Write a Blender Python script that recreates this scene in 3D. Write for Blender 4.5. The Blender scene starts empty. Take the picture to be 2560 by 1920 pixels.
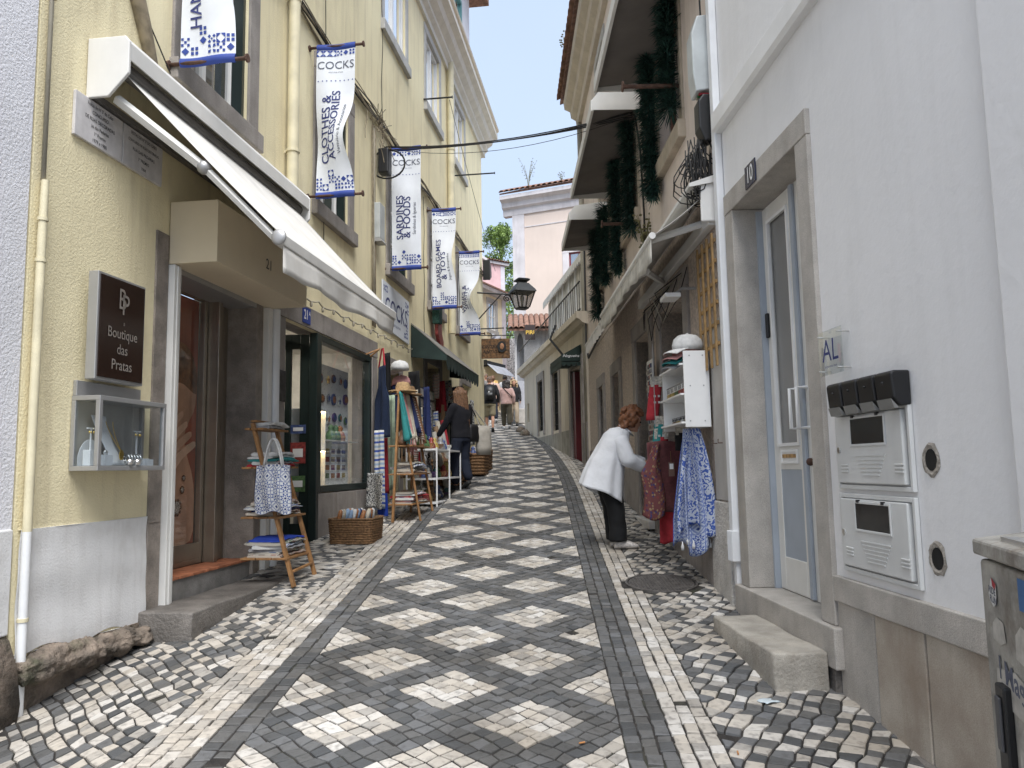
import bpy, bmesh, math, random
import numpy as np
from mathutils import Vector, Matrix
rnd = random.Random(7)
scene = bpy.context.scene
COL = scene.collection
R = math.radians

# ---------------------------------------------------------------- camera, sky, sun, exposure
FPX = 1920.0
PITCH, ROLL = R(6.16), R(0.97)
CAM = Vector((0, 0, 1.6))
cam_d = bpy.data.cameras.new('camera')
cam = bpy.data.objects.new('camera', cam_d)
COL.objects.link(cam)
cam_d.sensor_width = 36.0
cam_d.lens = 36.0 * FPX / 2560.0
cam_d.clip_start = 0.05
cam_d.clip_end = 2000
cam.matrix_world = Matrix.Translation(CAM) @ Matrix.Rotation(R(90) + PITCH, 4, 'X') @ Matrix.Rotation(-ROLL, 4, 'Z')
scene.camera = cam
scene.render.resolution_x, scene.render.resolution_y = 1024, 768

SUN_EL, SUN_AZ = R(58), R(168)         # azimuth clockwise from the street's direction (+Y)
world = bpy.data.worlds.new('World')
scene.world = world
world.use_nodes = True
wn, wl = world.node_tree.nodes, world.node_tree.links
wn.clear()
w_out = wn.new('ShaderNodeOutputWorld')
w_bg = wn.new('ShaderNodeBackground')
w_sky = wn.new('ShaderNodeTexSky')
w_sky.sky_type = 'NISHITA'
w_sky.sun_disc = False
w_sky.sun_elevation = SUN_EL
w_sky.sun_rotation = SUN_AZ
w_sky.altitude = 200
w_sky.air_density = 1.0
w_sky.dust_density = 1.2
w_sky.ozone_density = 1.0
# thin high cloud veil over the whole sky
w_tc = wn.new('ShaderNodeTexCoord')
w_no = wn.new('ShaderNodeTexNoise')
w_no.inputs['Scale'].default_value = 1.6
w_no.inputs['Detail'].default_value = 5
w_mr = wn.new('ShaderNodeMapRange')
w_mr.inputs['From Min'].default_value = 0.3
w_mr.inputs['From Max'].default_value = 0.75
w_mr.inputs['To Min'].default_value = 0.64
w_mr.inputs['To Max'].default_value = 0.88
w_mx = wn.new('ShaderNodeMix')
w_mx.data_type = 'RGBA'
w_mx.inputs[7].default_value = (3.35, 4.05, 5.15, 1)
wl.new(w_tc.outputs['Generated'], w_no.inputs['Vector'])
wl.new(w_no.outputs['Fac'], w_mr.inputs['Value'])
wl.new(w_mr.outputs['Result'], w_mx.inputs[0])
wl.new(w_sky.outputs['Color'], w_mx.inputs[6])
wl.new(w_mx.outputs[2], w_bg.inputs['Color'])
w_bg.inputs['Strength'].default_value = 0.055
wl.new(w_bg.outputs['Background'], w_out.inputs['Surface'])

sun_d = bpy.data.lights.new('sun', 'SUN')
sun_d.energy = 1.5
sun_d.angle = R(42)
sun_d.color = (1.0, 0.985, 0.965)
sun = bpy.data.objects.new('sun', sun_d)
COL.objects.link(sun)
_sd = Vector((math.sin(SUN_AZ) * math.cos(SUN_EL), math.cos(SUN_AZ) * math.cos(SUN_EL), math.sin(SUN_EL)))
sun.rotation_euler = (-_sd).to_track_quat('-Z', 'Y').to_euler()
sun.location = _sd * 40

vs = scene.view_settings
vs.view_transform = 'Standard'
vs.look = 'None'
vs.gamma = 1.0
vs.use_curve_mapping = False
vs.exposure = 2.0
scene.cycles.max_bounces = 6
scene.cycles.diffuse_bounces = 4
scene.cycles.use_denoising = True

# ---------------------------------------------------------------- place: frames along the facades
def G(y):
    """height of the street: it climbs away from the camera, steeper towards the far bend"""
    if y > 45: return G(45) + 0.05 * (y - 45)
    if y < 0: return 0.085 * y
    return 0.085 * y + 0.001 * y * y

class Frame:
    def __init__(s, x0, y0, az, side):
        a = R(az)
        s.d = Vector((math.sin(a), math.cos(a), 0))
        s.n = Vector((math.cos(a), -math.sin(a), 0)) * side
        s.o = Vector((x0, y0, 0)) - s.d * (y0 / s.d.y)
        s.side = side
    def __call__(s, a, b, c):            # along the facade, out of it, up
        return s.o + s.d * a + s.n * b + Vector((0, 0, c))
    def inv(s, p):
        q = Vector(p) - s.o
        return q.dot(s.d), q.dot(s.n), p[2]
    def g(s, a, b=0):
        return G(s(a, b, 0).y)
L = Frame(-2.64, 5.75, 7.4, 1)
R1 = Frame(1.78, 3.4, -2.5, -1)
R2 = Frame(1.66, 6.2, -0.4, -1)
R3 = Frame(1.55, 15.8, -7.0, -1)

def ray(px, py):
    u, v = (px - 1280) / FPX, -(py - 960) / FPX
    c, s = math.cos(-ROLL), math.sin(-ROLL)
    u, v = c * u - s * v, s * u + c * v
    cp, sp = math.cos(PITCH), math.sin(PITCH)
    return Vector((u, cp - v * sp, sp + v * cp))
def at(px, py, y):
    r = ray(px, py)
    return CAM + r * (y / r.y)
def on(fr, px, py, off=0.0):
    r = ray(px, py)
    o = fr.o + fr.n * off
    t = (o - CAM).dot(fr.n) / r.dot(fr.n)
    p = CAM + r * t
    return (p - o).dot(fr.d), p.z
def proj(p):
    d = Vector(p) - CAM
    cp, sp = math.cos(PITCH), math.sin(PITCH)
    w = d.y * cp + d.z * sp
    u, v = d.x / w, (-d.y * sp + d.z * cp) / w
    c, s = math.cos(ROLL), math.sin(ROLL)
    u, v = c * u - s * v, s * u + c * v
    return 1280 + u * FPX, 960 - v * FPX

# ---------------------------------------------------------------- objects
BASE = {}
def tag(o, label=None, cat=None, group=None, kind=None):
    if label: o['label'] = label
    if cat: o['category'] = cat
    if group: o['group'] = group
    if kind: o['kind'] = kind
    return o
def thing(name, loc, label, cat, group=None):
    o = bpy.data.objects.new(name, None)
    o.empty_display_size = 0.1
    COL.objects.link(o)
    o.location = Vector(loc)
    BASE[o.name] = Vector(loc)
    return tag(o, label, cat, group)
def ident(a, b, c): return Vector((a, b, c))
def local(loc, rz=0.0, sc=1.0):
    M4 = Matrix.Translation(Vector(loc)) @ Matrix.Rotation(rz, 4, 'Z') @ Matrix.Scale(sc, 4)
    return lambda a, b, c: M4 @ Vector((a, b, c))

class MB:
    def __init__(s, T=None):
        s.v, s.f, s.m, s.uv = [], [], [], {}
        s.T = T or ident
        s.cm = 0
    def add(s, vs, fs):
        b = len(s.v)
        s.v += [s.T(*p) for p in vs]
        s.f += [tuple(b + i for i in f) for f in fs]
        s.m += [s.cm] * len(fs)
        return s
    def addw(s, vs, fs):
        b = len(s.v)
        s.v += [Vector(p) for p in vs]
        s.f += [tuple(b + i for i in f) for f in fs]
        s.m += [s.cm] * len(fs)
        return s
    def box(s, a0, a1, b0, b1, c0, c1):
        v = [(a0, b0, c0), (a1, b0, c0), (a1, b1, c0), (a0, b1, c0), (a0, b0, c1), (a1, b0, c1), (a1, b1, c1), (a0, b1, c1)]
        return s.add(v, [(0, 3, 2, 1), (4, 5, 6, 7), (0, 1, 5, 4), (1, 2, 6, 5), (2, 3, 7, 6), (3, 0, 4, 7)])
    def hexa(s, v8):
        return s.add(v8, [(0, 3, 2, 1), (4, 5, 6, 7), (0, 1, 5, 4), (1, 2, 6, 5), (2, 3, 7, 6), (3, 0, 4, 7)])
    def prism(s, poly, t0, t1, ax='b'):
        """poly is 2-D in the two axes other than AX, extruded along AX from t0 to t1"""
        n = len(poly)
        mk = {'a': lambda p, t: (t, p[0], p[1]), 'b': lambda p, t: (p[0], t, p[1]), 'c': lambda p, t: (p[0], p[1], t)}[ax]
        v = [mk(p, t0) for p in poly] + [mk(p, t1) for p in poly]
        f = [tuple(range(n - 1, -1, -1)), tuple(range(n, 2 * n))] + [(i, (i + 1) % n, n + (i + 1) % n, n + i) for i in range(n)]
        return s.add(v, f)
    def tube(s, pts, r, n=8, cap=True):
        """tube through points (in the builder's axes); r a number or one per point"""
        P = [s.T(*p) for p in pts]
        k = len(P)
        rs = r if isinstance(r, (list, tuple)) else [r] * k
        vs, up = [], None
        for i in range(k):
            t = (P[min(i + 1, k - 1)] - P[max(i - 1, 0)])
            if t.length < 1e-9: t = Vector((0, 0, 1))
            t.normalize()
            if up is None:
                up = Vector((0, 0, 1)) if abs(t.z) < 0.9 else Vector((1, 0, 0))
            x = up.cross(t)
            if x.length < 1e-6: x = Vector((1, 0, 0)).cross(t)
            x.normalize()
            y = t.cross(x)
            up = y
            for j in range(n):
                a = 2 * math.pi * j / n
                vs.append(P[i] + (x * math.cos(a) + y * math.sin(a)) * rs[i])
        fs = [(i * n + j, i * n + (j + 1) % n, (i + 1) * n + (j + 1) % n, (i + 1) * n + j) for i in range(k - 1) for j in range(n)]
        if cap: fs += [tuple(range(n - 1, -1, -1)), tuple((k - 1) * n + j for j in range(n))]
        return s.addw(vs, fs)
    def ball(s, c, r, n=10, m=7):
        rx, ry, rz = r if isinstance(r, (list, tuple)) else (r, r, r)
        v = [(c[0], c[1], c[2] - rz)]
        for i in range(1, m):
            t = math.pi * i / m
            for j in range(n):
                a = 2 * math.pi * j / n
                v.append((c[0] + rx * math.sin(t) * math.cos(a), c[1] + ry * math.sin(t) * math.sin(a), c[2] - rz * math.cos(t)))
        v.append((c[0], c[1], c[2] + rz))
        f = [(0, 1 + (j + 1) % n, 1 + j) for j in range(n)]
        for i in range(m - 2):
            f += [(1 + i * n + j, 1 + i * n + (j + 1) % n, 1 + (i + 1) * n + (j + 1) % n, 1 + (i + 1) * n + j) for j in range(n)]
        t = len(v) - 1
        f += [(t, 1 + (m - 2) * n + j, 1 + (m - 2) * n + (j + 1) % n) for j in range(n)]
        return s.add(v, f)
    def lathe(s, c, prof, n=16, sx=1.0, sy=1.0):
        v, f = [], []
        for (r, z) in prof:
            for j in range(n):
                a = 2 * math.pi * j / n
                v.append((c[0] + sx * r * math.cos(a), c[1] + sy * r * math.sin(a), c[2] + z))
        k = len(prof)
        f = [(i * n + j, i * n + (j + 1) % n, (i + 1) * n + (j + 1) % n, (i + 1) * n + j) for i in range(k - 1) for j in range(n)]
        f += [tuple(range(n - 1, -1, -1)), tuple((k - 1) * n + j for j in range(n))]
        return s.add(v, f)
    def loft(s, rings, n=14, cap=True, wob=0.0, seed=1):
        """rings: (centre, rx, ry, axis x, axis y) in builder axes -> closed skin"""
        rr = random.Random(seed)
        ph = [rr.uniform(0, 6.28) for _ in range(6)]
        v = []
        for k, (c, rx, ry, X, Y) in enumerate(rings):
            c, X, Y = Vector(c), Vector(X), Vector(Y)
            for j in range(n):
                a = 2 * math.pi * j / n
                w = 1 + wob * (math.sin(3 * a + ph[0] + k * .7) + .7 * math.sin(5 * a + ph[1] - k * .5) + .5 * math.sin(8 * a + ph[2] + k))
                v.append(tuple(c + X * (rx * w * math.cos(a)) + Y * (ry * w * math.sin(a))))
        k = len(rings)
        f = [(i * n + j, i * n + (j + 1) % n, (i + 1) * n + (j + 1) % n, (i + 1) * n + j) for i in range(k - 1) for j in range(n)]
        if cap: f += [tuple(range(n - 1, -1, -1)), tuple((k - 1) * n + j for j in range(n))]
        return s.add(v, f)
    def surf(s, fn, nu, nv):
        b = len(s.v)
        f0 = len(s.f)
        for j in range(nv + 1):
            for i in range(nu + 1):
                s.uv[len(s.v)] = (i / nu, j / nv)
                s.v.append(s.T(*fn(i / nu, j / nv)))
        w = nu + 1
        s.f += [(b + j * w + i, b + j * w + i + 1, b + (j + 1) * w + i + 1, b + (j + 1) * w + i) for j in range(nv) for i in range(nu)]
        s.m += [s.cm] * (len(s.f) - f0)
        return s
    def mat(s, i): s.cm = i; return s
    def build(s, name, mat, parent=None, smooth=False, bevel=0.0, seg=2, solid=0.0, sub=0, remesh=0.0, base=None, recalc=True, angle=None):
        me = bpy.data.meshes.new(name)
        if parent is not None:
            b0 = BASE[parent.name]
        elif base is not None:
            b0 = Vector(base)
        else:
            xs = [p.x for p in s.v]; ys = [p.y for p in s.v]; zs = [p.z for p in s.v]
            b0 = Vector(((min(xs) + max(xs)) / 2, (min(ys) + max(ys)) / 2, min(zs)))
        me.from_pydata([tuple(p - b0) for p in s.v], [], s.f)
        for m_ in (mat if isinstance(mat, (list, tuple)) else [mat]): me.materials.append(m_)
        if len(set(s.m)) > 1: me.polygons.foreach_set('material_index', s.m)
        if s.uv:
            l = me.uv_layers.new(name='UVMap')
            for lp in me.loops: l.data[lp.index].uv = s.uv.get(lp.vertex_index, (0, 0))
        if recalc:
            bm = bmesh.new(); bm.from_mesh(me)
            bmesh.ops.recalc_face_normals(bm, faces=bm.faces)
            bm.to_mesh(me); bm.free()
        if smooth:
            me.polygons.foreach_set('use_smooth', [True] * len(me.polygons))
            if angle: me.set_sharp_from_angle(angle=R(angle))
        o = bpy.data.objects.new(name, me)
        COL.objects.link(o)
        BASE[o.name] = b0
        if parent is not None: o.parent = parent
        else: o.location = b0
        if remesh:
            md = o.modifiers.new('r', 'REMESH'); md.mode = 'VOXEL'; md.voxel_size = remesh; md.use_smooth_shade = True
            md = o.modifiers.new('s', 'SMOOTH'); md.factor = .5; md.iterations = 4
        if solid:
            md = o.modifiers.new('t', 'SOLIDIFY'); md.thickness = solid; md.offset = 0
        if bevel:
            md = o.modifiers.new('b', 'BEVEL'); md.width = bevel; md.segments = seg; md.limit_method = 'ANGLE'; md.angle_limit = R(35)
        if sub:
            md = o.modifiers.new('u', 'SUBSURF'); md.levels = sub; md.render_levels = sub
        return o
    def root(s, name, mat, label, cat, group=None, **k):
        return tag(s.build(name, mat, None, **k), label, cat, group)
    def struct(s, name, mat, kind='structure', **k):
        o = s.build(name, mat, None, **k)
        o['kind'] = kind
        return o

def copy_tree(o, off=(0, 0, 0), rz=None, label=None, parent=None):
    c = o.copy()
    COL.objects.link(c)
    if parent is not None: c.parent = parent
    else:
        c.location = Vector(o.location) + Vector(off)
        BASE[c.name] = Vector(c.location)
        if rz is not None: c.rotation_euler = (0, 0, rz)
    if label: c['label'] = label
    for ch in o.children: copy_tree(ch, parent=c)
    return c

_tx = {}
def text2d(txt, size=1.0, bold=0.0, sx=1.0, shear=0.0):
    """outline text as flat polygons centred on the origin: verts (x, y), faces"""
    key = (txt, bold, shear)
    if key not in _tx:
        cu = bpy.data.curves.new('t', 'FONT')
        cu.body = txt; cu.align_x = 'CENTER'; cu.align_y = 'CENTER'; cu.offset = bold; cu.shear = shear
        cu.resolution_u = 3
        ob = bpy.data.objects.new('t', cu)
        COL.objects.link(ob)
        dg = bpy.context.evaluated_depsgraph_get()
        me = ob.evaluated_get(dg).to_mesh()
        vv = [(v.co.x, v.co.y) for v in me.vertices]
        ff = [tuple(p.vertices) for p in me.polygons]
        ob.evaluated_get(dg).to_mesh_clear()
        bpy.data.objects.remove(ob); bpy.data.curves.remove(cu)
        _tx[key] = (vv, ff)
    vv, ff = _tx[key]
    return [(x * size * sx, y * size) for x, y in vv], ff
def lettering(lines, mp, mat, parent, name='lettering'):
    """lines: (text, u, v, size, kwargs); mp maps (u, v) in metres on the sheet to the world"""
    mb = MB()
    for (t, u, v, size, kw) in lines:
        kw = dict(kw); rot = kw.pop('rot', 0)
        vv, ff = text2d(t, size, **kw)
        c, s = math.cos(rot), math.sin(rot)
        mb.addw([mp(u + x * c - y * s, v + x * s + y * c) for x, y in vv], ff)
    o = mb.build(name, mat, parent, recalc=False)
    o['kind'] = 'stuff'
    return o

# ---------------------------------------------------------------- materials
MATS = {}
def _n(nt, t, **k):
    n = nt.nodes.new(t)
    for a, b in k.items(): setattr(n, a, b)
    return n
def mat(name, col, rough=0.8, metal=0.0, var=0.12, scale=4.0, col2=None, streak=0.0, stain=(0.12, 0.10, 0.08), spot=0.0, spot_scale=3.0,
        bump=0.0, bscale=60.0, bdist=0.01, ov=0.0, spec=None, emit=0.0, coat=0.0, alpha=1.0, trans=0.0, fleck=0.0, sheen=0.0, sss=0.0):
    if name in MATS: return MATS[name]
    m = bpy.data.materials.new(name)
    m.use_nodes = True
    nt = m.node_tree
    nt.nodes.clear()
    out = _n(nt, 'ShaderNodeOutputMaterial')
    p = _n(nt, 'ShaderNodeBsdfPrincipled')
    nt.links.new(p.outputs[0], out.inputs[0])
    geo = _n(nt, 'ShaderNodeNewGeometry')
    c = Vector(col[:3])
    lk = nt.links.new
    def noise(sc, det=4, vec=None, rg=.55):
        n = _n(nt, 'ShaderNodeTexNoise')
        n.inputs['Scale'].default_value = sc; n.inputs['Detail'].default_value = det; n.inputs['Roughness'].default_value = rg
        lk(vec or geo.outputs['Position'], n.inputs['Vector'])
        return n.outputs['Fac']
    def ramp(v, a, b, lo=0.0, hi=1.0):
        n = _n(nt, 'ShaderNodeMapRange')
        n.inputs['From Min'].default_value = a; n.inputs['From Max'].default_value = b
        n.inputs['To Min'].default_value = lo; n.inputs['To Max'].default_value = hi
        lk(v, n.inputs['Value'])
        return n.outputs['Result']
    def mix(f, a, b, bt='MIX'):
        n = _n(nt, 'ShaderNodeMix', data_type='RGBA', blend_type=bt)
        for i, x in ((0, f), (6, a), (7, b)):
            if isinstance(x, bpy.types.NodeSocket): lk(x, n.inputs[i])
            elif i == 0: n.inputs[0].default_value = x
            else: n.inputs[i].default_value = (*x[:3], 1)
        return n.outputs[2]
    lo = [max(0, x * (1 - var)) for x in c]; hi = [min(1, x * (1 + var)) for x in c]
    if col2: hi = list(col2)
    res = mix(ramp(noise(scale, 5), .35, .65), lo, hi)
    if fleck: res = mix(ramp(noise(220, 2), .45, .62, 0, fleck), res, [x * .35 for x in c])
    if spot: res = mix(ramp(noise(spot_scale, 6, rg=.65), .52, .68, 0, spot), res, stain)
    if streak:
        vm = _n(nt, 'ShaderNodeVectorMath', operation='MULTIPLY')
        vm.inputs[1].default_value = (7, 7, .55)
        lk(geo.outputs['Position'], vm.inputs[0])
        res = mix(ramp(noise(1.0, 5, vm.outputs[0], .6), .5, .75, 0, streak), res, stain)
    if ov:
        oi = _n(nt, 'ShaderNodeObjectInfo')
        hs = _n(nt, 'ShaderNodeHueSaturation')
        lk(ramp(oi.outputs['Random'], 0, 1, 1 - ov, 1 + ov), hs.inputs['Value'])
        lk(res, hs.inputs['Color'])
        res = hs.outputs[0]
    lk(res, p.inputs['Base Color'])
    p.inputs['Roughness'].default_value = rough
    p.inputs['Metallic'].default_value = metal
    if spec is not None: p.inputs['Specular IOR Level'].default_value = spec
    if coat: p.inputs['Coat Weight'].default_value = coat
    if sheen: p.inputs['Sheen Weight'].default_value = sheen
    if sss:
        p.inputs['Subsurface Weight'].default_value = sss
        p.inputs['Subsurface Radius'].default_value = (.02, .01, .006)
    if trans: p.inputs['Transmission Weight'].default_value = trans
    if emit:
        p.inputs['Emission Color'].default_value = (*c, 1)
        p.inputs['Emission Strength'].default_value = emit
    if alpha < 1: p.inputs['Alpha'].default_value = alpha
    if bump:
        b = _n(nt, 'ShaderNodeBump')
        b.inputs['Strength'].default_value = bump; b.inputs['Distance'].default_value = bdist
        lk(noise(bscale, 4, rg=.6), b.inputs['Height'])
        lk(b.outputs[0], p.inputs['Normal'])
    MATS[name] = m
    return m

def print_mat(name, cols, scale=(6, 6), kind='tile', rough=.85, base=(.8, .8, .78), dark=(.05, .1, .3), thr=.42):
    """printed cloth or paper: a procedural pattern in the sheet's own UV"""
    if name in MATS: return MATS[name]
    m = bpy.data.materials.new(name); m.use_nodes = True
    nt = m.node_tree; nt.nodes.clear(); lk = nt.links.new
    out = _n(nt, 'ShaderNodeOutputMaterial'); p = _n(nt, 'ShaderNodeBsdfPrincipled'); lk(p.outputs[0], out.inputs[0])
    p.inputs['Roughness'].default_value = rough
    uv = _n(nt, 'ShaderNodeUVMap')
    mp = _n(nt, 'ShaderNodeVectorMath', operation='MULTIPLY'); mp.inputs[1].default_value = (*scale, 1)
    lk(uv.outputs[0], mp.inputs[0])
    fr = _n(nt, 'ShaderNodeVectorMath', operation='FRACTION'); lk(mp.outputs[0], fr.inputs[0])
    fl = _n(nt, 'ShaderNodeVectorMath', operation='FLOOR'); lk(mp.outputs[0], fl.inputs[0])
    def math_(op, a, b=None, c=None):
        n = _n(nt, 'ShaderNodeMath', operation=op)
        for i, x in enumerate((a, b, c)):
            if x is None: continue
            if isinstance(x, (int, float)): n.inputs[i].default_value = x
            else: lk(x, n.inputs[i])
        return n.outputs[0]
    def mix(f, a, b):
        n = _n(nt, 'ShaderNodeMix', data_type='RGBA')
        for i, x in ((0, f), (6, a), (7, b)):
            if isinstance(x, bpy.types.NodeSocket): lk(x, n.inputs[i])
            elif i == 0: n.inputs[0].default_value = x
            else: n.inputs[i].default_value = (*x[:3], 1)
        return n.outputs[2]
    if kind == 'tile':
        ctr = _n(nt, 'ShaderNodeVectorMath', operation='SUBTRACT'); ctr.inputs[1].default_value = (.5, .5, 0); lk(fr.outputs[0], ctr.inputs[0])
        ab = _n(nt, 'ShaderNodeVectorMath', operation='ABSOLUTE'); lk(ctr.outputs[0], ab.inputs[0])
        sx = _n(nt, 'ShaderNodeSeparateXYZ'); lk(ab.outputs[0], sx.inputs[0])
        X, Y = sx.outputs[0], sx.outputs[1]
        rr = math_('SQRT', math_('ADD', math_('MULTIPLY', X, X), math_('MULTIPLY', Y, Y)))
        dia = math_('ADD', X, Y)
        wn_ = _n(nt, 'ShaderNodeTexWhiteNoise', noise_dimensions='2D'); lk(fl.outputs[0], wn_.inputs['Vector'])
        k = wn_.outputs['Value']
        ang = math_('MULTIPLY', math_('COSINE', math_('MULTIPLY', math_('ARCTAN2', Y, X), 8)), .1)
        fl1 = math_('LESS_THAN', math_('ABSOLUTE', math_('SUBTRACT', math_('ADD', rr, ang), .3)), .075)
        fl2 = math_('LESS_THAN', math_('ABSOLUTE', math_('SUBTRACT', math_('SINE', math_('MULTIPLY', dia, 18)), .6)), .32)
        sel = math_('GREATER_THAN', k, .5)
        pat = math_('ADD', math_('MULTIPLY', fl1, sel), math_('MULTIPLY', fl2, math_('SUBTRACT', 1, sel)))
        edge = math_('GREATER_THAN', math_('MAXIMUM', X, Y), .475)
        f = math_('MINIMUM', math_('ADD', pat, edge), 1)
        lite = mix(f, base, dark)
        f2 = math_('LESS_THAN', rr, .1)
        res = mix(f2, lite, cols[0])
    elif kind == 'stripe':
        sx = _n(nt, 'ShaderNodeSeparateXYZ'); lk(mp.outputs[0], sx.inputs[0])
        cr = _n(nt, 'ShaderNodeValToRGB'); cr.color_ramp.interpolation = 'CONSTANT'
        el = cr.color_ramp.elements
        while len(el) < len(cols): el.new(1)
        for i, c in enumerate(cols): el[i].position = i / len(cols); el[i].color = (*c, 1)
        lk(math_('FRACT', sx.outputs[1]), cr.inputs[0])
        res = cr.outputs[0]
    else:                                         # scattered print
        vo = _n(nt, 'ShaderNodeTexVoronoi'); vo.inputs['Scale'].default_value = 1.0; lk(mp.outputs[0], vo.inputs['Vector'])
        cr = _n(nt, 'ShaderNodeValToRGB'); cr.color_ramp.interpolation = 'CONSTANT'
        el = cr.color_ramp.elements
        while len(el) < len(cols): el.new(1)
        for i, c in enumerate(cols): el[i].position = i / len(cols); el[i].color = (*c, 1)
        sc_ = _n(nt, 'ShaderNodeSeparateColor'); lk(vo.outputs['Color'], sc_.inputs[0])
        lk(sc_.outputs[0], cr.inputs[0])
        if kind == 'blob':
            no = _n(nt, 'ShaderNodeTexNoise'); no.inputs['Scale'].default_value = 1.0; no.inputs['Detail'].default_value = 3; lk(mp.outputs[0], no.inputs['Vector'])
            wv = math_('LESS_THAN', math_('SINE', math_('MULTIPLY', no.outputs['Fac'], 40)), -.1)
            res = mix(wv, base, dark)
        else:
            res = mix(math_('LESS_THAN', vo.outputs['Distance'], thr), base, cr.outputs[0])
    lk(res, p.inputs['Base Color'])
    MATS[name] = m
    return m

def glass_mat(name, tint=(.9, .93, .95), refl=.9, alpha=.25, rough=.02):
    if name in MATS: return MATS[name]
    m = bpy.data.materials.new(name); m.use_nodes = True
    nt = m.node_tree; nt.nodes.clear(); lk = nt.links.new
    out = _n(nt, 'ShaderNodeOutputMaterial')
    tr = _n(nt, 'ShaderNodeBsdfTransparent'); tr.inputs[0].default_value = (*tint, 1)
    gl = _n(nt, 'ShaderNodeBsdfGlossy'); gl.inputs['Roughness'].default_value = rough; gl.inputs[0].default_value = (refl, refl, refl, 1)
    lw = _n(nt, 'ShaderNodeLayerWeight'); lw.inputs[0].default_value = .5
    fr = _n(nt, 'ShaderNodeMath', operation='POWER'); fr.inputs[1].default_value = 5.0; lk(lw.outputs['Facing'], fr.inputs[0])
    ad = _n(nt, 'ShaderNodeMath', operation='ADD'); ad.inputs[1].default_value = alpha; ad.use_clamp = True
    mx = _n(nt, 'ShaderNodeMixShader')
    lk(fr.outputs[0], ad.inputs[0]); lk(ad.outputs[0], mx.inputs[0]); lk(tr.outputs[0], mx.inputs[1]); lk(gl.outputs[0], mx.inputs[2]); lk(mx.outputs[0], out.inputs[0])
    MATS[name] = m
    return m

def stone_mat(name, lo, hi, rough=.75, grime=(.10, .09, .08), gf=.5):
    m = bpy.data.materials.new(name); m.use_nodes = True
    nt = m.node_tree; nt.nodes.clear(); lk = nt.links.new
    out = _n(nt, 'ShaderNodeOutputMaterial'); p = _n(nt, 'ShaderNodeBsdfPrincipled'); lk(p.outputs[0], out.inputs[0])
    at_ = _n(nt, 'ShaderNodeAttribute'); at_.attribute_name = 'tint'
    geo = _n(nt, 'ShaderNodeNewGeometry')
    def noise(sc, d=4):
        n = _n(nt, 'ShaderNodeTexNoise'); n.inputs['Scale'].default_value = sc; n.inputs['Detail'].default_value = d; lk(geo.outputs['Position'], n.inputs['Vector']); return n.outputs['Fac']
    cr = _n(nt, 'ShaderNodeValToRGB')
    cr.color_ramp.elements[0].color = (*lo, 1); cr.color_ramp.elements[1].color = (*hi, 1)
    e = cr.color_ramp.elements.new(.5); e.color = (*[(a + b) / 2 * k for a, b, k in zip(lo, hi, (1.05, 1.0, .93))], 1)
    lk(at_.outputs['Fac'], cr.inputs[0])
    def ramp(v, a, b, l, h):
        n = _n(nt, 'ShaderNodeMapRange'); lk(v, n.inputs[0])
        for i, x in zip(('From Min', 'From Max', 'To Min', 'To Max'), (a, b, l, h)): n.inputs[i].default_value = x
        return n.outputs[0]
    mx = _n(nt, 'ShaderNodeMix', data_type='RGBA'); lk(ramp(noise(26, 6), .5, .72, 0, gf), mx.inputs[0]); lk(cr.outputs[0], mx.inputs[6]); mx.inputs[7].default_value = (*grime, 1)
    mx2 = _n(nt, 'ShaderNodeMix', data_type='RGBA', blend_type='MULTIPLY'); lk(ramp(noise(1.3, 6), .40, .68, 0, .75), mx2.inputs[0]); lk(mx.outputs[2], mx2.inputs[6]); mx2.inputs[7].default_value = (.62, .59, .55, 1)
    lk(mx2.outputs[2], p.inputs['Base Color'])
    p.inputs['Roughness'].default_value = rough
    p.inputs['Specular IOR Level'].default_value = .35
    b = _n(nt, 'ShaderNodeBump'); b.inputs['Strength'].default_value = .55; b.inputs['Distance'].default_value = .006
    lk(noise(70, 5), b.inputs['Height']); lk(b.outputs[0], p.inputs['Normal'])
    return m

m_yellow = mat('yellow_stucco', (.84, .75, .50), .9, var=.05, scale=1.2, streak=.5, stain=(.50, .42, .27), spot=.25, spot_scale=1.1, bump=.6, bscale=70, bdist=.010)
m_yellow_up = mat('yellow_render', (.72, .64, .42), .9, var=.06, scale=.8, streak=.22, stain=(.45, .40, .28), bump=.25, bscale=30)
m_white_st = mat('white_stucco', (.76, .76, .80), .9, var=.06, scale=1.5, streak=.08, stain=(.4, .4, .42), bump=.9, bscale=60, bdist=.012)
m_plinth = mat('white_plinth', (.76, .76, .76), .9, var=.08, scale=2.5, spot=.5, spot_scale=1.8, stain=(.47, .45, .43), streak=.4, bump=.4, bscale=75, bdist=.010)
m_white_wall = mat('white_wall', (.79, .785, .78), .85, var=.03, scale=.8, spot=.3, spot_scale=.6, streak=.22, stain=(.60, .595, .58), bump=.22, bscale=18, bdist=.012)
m_beige = mat('beige_render', (.72, .63, .56), .9, var=.08, scale=1.2, streak=.35, stain=(.33, .27, .22), bump=.3, bscale=40)
m_pebble = mat('pebble_dash', (.60, .51, .43), .95, var=.25, scale=30, streak=.3, stain=(.32, .26, .21), bump=1.0, bscale=90, bdist=.02)
m_rough = mat('rough_render', (.64, .61, .56), .95, var=.12, scale=6, spot=.4, spot_scale=2, stain=(.3, .27, .23), bump=1.0, bscale=45, bdist=.03)
m_cream = mat('cream_render', (.64, .57, .46), .9, var=.08, scale=1.0, streak=.45, stain=(.33, .28, .22), bump=.3, bscale=30)
m_granite = mat('granite', (.46, .43, .39), .8, var=.14, scale=5, streak=.35, stain=(.26, .22, .18), fleck=.35, bump=.4, bscale=120)
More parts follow.
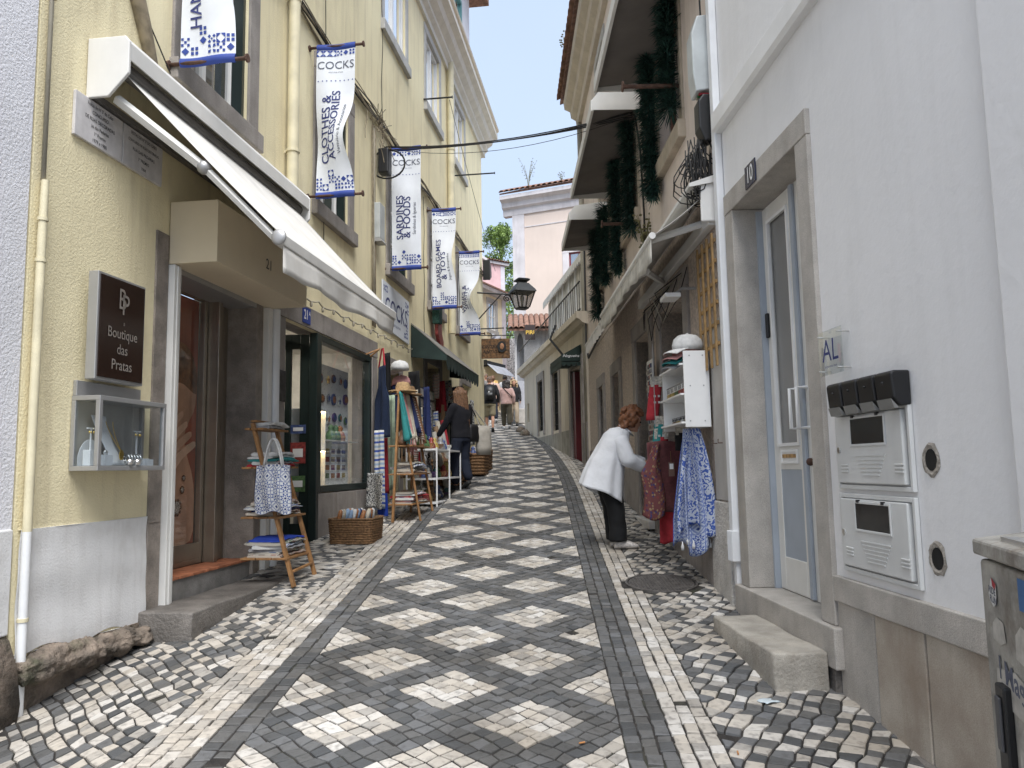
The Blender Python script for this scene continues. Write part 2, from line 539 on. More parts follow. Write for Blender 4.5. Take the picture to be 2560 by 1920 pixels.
m_greystone = mat('grey_stone', (.33, .30, .275), .8, var=.18, scale=4, streak=.4, stain=(.13, .11, .10), fleck=.35, bump=.5, bscale=80)
m_jamb = mat('worn_jamb_stone', (.30, .26, .225), .85, var=.25, scale=6, spot=.5, spot_scale=5, stain=(.14, .12, .11), fleck=.4, bump=.9, bscale=70)
m_slab = mat('brown_slab', (.42, .35, .28), .75, var=.2, scale=3, col2=(.50, .45, .38), streak=.5, stain=(.24, .18, .13), fleck=.25, bump=.2, bscale=120)
m_rock = mat('mossy_rock', (.13, .11, .09), .95, var=.4, scale=5, col2=(.30, .24, .19), spot=.6, spot_scale=6, stain=(.07, .08, .04), bump=1.0, bscale=30, bdist=.03)
m_alu = mat('aluminium', (.42, .42, .42), .45, .6, var=.05)
m_alu_w = mat('white_metal', (.72, .71, .68), .45, 0, var=.05, scale=3, streak=.12, stain=(.45, .42, .38))
m_cream_metal = mat('cream_metal', (.72, .62, .45), .5, 0, var=.04, scale=2)
m_steel = mat('brushed_steel', (.38, .33, .27), .35, .85, var=.1)
m_brass = mat('dull_brass', (.42, .30, .14), .35, .9, var=.1)
m_gold = mat('gold', (.75, .50, .12), .3, 1.0)
m_silver = mat('silver', (.75, .74, .72), .3, 1.0)
m_rust = mat('rusty_iron', (.11, .062, .045), .85, .2, var=.3, scale=20, bump=.3)
m_iron = mat('black_iron', (.016, .017, .018), .55, .3)
m_black = mat('black_plastic', (.010, .010, .011), .45)
m_cable = mat('black_cable', (.015, .015, .015), .6)
m_cablew = mat('grey_cable', (.36, .33, .26), .7)
m_brown_sign = mat('dark_brown_panel', (.022, .011, .008), .18, spec=.6)
m_pipe = mat('cream_pipe', (.66, .60, .42), .6, streak=.15, stain=(.4, .35, .25))
m_white = mat('white_paint', (.80, .80, .79), .5, var=.04, streak=.06, stain=(.5, .5, .48))
m_pipew = mat('white_pipe', (.76, .77, .78), .5, var=.05, streak=.12, stain=(.5, .5, .5))
m_blue = mat('banner_blue', (.025, .055, .27), .7)
m_banner = mat('banner_cloth', (.72, .75, .80), .8, var=.05, scale=3)
m_ink = mat('navy_ink', (.035, .045, .16), .8)
m_ink_g = mat('grey_ink', (.10, .11, .15), .8)
m_fabric = mat('awning_cloth', (.66, .64, .60), .9, var=.10, scale=3, streak=.2, stain=(.4, .36, .3))
m_green_frame = mat('dark_green_frame', (.012, .022, .02), .35)
m_wood = mat('pine_wood', (.30, .155, .06), .6, var=.25, scale=14, ov=.15)
m_wood2 = mat('trellis_wood', (.34, .21, .085), .7, var=.25, scale=20, ov=.15)
m_mortar = mat('joint_sand', (.032, .028, .025), .98, var=.4, scale=12, spot=.35, spot_scale=3, stain=(.05, .065, .025), bump=.8, bscale=90)
m_glass = glass_mat('shop_glass', alpha=.06)
m_glass_d = glass_mat('window_glass', tint=(.35, .40, .45), alpha=.55, refl=.85)
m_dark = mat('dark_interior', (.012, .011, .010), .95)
m_terracotta = mat('terracotta_tile', (.40, .15, .075), .75, var=.25, scale=10, ov=.2)
m_roof = mat('roof_tile', (.22, .12, .085), .85, var=.35, scale=9, spot=.4, spot_scale=6, stain=(.12, .09, .07), bump=.5)
m_lime = stone_mat('limestone_cobble', (.36, .34, .31), (.60, .575, .535), grime=(.19, .175, .16), gf=.65)
m_basalt = stone_mat('basalt_cobble', (.082, .085, .088), (.155, .158, .162), grime=(.066, .064, .06), gf=.5, rough=.68)
# ---------------------------------------------------------------- street
def cx(y):
    return -0.39 + 0.036 * (y - 4) - (0.005 * max(0, y - 12) ** 2 if y < 40 else 0.005 * 28 ** 2 + .28 * (y - 40))
Y0, Y1 = 0.2, 38.0
def wall_left(y):
    x = L(y / L.d.y, 0, 0).x
    return x if y < 20.2 else min(x, L(20.4 / 1, 0, 0).x) - 6.0
def wall_right(y):
    if y < 6.2: return R1(y / R1.d.y, 0, 0).x
    if y < 15.9: return R2(y, 0, 0).x
    if y < 28.5: return R3(y / R3.d.y, 0, 0).x
    return R3(y / R3.d.y, 0, 0).x + 0.0
def lat(y, zone):
    """lateral limits of a zone of the street at y, relative to the centre line"""
    c = cx(y)
    return {'left': (wall_left(y) - c - .05, -1.07), 'road': (-1.07, 1.12), 'right': (1.12, wall_right(y) - c + .05)}[zone]
def sheet(name, zone, drop):
    mb = MB()
    ys = [Y0 + (Y1 - Y0) * i / 120 for i in range(121)]
    v, f = [], []
    for y in ys:
        a, b = lat(y, zone)
        if a > b - .01: a = b - .01
        for k in range(5):
            v.append((cx(y) + a + (b - a) * k / 4, y, GX(a + (b - a) * k / 4, y) - drop))
    for i in range(120):
        for k in range(4):
            f.append((i * 5 + k, i * 5 + k + 1, i * 5 + k + 6, i * 5 + k + 5))
    mb.add(v, f)
    o = mb.struct(name, m_mortar)
    return o
def GX(u, y):
    return G(y) - .12 * min(1, max(0, (7.6 - y) / 3.0)) * min(1, max(0, (-1.30 - u) / 1.0))
road = sheet('carriageway', 'road', .008)
pave_l = sheet('left_pavement', 'left', .010)
pave_r = sheet('right_pavement', 'right', .012)

def clip(poly, ax, lim, keep_less):
    out = []
    n = len(poly)
    for i in range(n):
        p, q = poly[i], poly[(i + 1) % n]
        ip = (p[ax] <= lim) == keep_less
        iq = (q[ax] <= lim) == keep_less
        if ip: out.append(p)
        if ip != iq:
            t = (lim - p[ax]) / (q[ax] - p[ax])
            out.append((p[0] + (q[0] - p[0]) * t, p[1] + (q[1] - p[1]) * t))
    return out
def parea(p):
    return abs(sum(p[i][0] * p[(i + 1) % len(p)][1] - p[(i + 1) % len(p)][0] * p[i][1] for i in range(len(p)))) / 2

def GX(u, y):
    """street height with the fall of the left pavement towards the near doorstep"""
    return G(y) - .12 * min(1, max(0, (7.6 - y) / 3.0)) * min(1, max(0, (-1.30 - u) / 1.0))
STONES = {'road': [], 'left': [], 'right': []}
rs = random.Random(11)
def put(zone, poly, light, u0, u1):
    """poly in (u, y); u0/u1 lateral limits"""
    if u0 is not None: poly = clip(poly, 0, u0, False)
    if len(poly) > 2 and u1 is not None: poly = clip(poly, 0, u1, True)
    if len(poly) < 3 or parea(poly) < .0012: return
    STONES[zone].append((poly, light))
def quad_grid(zone, u0, u1, fn, rng_a, rng_b, light, jit=.13, limits=None):
    """cells (i, j) of a grid; fn maps grid corners to (u, y); corners jittered alike for neighbours"""
    cache = {}
    def corner(i, j):
        if (i, j) not in cache:
            cache[(i, j)] = fn(i + rs.uniform(-jit, jit), j + rs.uniform(-jit, jit))
        return cache[(i, j)]
    for i in rng_a:
        for j in rng_b:
            c = fn(i + .5, j + .5)
            if not (Y0 - .05 < c[1] < Y1): continue
            a, b = (u0, u1) if limits is None else limits(c[1])
            if c[0] < a - .12 or c[0] > b + .12: continue
            put(zone, [corner(i, j), corner(i + 1, j), corner(i + 1, j + 1), corner(i, j + 1)], light(i, j), a, b)

PITCHS = .079
q = PITCHS / math.sqrt(2)
A0 = 4.39 - 5 * q            # a diamond is centred on the axis at y = 4.39
def dia(i, j): return ((i - j) * q, A0 + (i + j) * q)
nmax = int(Y1 / (2 * q)) + 20
for i in range(-60, nmax + 20):
    pass
cache = {}
def cor(i, j):
    if (i, j) not in cache:
        u, y = dia(i, j)
        cache[(i, j)] = (u + rs.uniform(-.011, .011), y + rs.uniform(-.011, .011))
    return cache[(i, j)]
ksum = int((Y1 - A0) / q)
for sm in range(int((Y0 - A0) / q), ksum):
    for df in range(-17, 18):
        if (sm + df) % 2: continue
        i, j = (sm + df) // 2, (sm - df) // 2
        u, y = dia(i + .5, j + .5)
        if abs(u) > .95: continue
        put('road', [cor(i, j), cor(i + 1, j), cor(i + 1, j + 1), cor(i, j + 1)], (i % 8) < 5 and (j % 8) < 5, -.89, .89)
def rows(zone, u0, u1, n, pit, light):
    w = (u1 - u0) / n
    for r in range(n):
        off = rs.uniform(0, pit)
        y = Y0 + off
        while y < Y1:
            l = pit * rs.uniform(.8, 1.25)
            a, b = u0 + r * w, u0 + (r + 1) * w
            j = lambda s: rs.uniform(-s, s)
            put(zone, [(a + j(.005), y + j(.008)), (b + j(.005), y + j(.008)), (b + j(.005), y + l + j(.008)), (a + j(.005), y + l + j(.008))], light, None, None)
            y += l
rows('road', -1.07, -.89, 2, .085, False)
rows('road', .89, 1.12, 3, .08, False)
rows('left', -1.36, -1.07, 4, .105, True)
rows('right', 1.12, 1.34, 3, .095, True)
rs2 = random.Random(5)
def lf(i, j):
    a, b = i * .088, j * .078
    # rows fan out towards the kerb band
    a2 = a + .10 * math.sin(b * 1.3) + .03 * math.sin(b * 4.1)
    b2 = b + .16 * math.sin(a * 1.7 + 1) 
    t = R(-36)
    return (-1.36 + a2 * math.cos(t) - b2 * math.sin(t), 1.0 + a2 * math.sin(t) + b2 * math.cos(t))
def rf(i, j):
    a, b = i * .086, j * .078
    a2 = a + .07 * math.sin(b * 1.5) + .015 * math.sin(b * 5)
    b2 = b + .08 * math.sin(a * 1.9 + 2)
    t = R(-33)
    return (1.34 + a2 * math.cos(t) - b2 * math.sin(t), 1.0 + a2 * math.sin(t) + b2 * math.cos(t))
chk = lambda i, j: rs2.random() < (.84 if (i + j) % 2 == 0 else .30)
quad_grid('left', 0, 0, lf, range(-330, 60), range(-70, 560), chk, jit=.17, limits=lambda y: (lat(y, 'left')[0] + .04, -1.36))
quad_grid('right', 0, 0, rf, range(-380, 70), range(-70, 560), chk, jit=.17, limits=lambda y: (1.34, lat(y, 'right')[1] - .04))

MANHOLE = (1.23, 6.62, .29)
def stone_geo(poly, V, F, FM, T, light, zj):
    n = len(poly)
    gx = sum(p[0] for p in poly) / n; gy = sum(p[1] for p in poly) / n
    size = math.sqrt(parea(poly))
    tint = rs.random() if rs.random() < .9 else rs.choice([0, 1])
    tz = rs.uniform(-.0035, .0035) * zj
    ta, tb = rs.uniform(-.035, .035) * zj, rs.uniform(-.035, .035) * zj
    b = len(V)
    k1 = max(.5, 1 - .0105 / (size + .001)); k2 = max(.4, k1 - .0075 / (size + .001))
    for (k, dz) in ((k1, -.022), (k1, -.0035), (k2, 0.0)):
        for (u, y) in poly:
            uu, yy = gx + (u - gx) * k, gy + (y - gy) * k
            V.append((cx(yy) + uu, yy, GX(uu, yy) + dz + tz + ta * (u - gx) + tb * (y - gy)))
            T.append(tint)
    m = 0 if light else 1
    for lv in (0, 1):
        for i in range(n):
            F.append((b + lv * n + i, b + lv * n + (i + 1) % n, b + (lv + 1) * n + (i + 1) % n, b + (lv + 1) * n + i)); FM.append(m)
    F.append(tuple(b + 2 * n + i for i in range(n))); FM.append(m)
def stone_obj(name, V, F, FM, T, parent, mats):
    me = bpy.data.meshes.new(name)
    b0 = BASE[parent.name]
    c = Vector(V[0]) if len(V) < 40 else Vector(b0)
    me.from_pydata([tuple(Vector(p) - c) for p in V], [], F)
    for m_ in mats: me.materials.append(m_)
    if len(mats) > 1: me.polygons.foreach_set('material_index', FM)
    a = me.attributes.new('tint', 'FLOAT', 'POINT')
    a.data.foreach_set('value', T)
    o = bpy.data.objects.new(name, me)
    COL.objects.link(o)
    o.parent = parent
    o.location = c - b0
    BASE[o.name] = b0
    return o
for zone, par in (('road', road), ('left', pave_l), ('right', pave_r)):
    st = []
    for poly, light in STONES[zone]:
        n = len(poly)
        gx = sum(p[0] for p in poly) / n; gy = sum(p[1] for p in poly) / n
        x = cx(gy) + gx
        if zone == 'right' and math.hypot(x - MANHOLE[0], gy - MANHOLE[1]) < MANHOLE[2] + .04: continue
        if parea(poly) > .02 or rs2.random() < .004: continue
        # orientation: counter-clockwise
        ar = sum(poly[i][0] * poly[(i + 1) % n][1] - poly[(i + 1) % n][0] * poly[i][1] for i in range(n))
        if ar < 0: poly = poly[::-1]
        px, py = proj((x, gy, G(gy))) if gy > .8 else (-99, -99)
        vis = 0 < px < 2560 and 0 < py < 1925
        st.append((0 if vis else 1, gy, poly, light))
    st.sort(key=lambda t: (t[0], t[1]))
    for k, (vis, gy, poly, light) in enumerate(st[:300]):
        V, F, FM, T = [], [], [], []
        stone_geo(poly, V, F, FM, T, light, 1)
        stone_obj('cobblestone', V, F, FM, T, par, [m_lime if light else m_basalt])
    V, F, FM, T = [], [], [], []
    for (vis, gy, poly, light) in st[300:]:
        stone_geo(poly, V, F, FM, T, light, 1)
    o = stone_obj('cobblestones', V, F, FM, T, par, [m_lime, m_basalt])
    o['kind'] = 'stuff'

# land around: one sheet under everything, climbing with the street
mb = MB()
gx_ = [-300, -60, -20, -8, 0, 8, 20, 60, 300]
gy_ = [-300, -60, -10, 0, 4, 8, 12, 16, 20, 24, 28, 32, 38, 45, 80, 150, 400]
mb.add([(x, y, G(y) - .30) for y in gy_ for x in gx_],
       [(j * 9 + i, j * 9 + i + 1, (j + 1) * 9 + i + 1, (j + 1) * 9 + i) for j in range(len(gy_) - 1) for i in range(8)])
mb.struct('ground', mat('earth', (.12, .10, .075), .95, var=.3, scale=2))
# ---------------------------------------------------------------- facades
def holed(mb, s0, s1, z0, z1, holes, depth=.3, ends=.5, top=True):
    ss = sorted({s0, s1} | {h[0] for h in holes} | {h[1] for h in holes})
    zz = sorted({z0, z1} | {h[2] for h in holes} | {h[3] for h in holes})
    ss = [a for a in ss if s0 <= a <= s1]; zz = [a for a in zz if z0 <= a <= z1]
    idx = {}
    V, Fc = [], []
    def vi(a, c):
        if (a, c) not in idx: idx[(a, c)] = len(V); V.append((a, 0, c))
        return idx[(a, c)]
    for i in range(len(ss) - 1):
        for j in range(len(zz) - 1):
            ms, mz = (ss[i] + ss[i + 1]) / 2, (zz[j] + zz[j + 1]) / 2
            if any(h[0] < ms < h[1] and h[2] < mz < h[3] for h in holes): continue
            Fc.append((vi(ss[i], zz[j]), vi(ss[i + 1], zz[j]), vi(ss[i + 1], zz[j + 1]), vi(ss[i], zz[j + 1])))
    mb.add(V, Fc)
    for h in holes:
        d = -(h[4] if len(h) > 4 else depth)
        a, b, c, e = h[:4]
        v = [(a, 0, c), (b, 0, c), (b, 0, e), (a, 0, e), (a, d, c), (b, d, c), (b, d, e), (a, d, e)]
        mb.add(v, [(0, 1, 5, 4), (1, 2, 6, 5), (2, 3, 7, 6), (3, 0, 4, 7)])
    if ends:
        mb.add([(s0, 0, z0), (s0, -ends, z0), (s0, -ends, z1), (s0, 0, z1)], [(0, 1, 2, 3)])
        mb.add([(s1, 0, z0), (s1, -ends, z0), (s1, -ends, z1), (s1, 0, z1)], [(0, 1, 2, 3)])
        mb.add([(s0, 0, z1), (s1, 0, z1), (s1, -ends, z1), (s0, -ends, z1)], [(0, 1, 2, 3)])
def frame_ring(mb, s0, s1, z0, z1, w, n0, n1, sides='lrtb'):
    """rectangular ring of bars of width w inside s0..s1, z0..z1"""
    if 'l' in sides: mb.box(s0, s0 + w, n0, n1, z0, z1)
    if 'r' in sides: mb.box(s1 - w, s1, n0, n1, z0, z1)
    if 't' in sides: mb.box(s0 + w, s1 - w, n0, n1, z1 - w, z1)
    if 'b' in sides: mb.box(s0 + w, s1 - w, n0, n1, z0, z0 + w)

m_curtain = mat('net_curtain', (.62, .63, .64), .9, var=.15, scale=9)
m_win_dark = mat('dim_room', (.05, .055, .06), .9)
def window(bld, fr, s0, s1, z0, z1, surround=.2, stone=None, depth=.2, mid=1, rows=1, frame_m=None, curtain=True, proud=.025, sill=True, bar=.05, glass=None):
    """a framed window set in the wall: window > stone_surround, sill, pane"""
    stone = stone or m_greystone
    fm = frame_m or m_white
    mb = MB(fr)
    n0, n1 = -depth, -depth + .06
    frame_ring(mb, s0, s1, z0, z1, bar, n0, n1)
    for k in range(mid):
        c = s0 + (s1 - s0) * (k + 1) / (mid + 1)
        mb.box(c - bar * .6, c + bar * .6, n0, n1 + .004, z0 + bar, z1 - bar)
    for k in range(rows - 1):
        c = z0 + (z1 - z0) * (k + 1) / rows
        mb.box(s0 + bar, s1 - bar, n0 + .01, n1 - .008, c - .015, c + .015)
    w = mb.build('window', fm, bld, bevel=.004)
    if surround:
        sb = MB(fr)
        sb.box(s0 - surround, s0 - .001, -.04, proud, z0 - .02, z1)
        sb.box(s1 + .001, s1 + surround, -.04, proud, z0 - .02, z1)
        sb.box(s0 - surround, s1 + surround, -.04, proud + .003, z1 + .001, z1 + surround)
        sb.build('stone_surround', stone, w, bevel=.008)
        if sill:
            b2 = MB(fr)
            b2.box(s0 - surround - .02, s1 + surround + .02, -depth + .07, proud + .05, z0 - .2, z0 - .022)
            b2.build('sill', stone, w, bevel=.01)
    ne = mid + 1
    for k in range(ne):
        a = s0 + bar + (s1 - s0 - 2 * bar) * k / ne + .01
        b = s0 + bar + (s1 - s0 - 2 * bar) * (k + 1) / ne - .01
        p = MB(fr)
        p.add([(a, n0 + .03, z0 + bar), (b, n0 + .03, z0 + bar), (b, n0 + .03, z1 - bar), (a, n0 + .03, z1 - bar)], [(0, 1, 2, 3)])
        p.build('pane', glass or m_glass_d, w)
    c = MB(fr)
    if curtain:
        c.surf(lambda u, v: (s0 + (s1 - s0) * u, n0 - .06 + .012 * math.sin(u * 60), z0 + (z1 - z0) * v), 48, 1)
        c.build('curtain', m_curtain, w)
    else:
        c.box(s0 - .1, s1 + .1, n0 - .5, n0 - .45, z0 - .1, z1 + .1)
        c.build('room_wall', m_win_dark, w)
    return w

# ---- white house at the left edge
hl = thing('white_house', L(3.0, 0, L.g(3.0) - .1), 'bluish white roughcast house wall at the far left with dark stone foot', 'house')
mb = MB(L); holed(mb, -2.5, 4.40, 1.3, 11, [], ends=2); mb.build('wall', m_white_st, hl)
mb = MB(L); mb.box(-2.5, 4.40, -.3, .015, .72, 1.3); mb.build('plinth', m_plinth, hl, bevel=.01)
mb = MB(L)
rr = random.Random(3)
mb.loft([((-2.5 + 6.9 * k / 22, -.06, .36), .17 + rr.uniform(-.03, .02), .40 + rr.uniform(-.04, .03), (0, 1, 0), (0, 0, 1)) for k in range(23)], n=12, wob=.03)
mb.build('base_stone', m_rock, hl, smooth=True)

# ---- yellow building
yb = thing('yellow_building', L(12, 0, L.g(5) - .1), 'long pale yellow three storey building with stone window frames and shop banners', 'building')
WIN1 = [(5.98, 7.04), (8.86, 9.85), (11.75, 12.80), (14.42, 15.40), (17.05, 18.0)]
WIN2 = [(8.75, 9.9), (11.45, 12.70), (14.18, 15.32), (16.88, 18.0)]
holes = [(a, b, 4.85 if k == 0 else 4.72, 7.3 if k == 0 else 6.35, .22) for k, (a, b) in enumerate(WIN1)]
holes += [(a, b, 8.55, 10.0, .14) for (a, b) in WIN2]
holes += [(5.82, 7.42, .1, 3.25, .30), (7.95, 10.85, .2, 3.18, .05), (11.62, 12.25, .9, 3.1, .3), (14.1, 15.1, 1.1, 3.55, .4), (17.4, 18.3, 2.6, 3.5, .15)]
mb = MB(L); holed(mb, 4.42, 20.5, -.1, 10.6, holes, ends=6)
mb.build('wall', m_yellow, yb)
for k, (a, b) in enumerate(WIN1):
    w = window(yb, L, a, b, 4.87 if k == 0 else 4.74, 7.28 if k == 0 else 6.33, .2, depth=.20, rows=3, curtain=(k == 0), bar=.05)
    # dark green outer shutter frame inside the reveal
    sb = MB(L); frame_ring(sb, a + .0, b - .0, 4.875 if k == 0 else 4.745, 7.27 if k == 0 else 6.32, .045, -.135, -.03, 'l'); sb.build('shutter_frame', m_green_frame, w)
    sb = MB(L); frame_ring(sb, a + .0, b - .0, 4.875 if k == 0 else 4.745, 7.27 if k == 0 else 6.32, .045, -.135, -.03, 'r'); sb.build('shutter_frame', m_green_frame, w)
m_lime_frame = mat('pale_stone_frame', (.46, .45, .43), .8, var=.1, scale=5, streak=.2, stain=(.3, .28, .25))
for (a, b) in WIN2:
    window(yb, L, a, b, 8.56, 9.99, .15, stone=m_lime_frame, depth=.10, rows=1, curtain=True, bar=.06, proud=.02, glass=glass_mat('sky_glass', tint=(.6, .65, .7), alpha=.72, refl=.95))
# cornice
mb = MB(L)
prof = [(-.1, 10.2), (.06, 10.2), (.06, 10.32), (.14, 10.38), (.14, 10.46), (.26, 10.54), (.30, 10.66), (.42, 10.72), (.42, 10.84), (.34, 10.9), (-.1, 10.95)]
mb.prism(prof, 2.0, 20.85, 'a')
mb.build('cornice', mat('cornice_plaster', (.66, .63, .56), .8, var=.06, streak=.25, stain=(.42, .38, .32)), yb)
mb = MB(L)
mb.tube([(4.5, .40, 10.93), (20.8, .40, 10.93)], .07, 8)
mb.build('gutter', m_cream_metal, yb, smooth=True)
# attic storey with its window
mb = MB(L)
mb.box(16.2, 20.3, -4, -.25, 10.9, 14.6)
mb.build('attic', mat('attic_render', (.66, .65, .68), .9, var=.07, streak=.2, stain=(.5, .45, .46)), yb)
mb = MB(L); frame_ring(mb, 17.2, 18.9, 11.3, 13.6, .1, -.26, -.18); mb.box(18.0, 18.1, -.26, -.19, 11.4, 13.5)
w = mb.build('attic_window', mat('teal_paint', (.10, .25, .26), .6), yb)
mb = MB(L); mb.add([(17.3, -.235, 11.4), (18.8, -.235, 11.4), (18.8, -.235, 13.5), (17.3, -.235, 13.5)], [(0, 1, 2, 3)]); mb.build('pane', m_glass_d, w)
mb = MB(L); mb.box(15.9, 20.7, -4.2, .25, 14.6, 14.8); mb.build('attic_roof', m_roof, yb)
# plinth, white washed, over rough footing rocks
mb = MB(L)
def plin(u, v):
    s = 4.45 + 1.21 * u
    return (s, .012 + .006 * math.sin(s * 9 + v * 5) + .004 * math.sin(v * 13), .60 - .05 * u + .02 * math.sin(s * 11) + (1.29 - .60 + .05 * u - .02 * math.sin(s * 11)) * v)
mb.surf(plin, 22, 12)
mb.surf(lambda u, v: (4.45 + 1.21 * u, -.05 + .062 * v, 1.29), 4, 1)
mb.surf(lambda u, v: (4.45 + 1.21 * u, -.05 + .062 * v, .60 - .05 * u), 4, 1)
mb.build('plinth', m_plinth, yb, smooth=True, angle=40)
for k, (s, w_, h, n_) in enumerate(((4.80, .36, .11, .10), (5.22, .28, .09, .11), (5.50, .20, .075, .10))):
    rr = random.Random(20 + k)
    mb = MB(L)
    mb.loft([((s - w_ + 2 * w_ * i / 9, .03 + rr.uniform(-.015, .015), .50 - k * .010), (n_ + rr.uniform(-.03, .02)) * math.sin(math.pi * (i + .6) / 10.2) ** .25, (h * .85 + rr.uniform(-.02, .015)) * math.sin(math.pi * (i + .6) / 10.2) ** .25, (0, 1, 0), (0, 0, 1)) for i in range(10)], n=14, wob=.11, seed=k)
    fr_ = mb.build('footing_rock', m_rock, yb, smooth=True)
    md = fr_.modifiers.new('u', 'SUBSURF'); md.levels = md.render_levels = 2; md.subdivision_type = 'SIMPLE'
    for sc_k, st_k in ((.14, .045), (.03, .03)):
        tx = bpy.data.textures.new('rock', 'CLOUDS'); tx.noise_scale = sc_k; tx.noise_depth = 3
        md = fr_.modifiers.new('d', 'DISPLACE'); md.texture = tx; md.strength = st_k; md.texture_coords = 'GLOBAL'
mb = MB(L); mb.box(4.43, 5.66, -.05, .022, .1, .56); mb.build('rubble_footing', m_rock, yb)
# stone jambs and shop stone cladding
mb = MB(L); mb.box(5.663, 5.82, -.30, .015, .25, 3.42); mb.box(5.66, 5.80, .015, .022, 1.24, 1.255)
mb.build('door_jamb', m_jamb, yb, bevel=.01)
mb = MB(L); mb.box(7.315, 7.45, -.30, .012, .45, 3.30); mb.build('door_jamb', m_jamb, yb, bevel=.008)
mb = MB(L)
for (a, b, c, d) in ((7.62, 7.945, .5, 3.18), (7.62, 11.10, 3.19, 3.42), (10.86, 11.10, .8, 3.18)):
    mb = MB(L); mb.box(a, b, -.28, .022, c, d); mb.build('stone_pier' if b - a < 1 else 'stone_lintel', m_greystone, yb, bevel=.006)
# panels below the shop window
for a, b in ((8.90, 9.52), (9.53, 10.2), (10.21, 10.855)):
    mb = MB(L); mb.box(a, b, -.28, .018, .6, 1.33); mb.build('stone_panel', m_greystone, yb, bevel=.004)

# ---- doorway no. 21: steel door with poster, threshold, step
mb = MB(L)
mb.box(5.83, 5.925, -.03, .06, .50, 3.195); mb.box(5.86, 5.895, .06, .07, .51, 3.19)
mb.build('shutter_guide', m_alu_w, yb, bevel=.006)
mb = MB(L); mb.box(7.47, 7.56, -.03, .06, .56, 3.195); mb.build('shutter_guide', m_alu_w, yb, bevel=.006)
mb = MB(L); mb.tube([(7.62, .06, .63), (7.62, .06, 3.2)], .045, 12); mb.build('rain_pipe', m_pipew, yb, smooth=True, angle=40)
mb = MB(L); mb.box(5.93, 7.31, -.30, -.02, .3, .775); mb.build('threshold_riser', mat('cement', (.24, .23, .215), .9, var=.2, scale=7, spot=.4, stain=(.13, .12, .11), bump=.6), yb)
for k in range(7):
    mb = MB(L); mb.box(5.935 + k * .197, 5.935 + k * .197 + .19, -.30, -.005, .778, .80); mb.build('threshold_tile', m_terracotta, yb, bevel=.003)
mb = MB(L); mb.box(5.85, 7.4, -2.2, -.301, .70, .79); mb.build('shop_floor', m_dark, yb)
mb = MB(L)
mb.box(5.6, 7.6, -1.6, -1.5, .7, 3.4); mb.build('shop_back_wall', mat('glow_red_wall', (.20, .05, .025), .7), yb)  # red-brown colour stands in for the warm glow inside the shop
dr = MB(L)
frame_ring(dr, 5.93, 6.99, .80, 3.20, .045, -.36, -.31)
dr.box(5.975, 6.945, -.36, -.31, .845, .98)
door = dr.build('shop_door', m_steel, yb, bevel=.004)
dr = MB(L); dr.box(5.975, 6.945, -.352, -.318, .93, .955); dr.box(5.975, 6.945, -.30, -.30, .86, .86)
dr.build('brass_rail', m_brass, door)
dr = MB(L)
for (a, b, n0, n1) in ((7.00, 7.06, -.33, -.20), (7.07, 7.10, -.31, -.24), (7.12, 7.22, -.34, -.27), (7.24, 7.31, -.31, -.28)):
    dr.box(a, b, n0, n1, .80, 3.22)
dr.build('folded_leaf', m_steel, yb, bevel=.004)
dr = MB(L); dr.box(5.93, 7.45, -.30, .005, 3.16, 3.23); dr.build('shutter_box_soffit', m_alu, yb)
# poster: a generic portrait, hair, face, hand, ring, drawn with soft flat shapes
poster = MB(L); P_ = -.372
poster.box(5.975, 6.945, P_ - .012, P_, .98, 3.155)
po = poster.root('door_poster', mat('poster_brown', (.34, .075, .03), .4, var=.3, scale=2), 'tall brown poster of a hand with jewelled rings behind the shop door glass', 'poster')
def blob(pts, name, m_, k):
    mb = MB(L); n = len(pts)
    out = []
    for i in range(n):                       # closed smooth curve through the points
        p0, p1, p2, p3 = pts[i - 1], pts[i], pts[(i + 1) % n], pts[(i + 2) % n]
        for t in (0, .25, .5, .75):
            out.append(tuple(.5 * (2 * p1[j] + (p2[j] - p0[j]) * t + (2 * p0[j] - 5 * p1[j] + 4 * p2[j] - p3[j]) * t * t + (3 * p1[j] - p0[j] - 3 * p2[j] + p3[j]) * t ** 3) for j in (0, 1)))
    out = [(min(6.94, max(5.98, 5.98 + x * .96)), z) for x, z in out]
    mb.prism(out, P_, P_ + .0015 * k, 'b')
    mb.build(name, m_, po)
skin_p = mat('poster_skin', (.62, .33, .20), .45, var=.25, scale=3)
skin_p2 = mat('poster_skin_pale', (.74, .46, .31), .45, var=.2, scale=4)
hair_p = mat('poster_hair', (.20, .085, .035), .5, var=.5, scale=9)
blob([(.0, 1.0), (.95, 1.0), (.98, 1.5), (.8, 1.9), (.98, 2.2), (.9, 2.5), (.3, 2.4), (.02, 1.9)], 'printed_face', skin_p, 1)
blob([(.02, 2.0), (.05, 2.45), (.3, 2.72), (.8, 2.72), (.99, 2.5), (.99, 2.3), (.7, 2.38), (.45, 2.2), (.3, 2.02), (.15, 1.98)], 'printed_hair', hair_p, 2)
blob([(.05, 1.0), (.5, 1.0), (.62, 1.3), (.66, 1.62), (.5, 1.82), (.25, 1.74), (.12, 1.45)], 'printed_hand', skin_p2, 3)
for k in range(4):
    x0, z0_, x1, z1_ = .34 + .07 * k, 1.78 - .05 * k, .74 + .07 * k, 2.10 - .085 * k
    blob([(x0 - .02, z0_ + .01), ((x0 + x1) / 2 - .02, (z0_ + z1_) / 2 + .05), (x1, z1_ + .028), (x1 + .035, z1_), (x1 + .01, z1_ - .03), ((x0 + x1) / 2 + .02, (z0_ + z1_) / 2 - .02), (x0 + .04, z0_ - .06)], 'printed_finger', skin_p2 if k % 2 else mat('poster_skin_mid', (.68, .40, .26), .45, var=.2, scale=4), 4 + k)
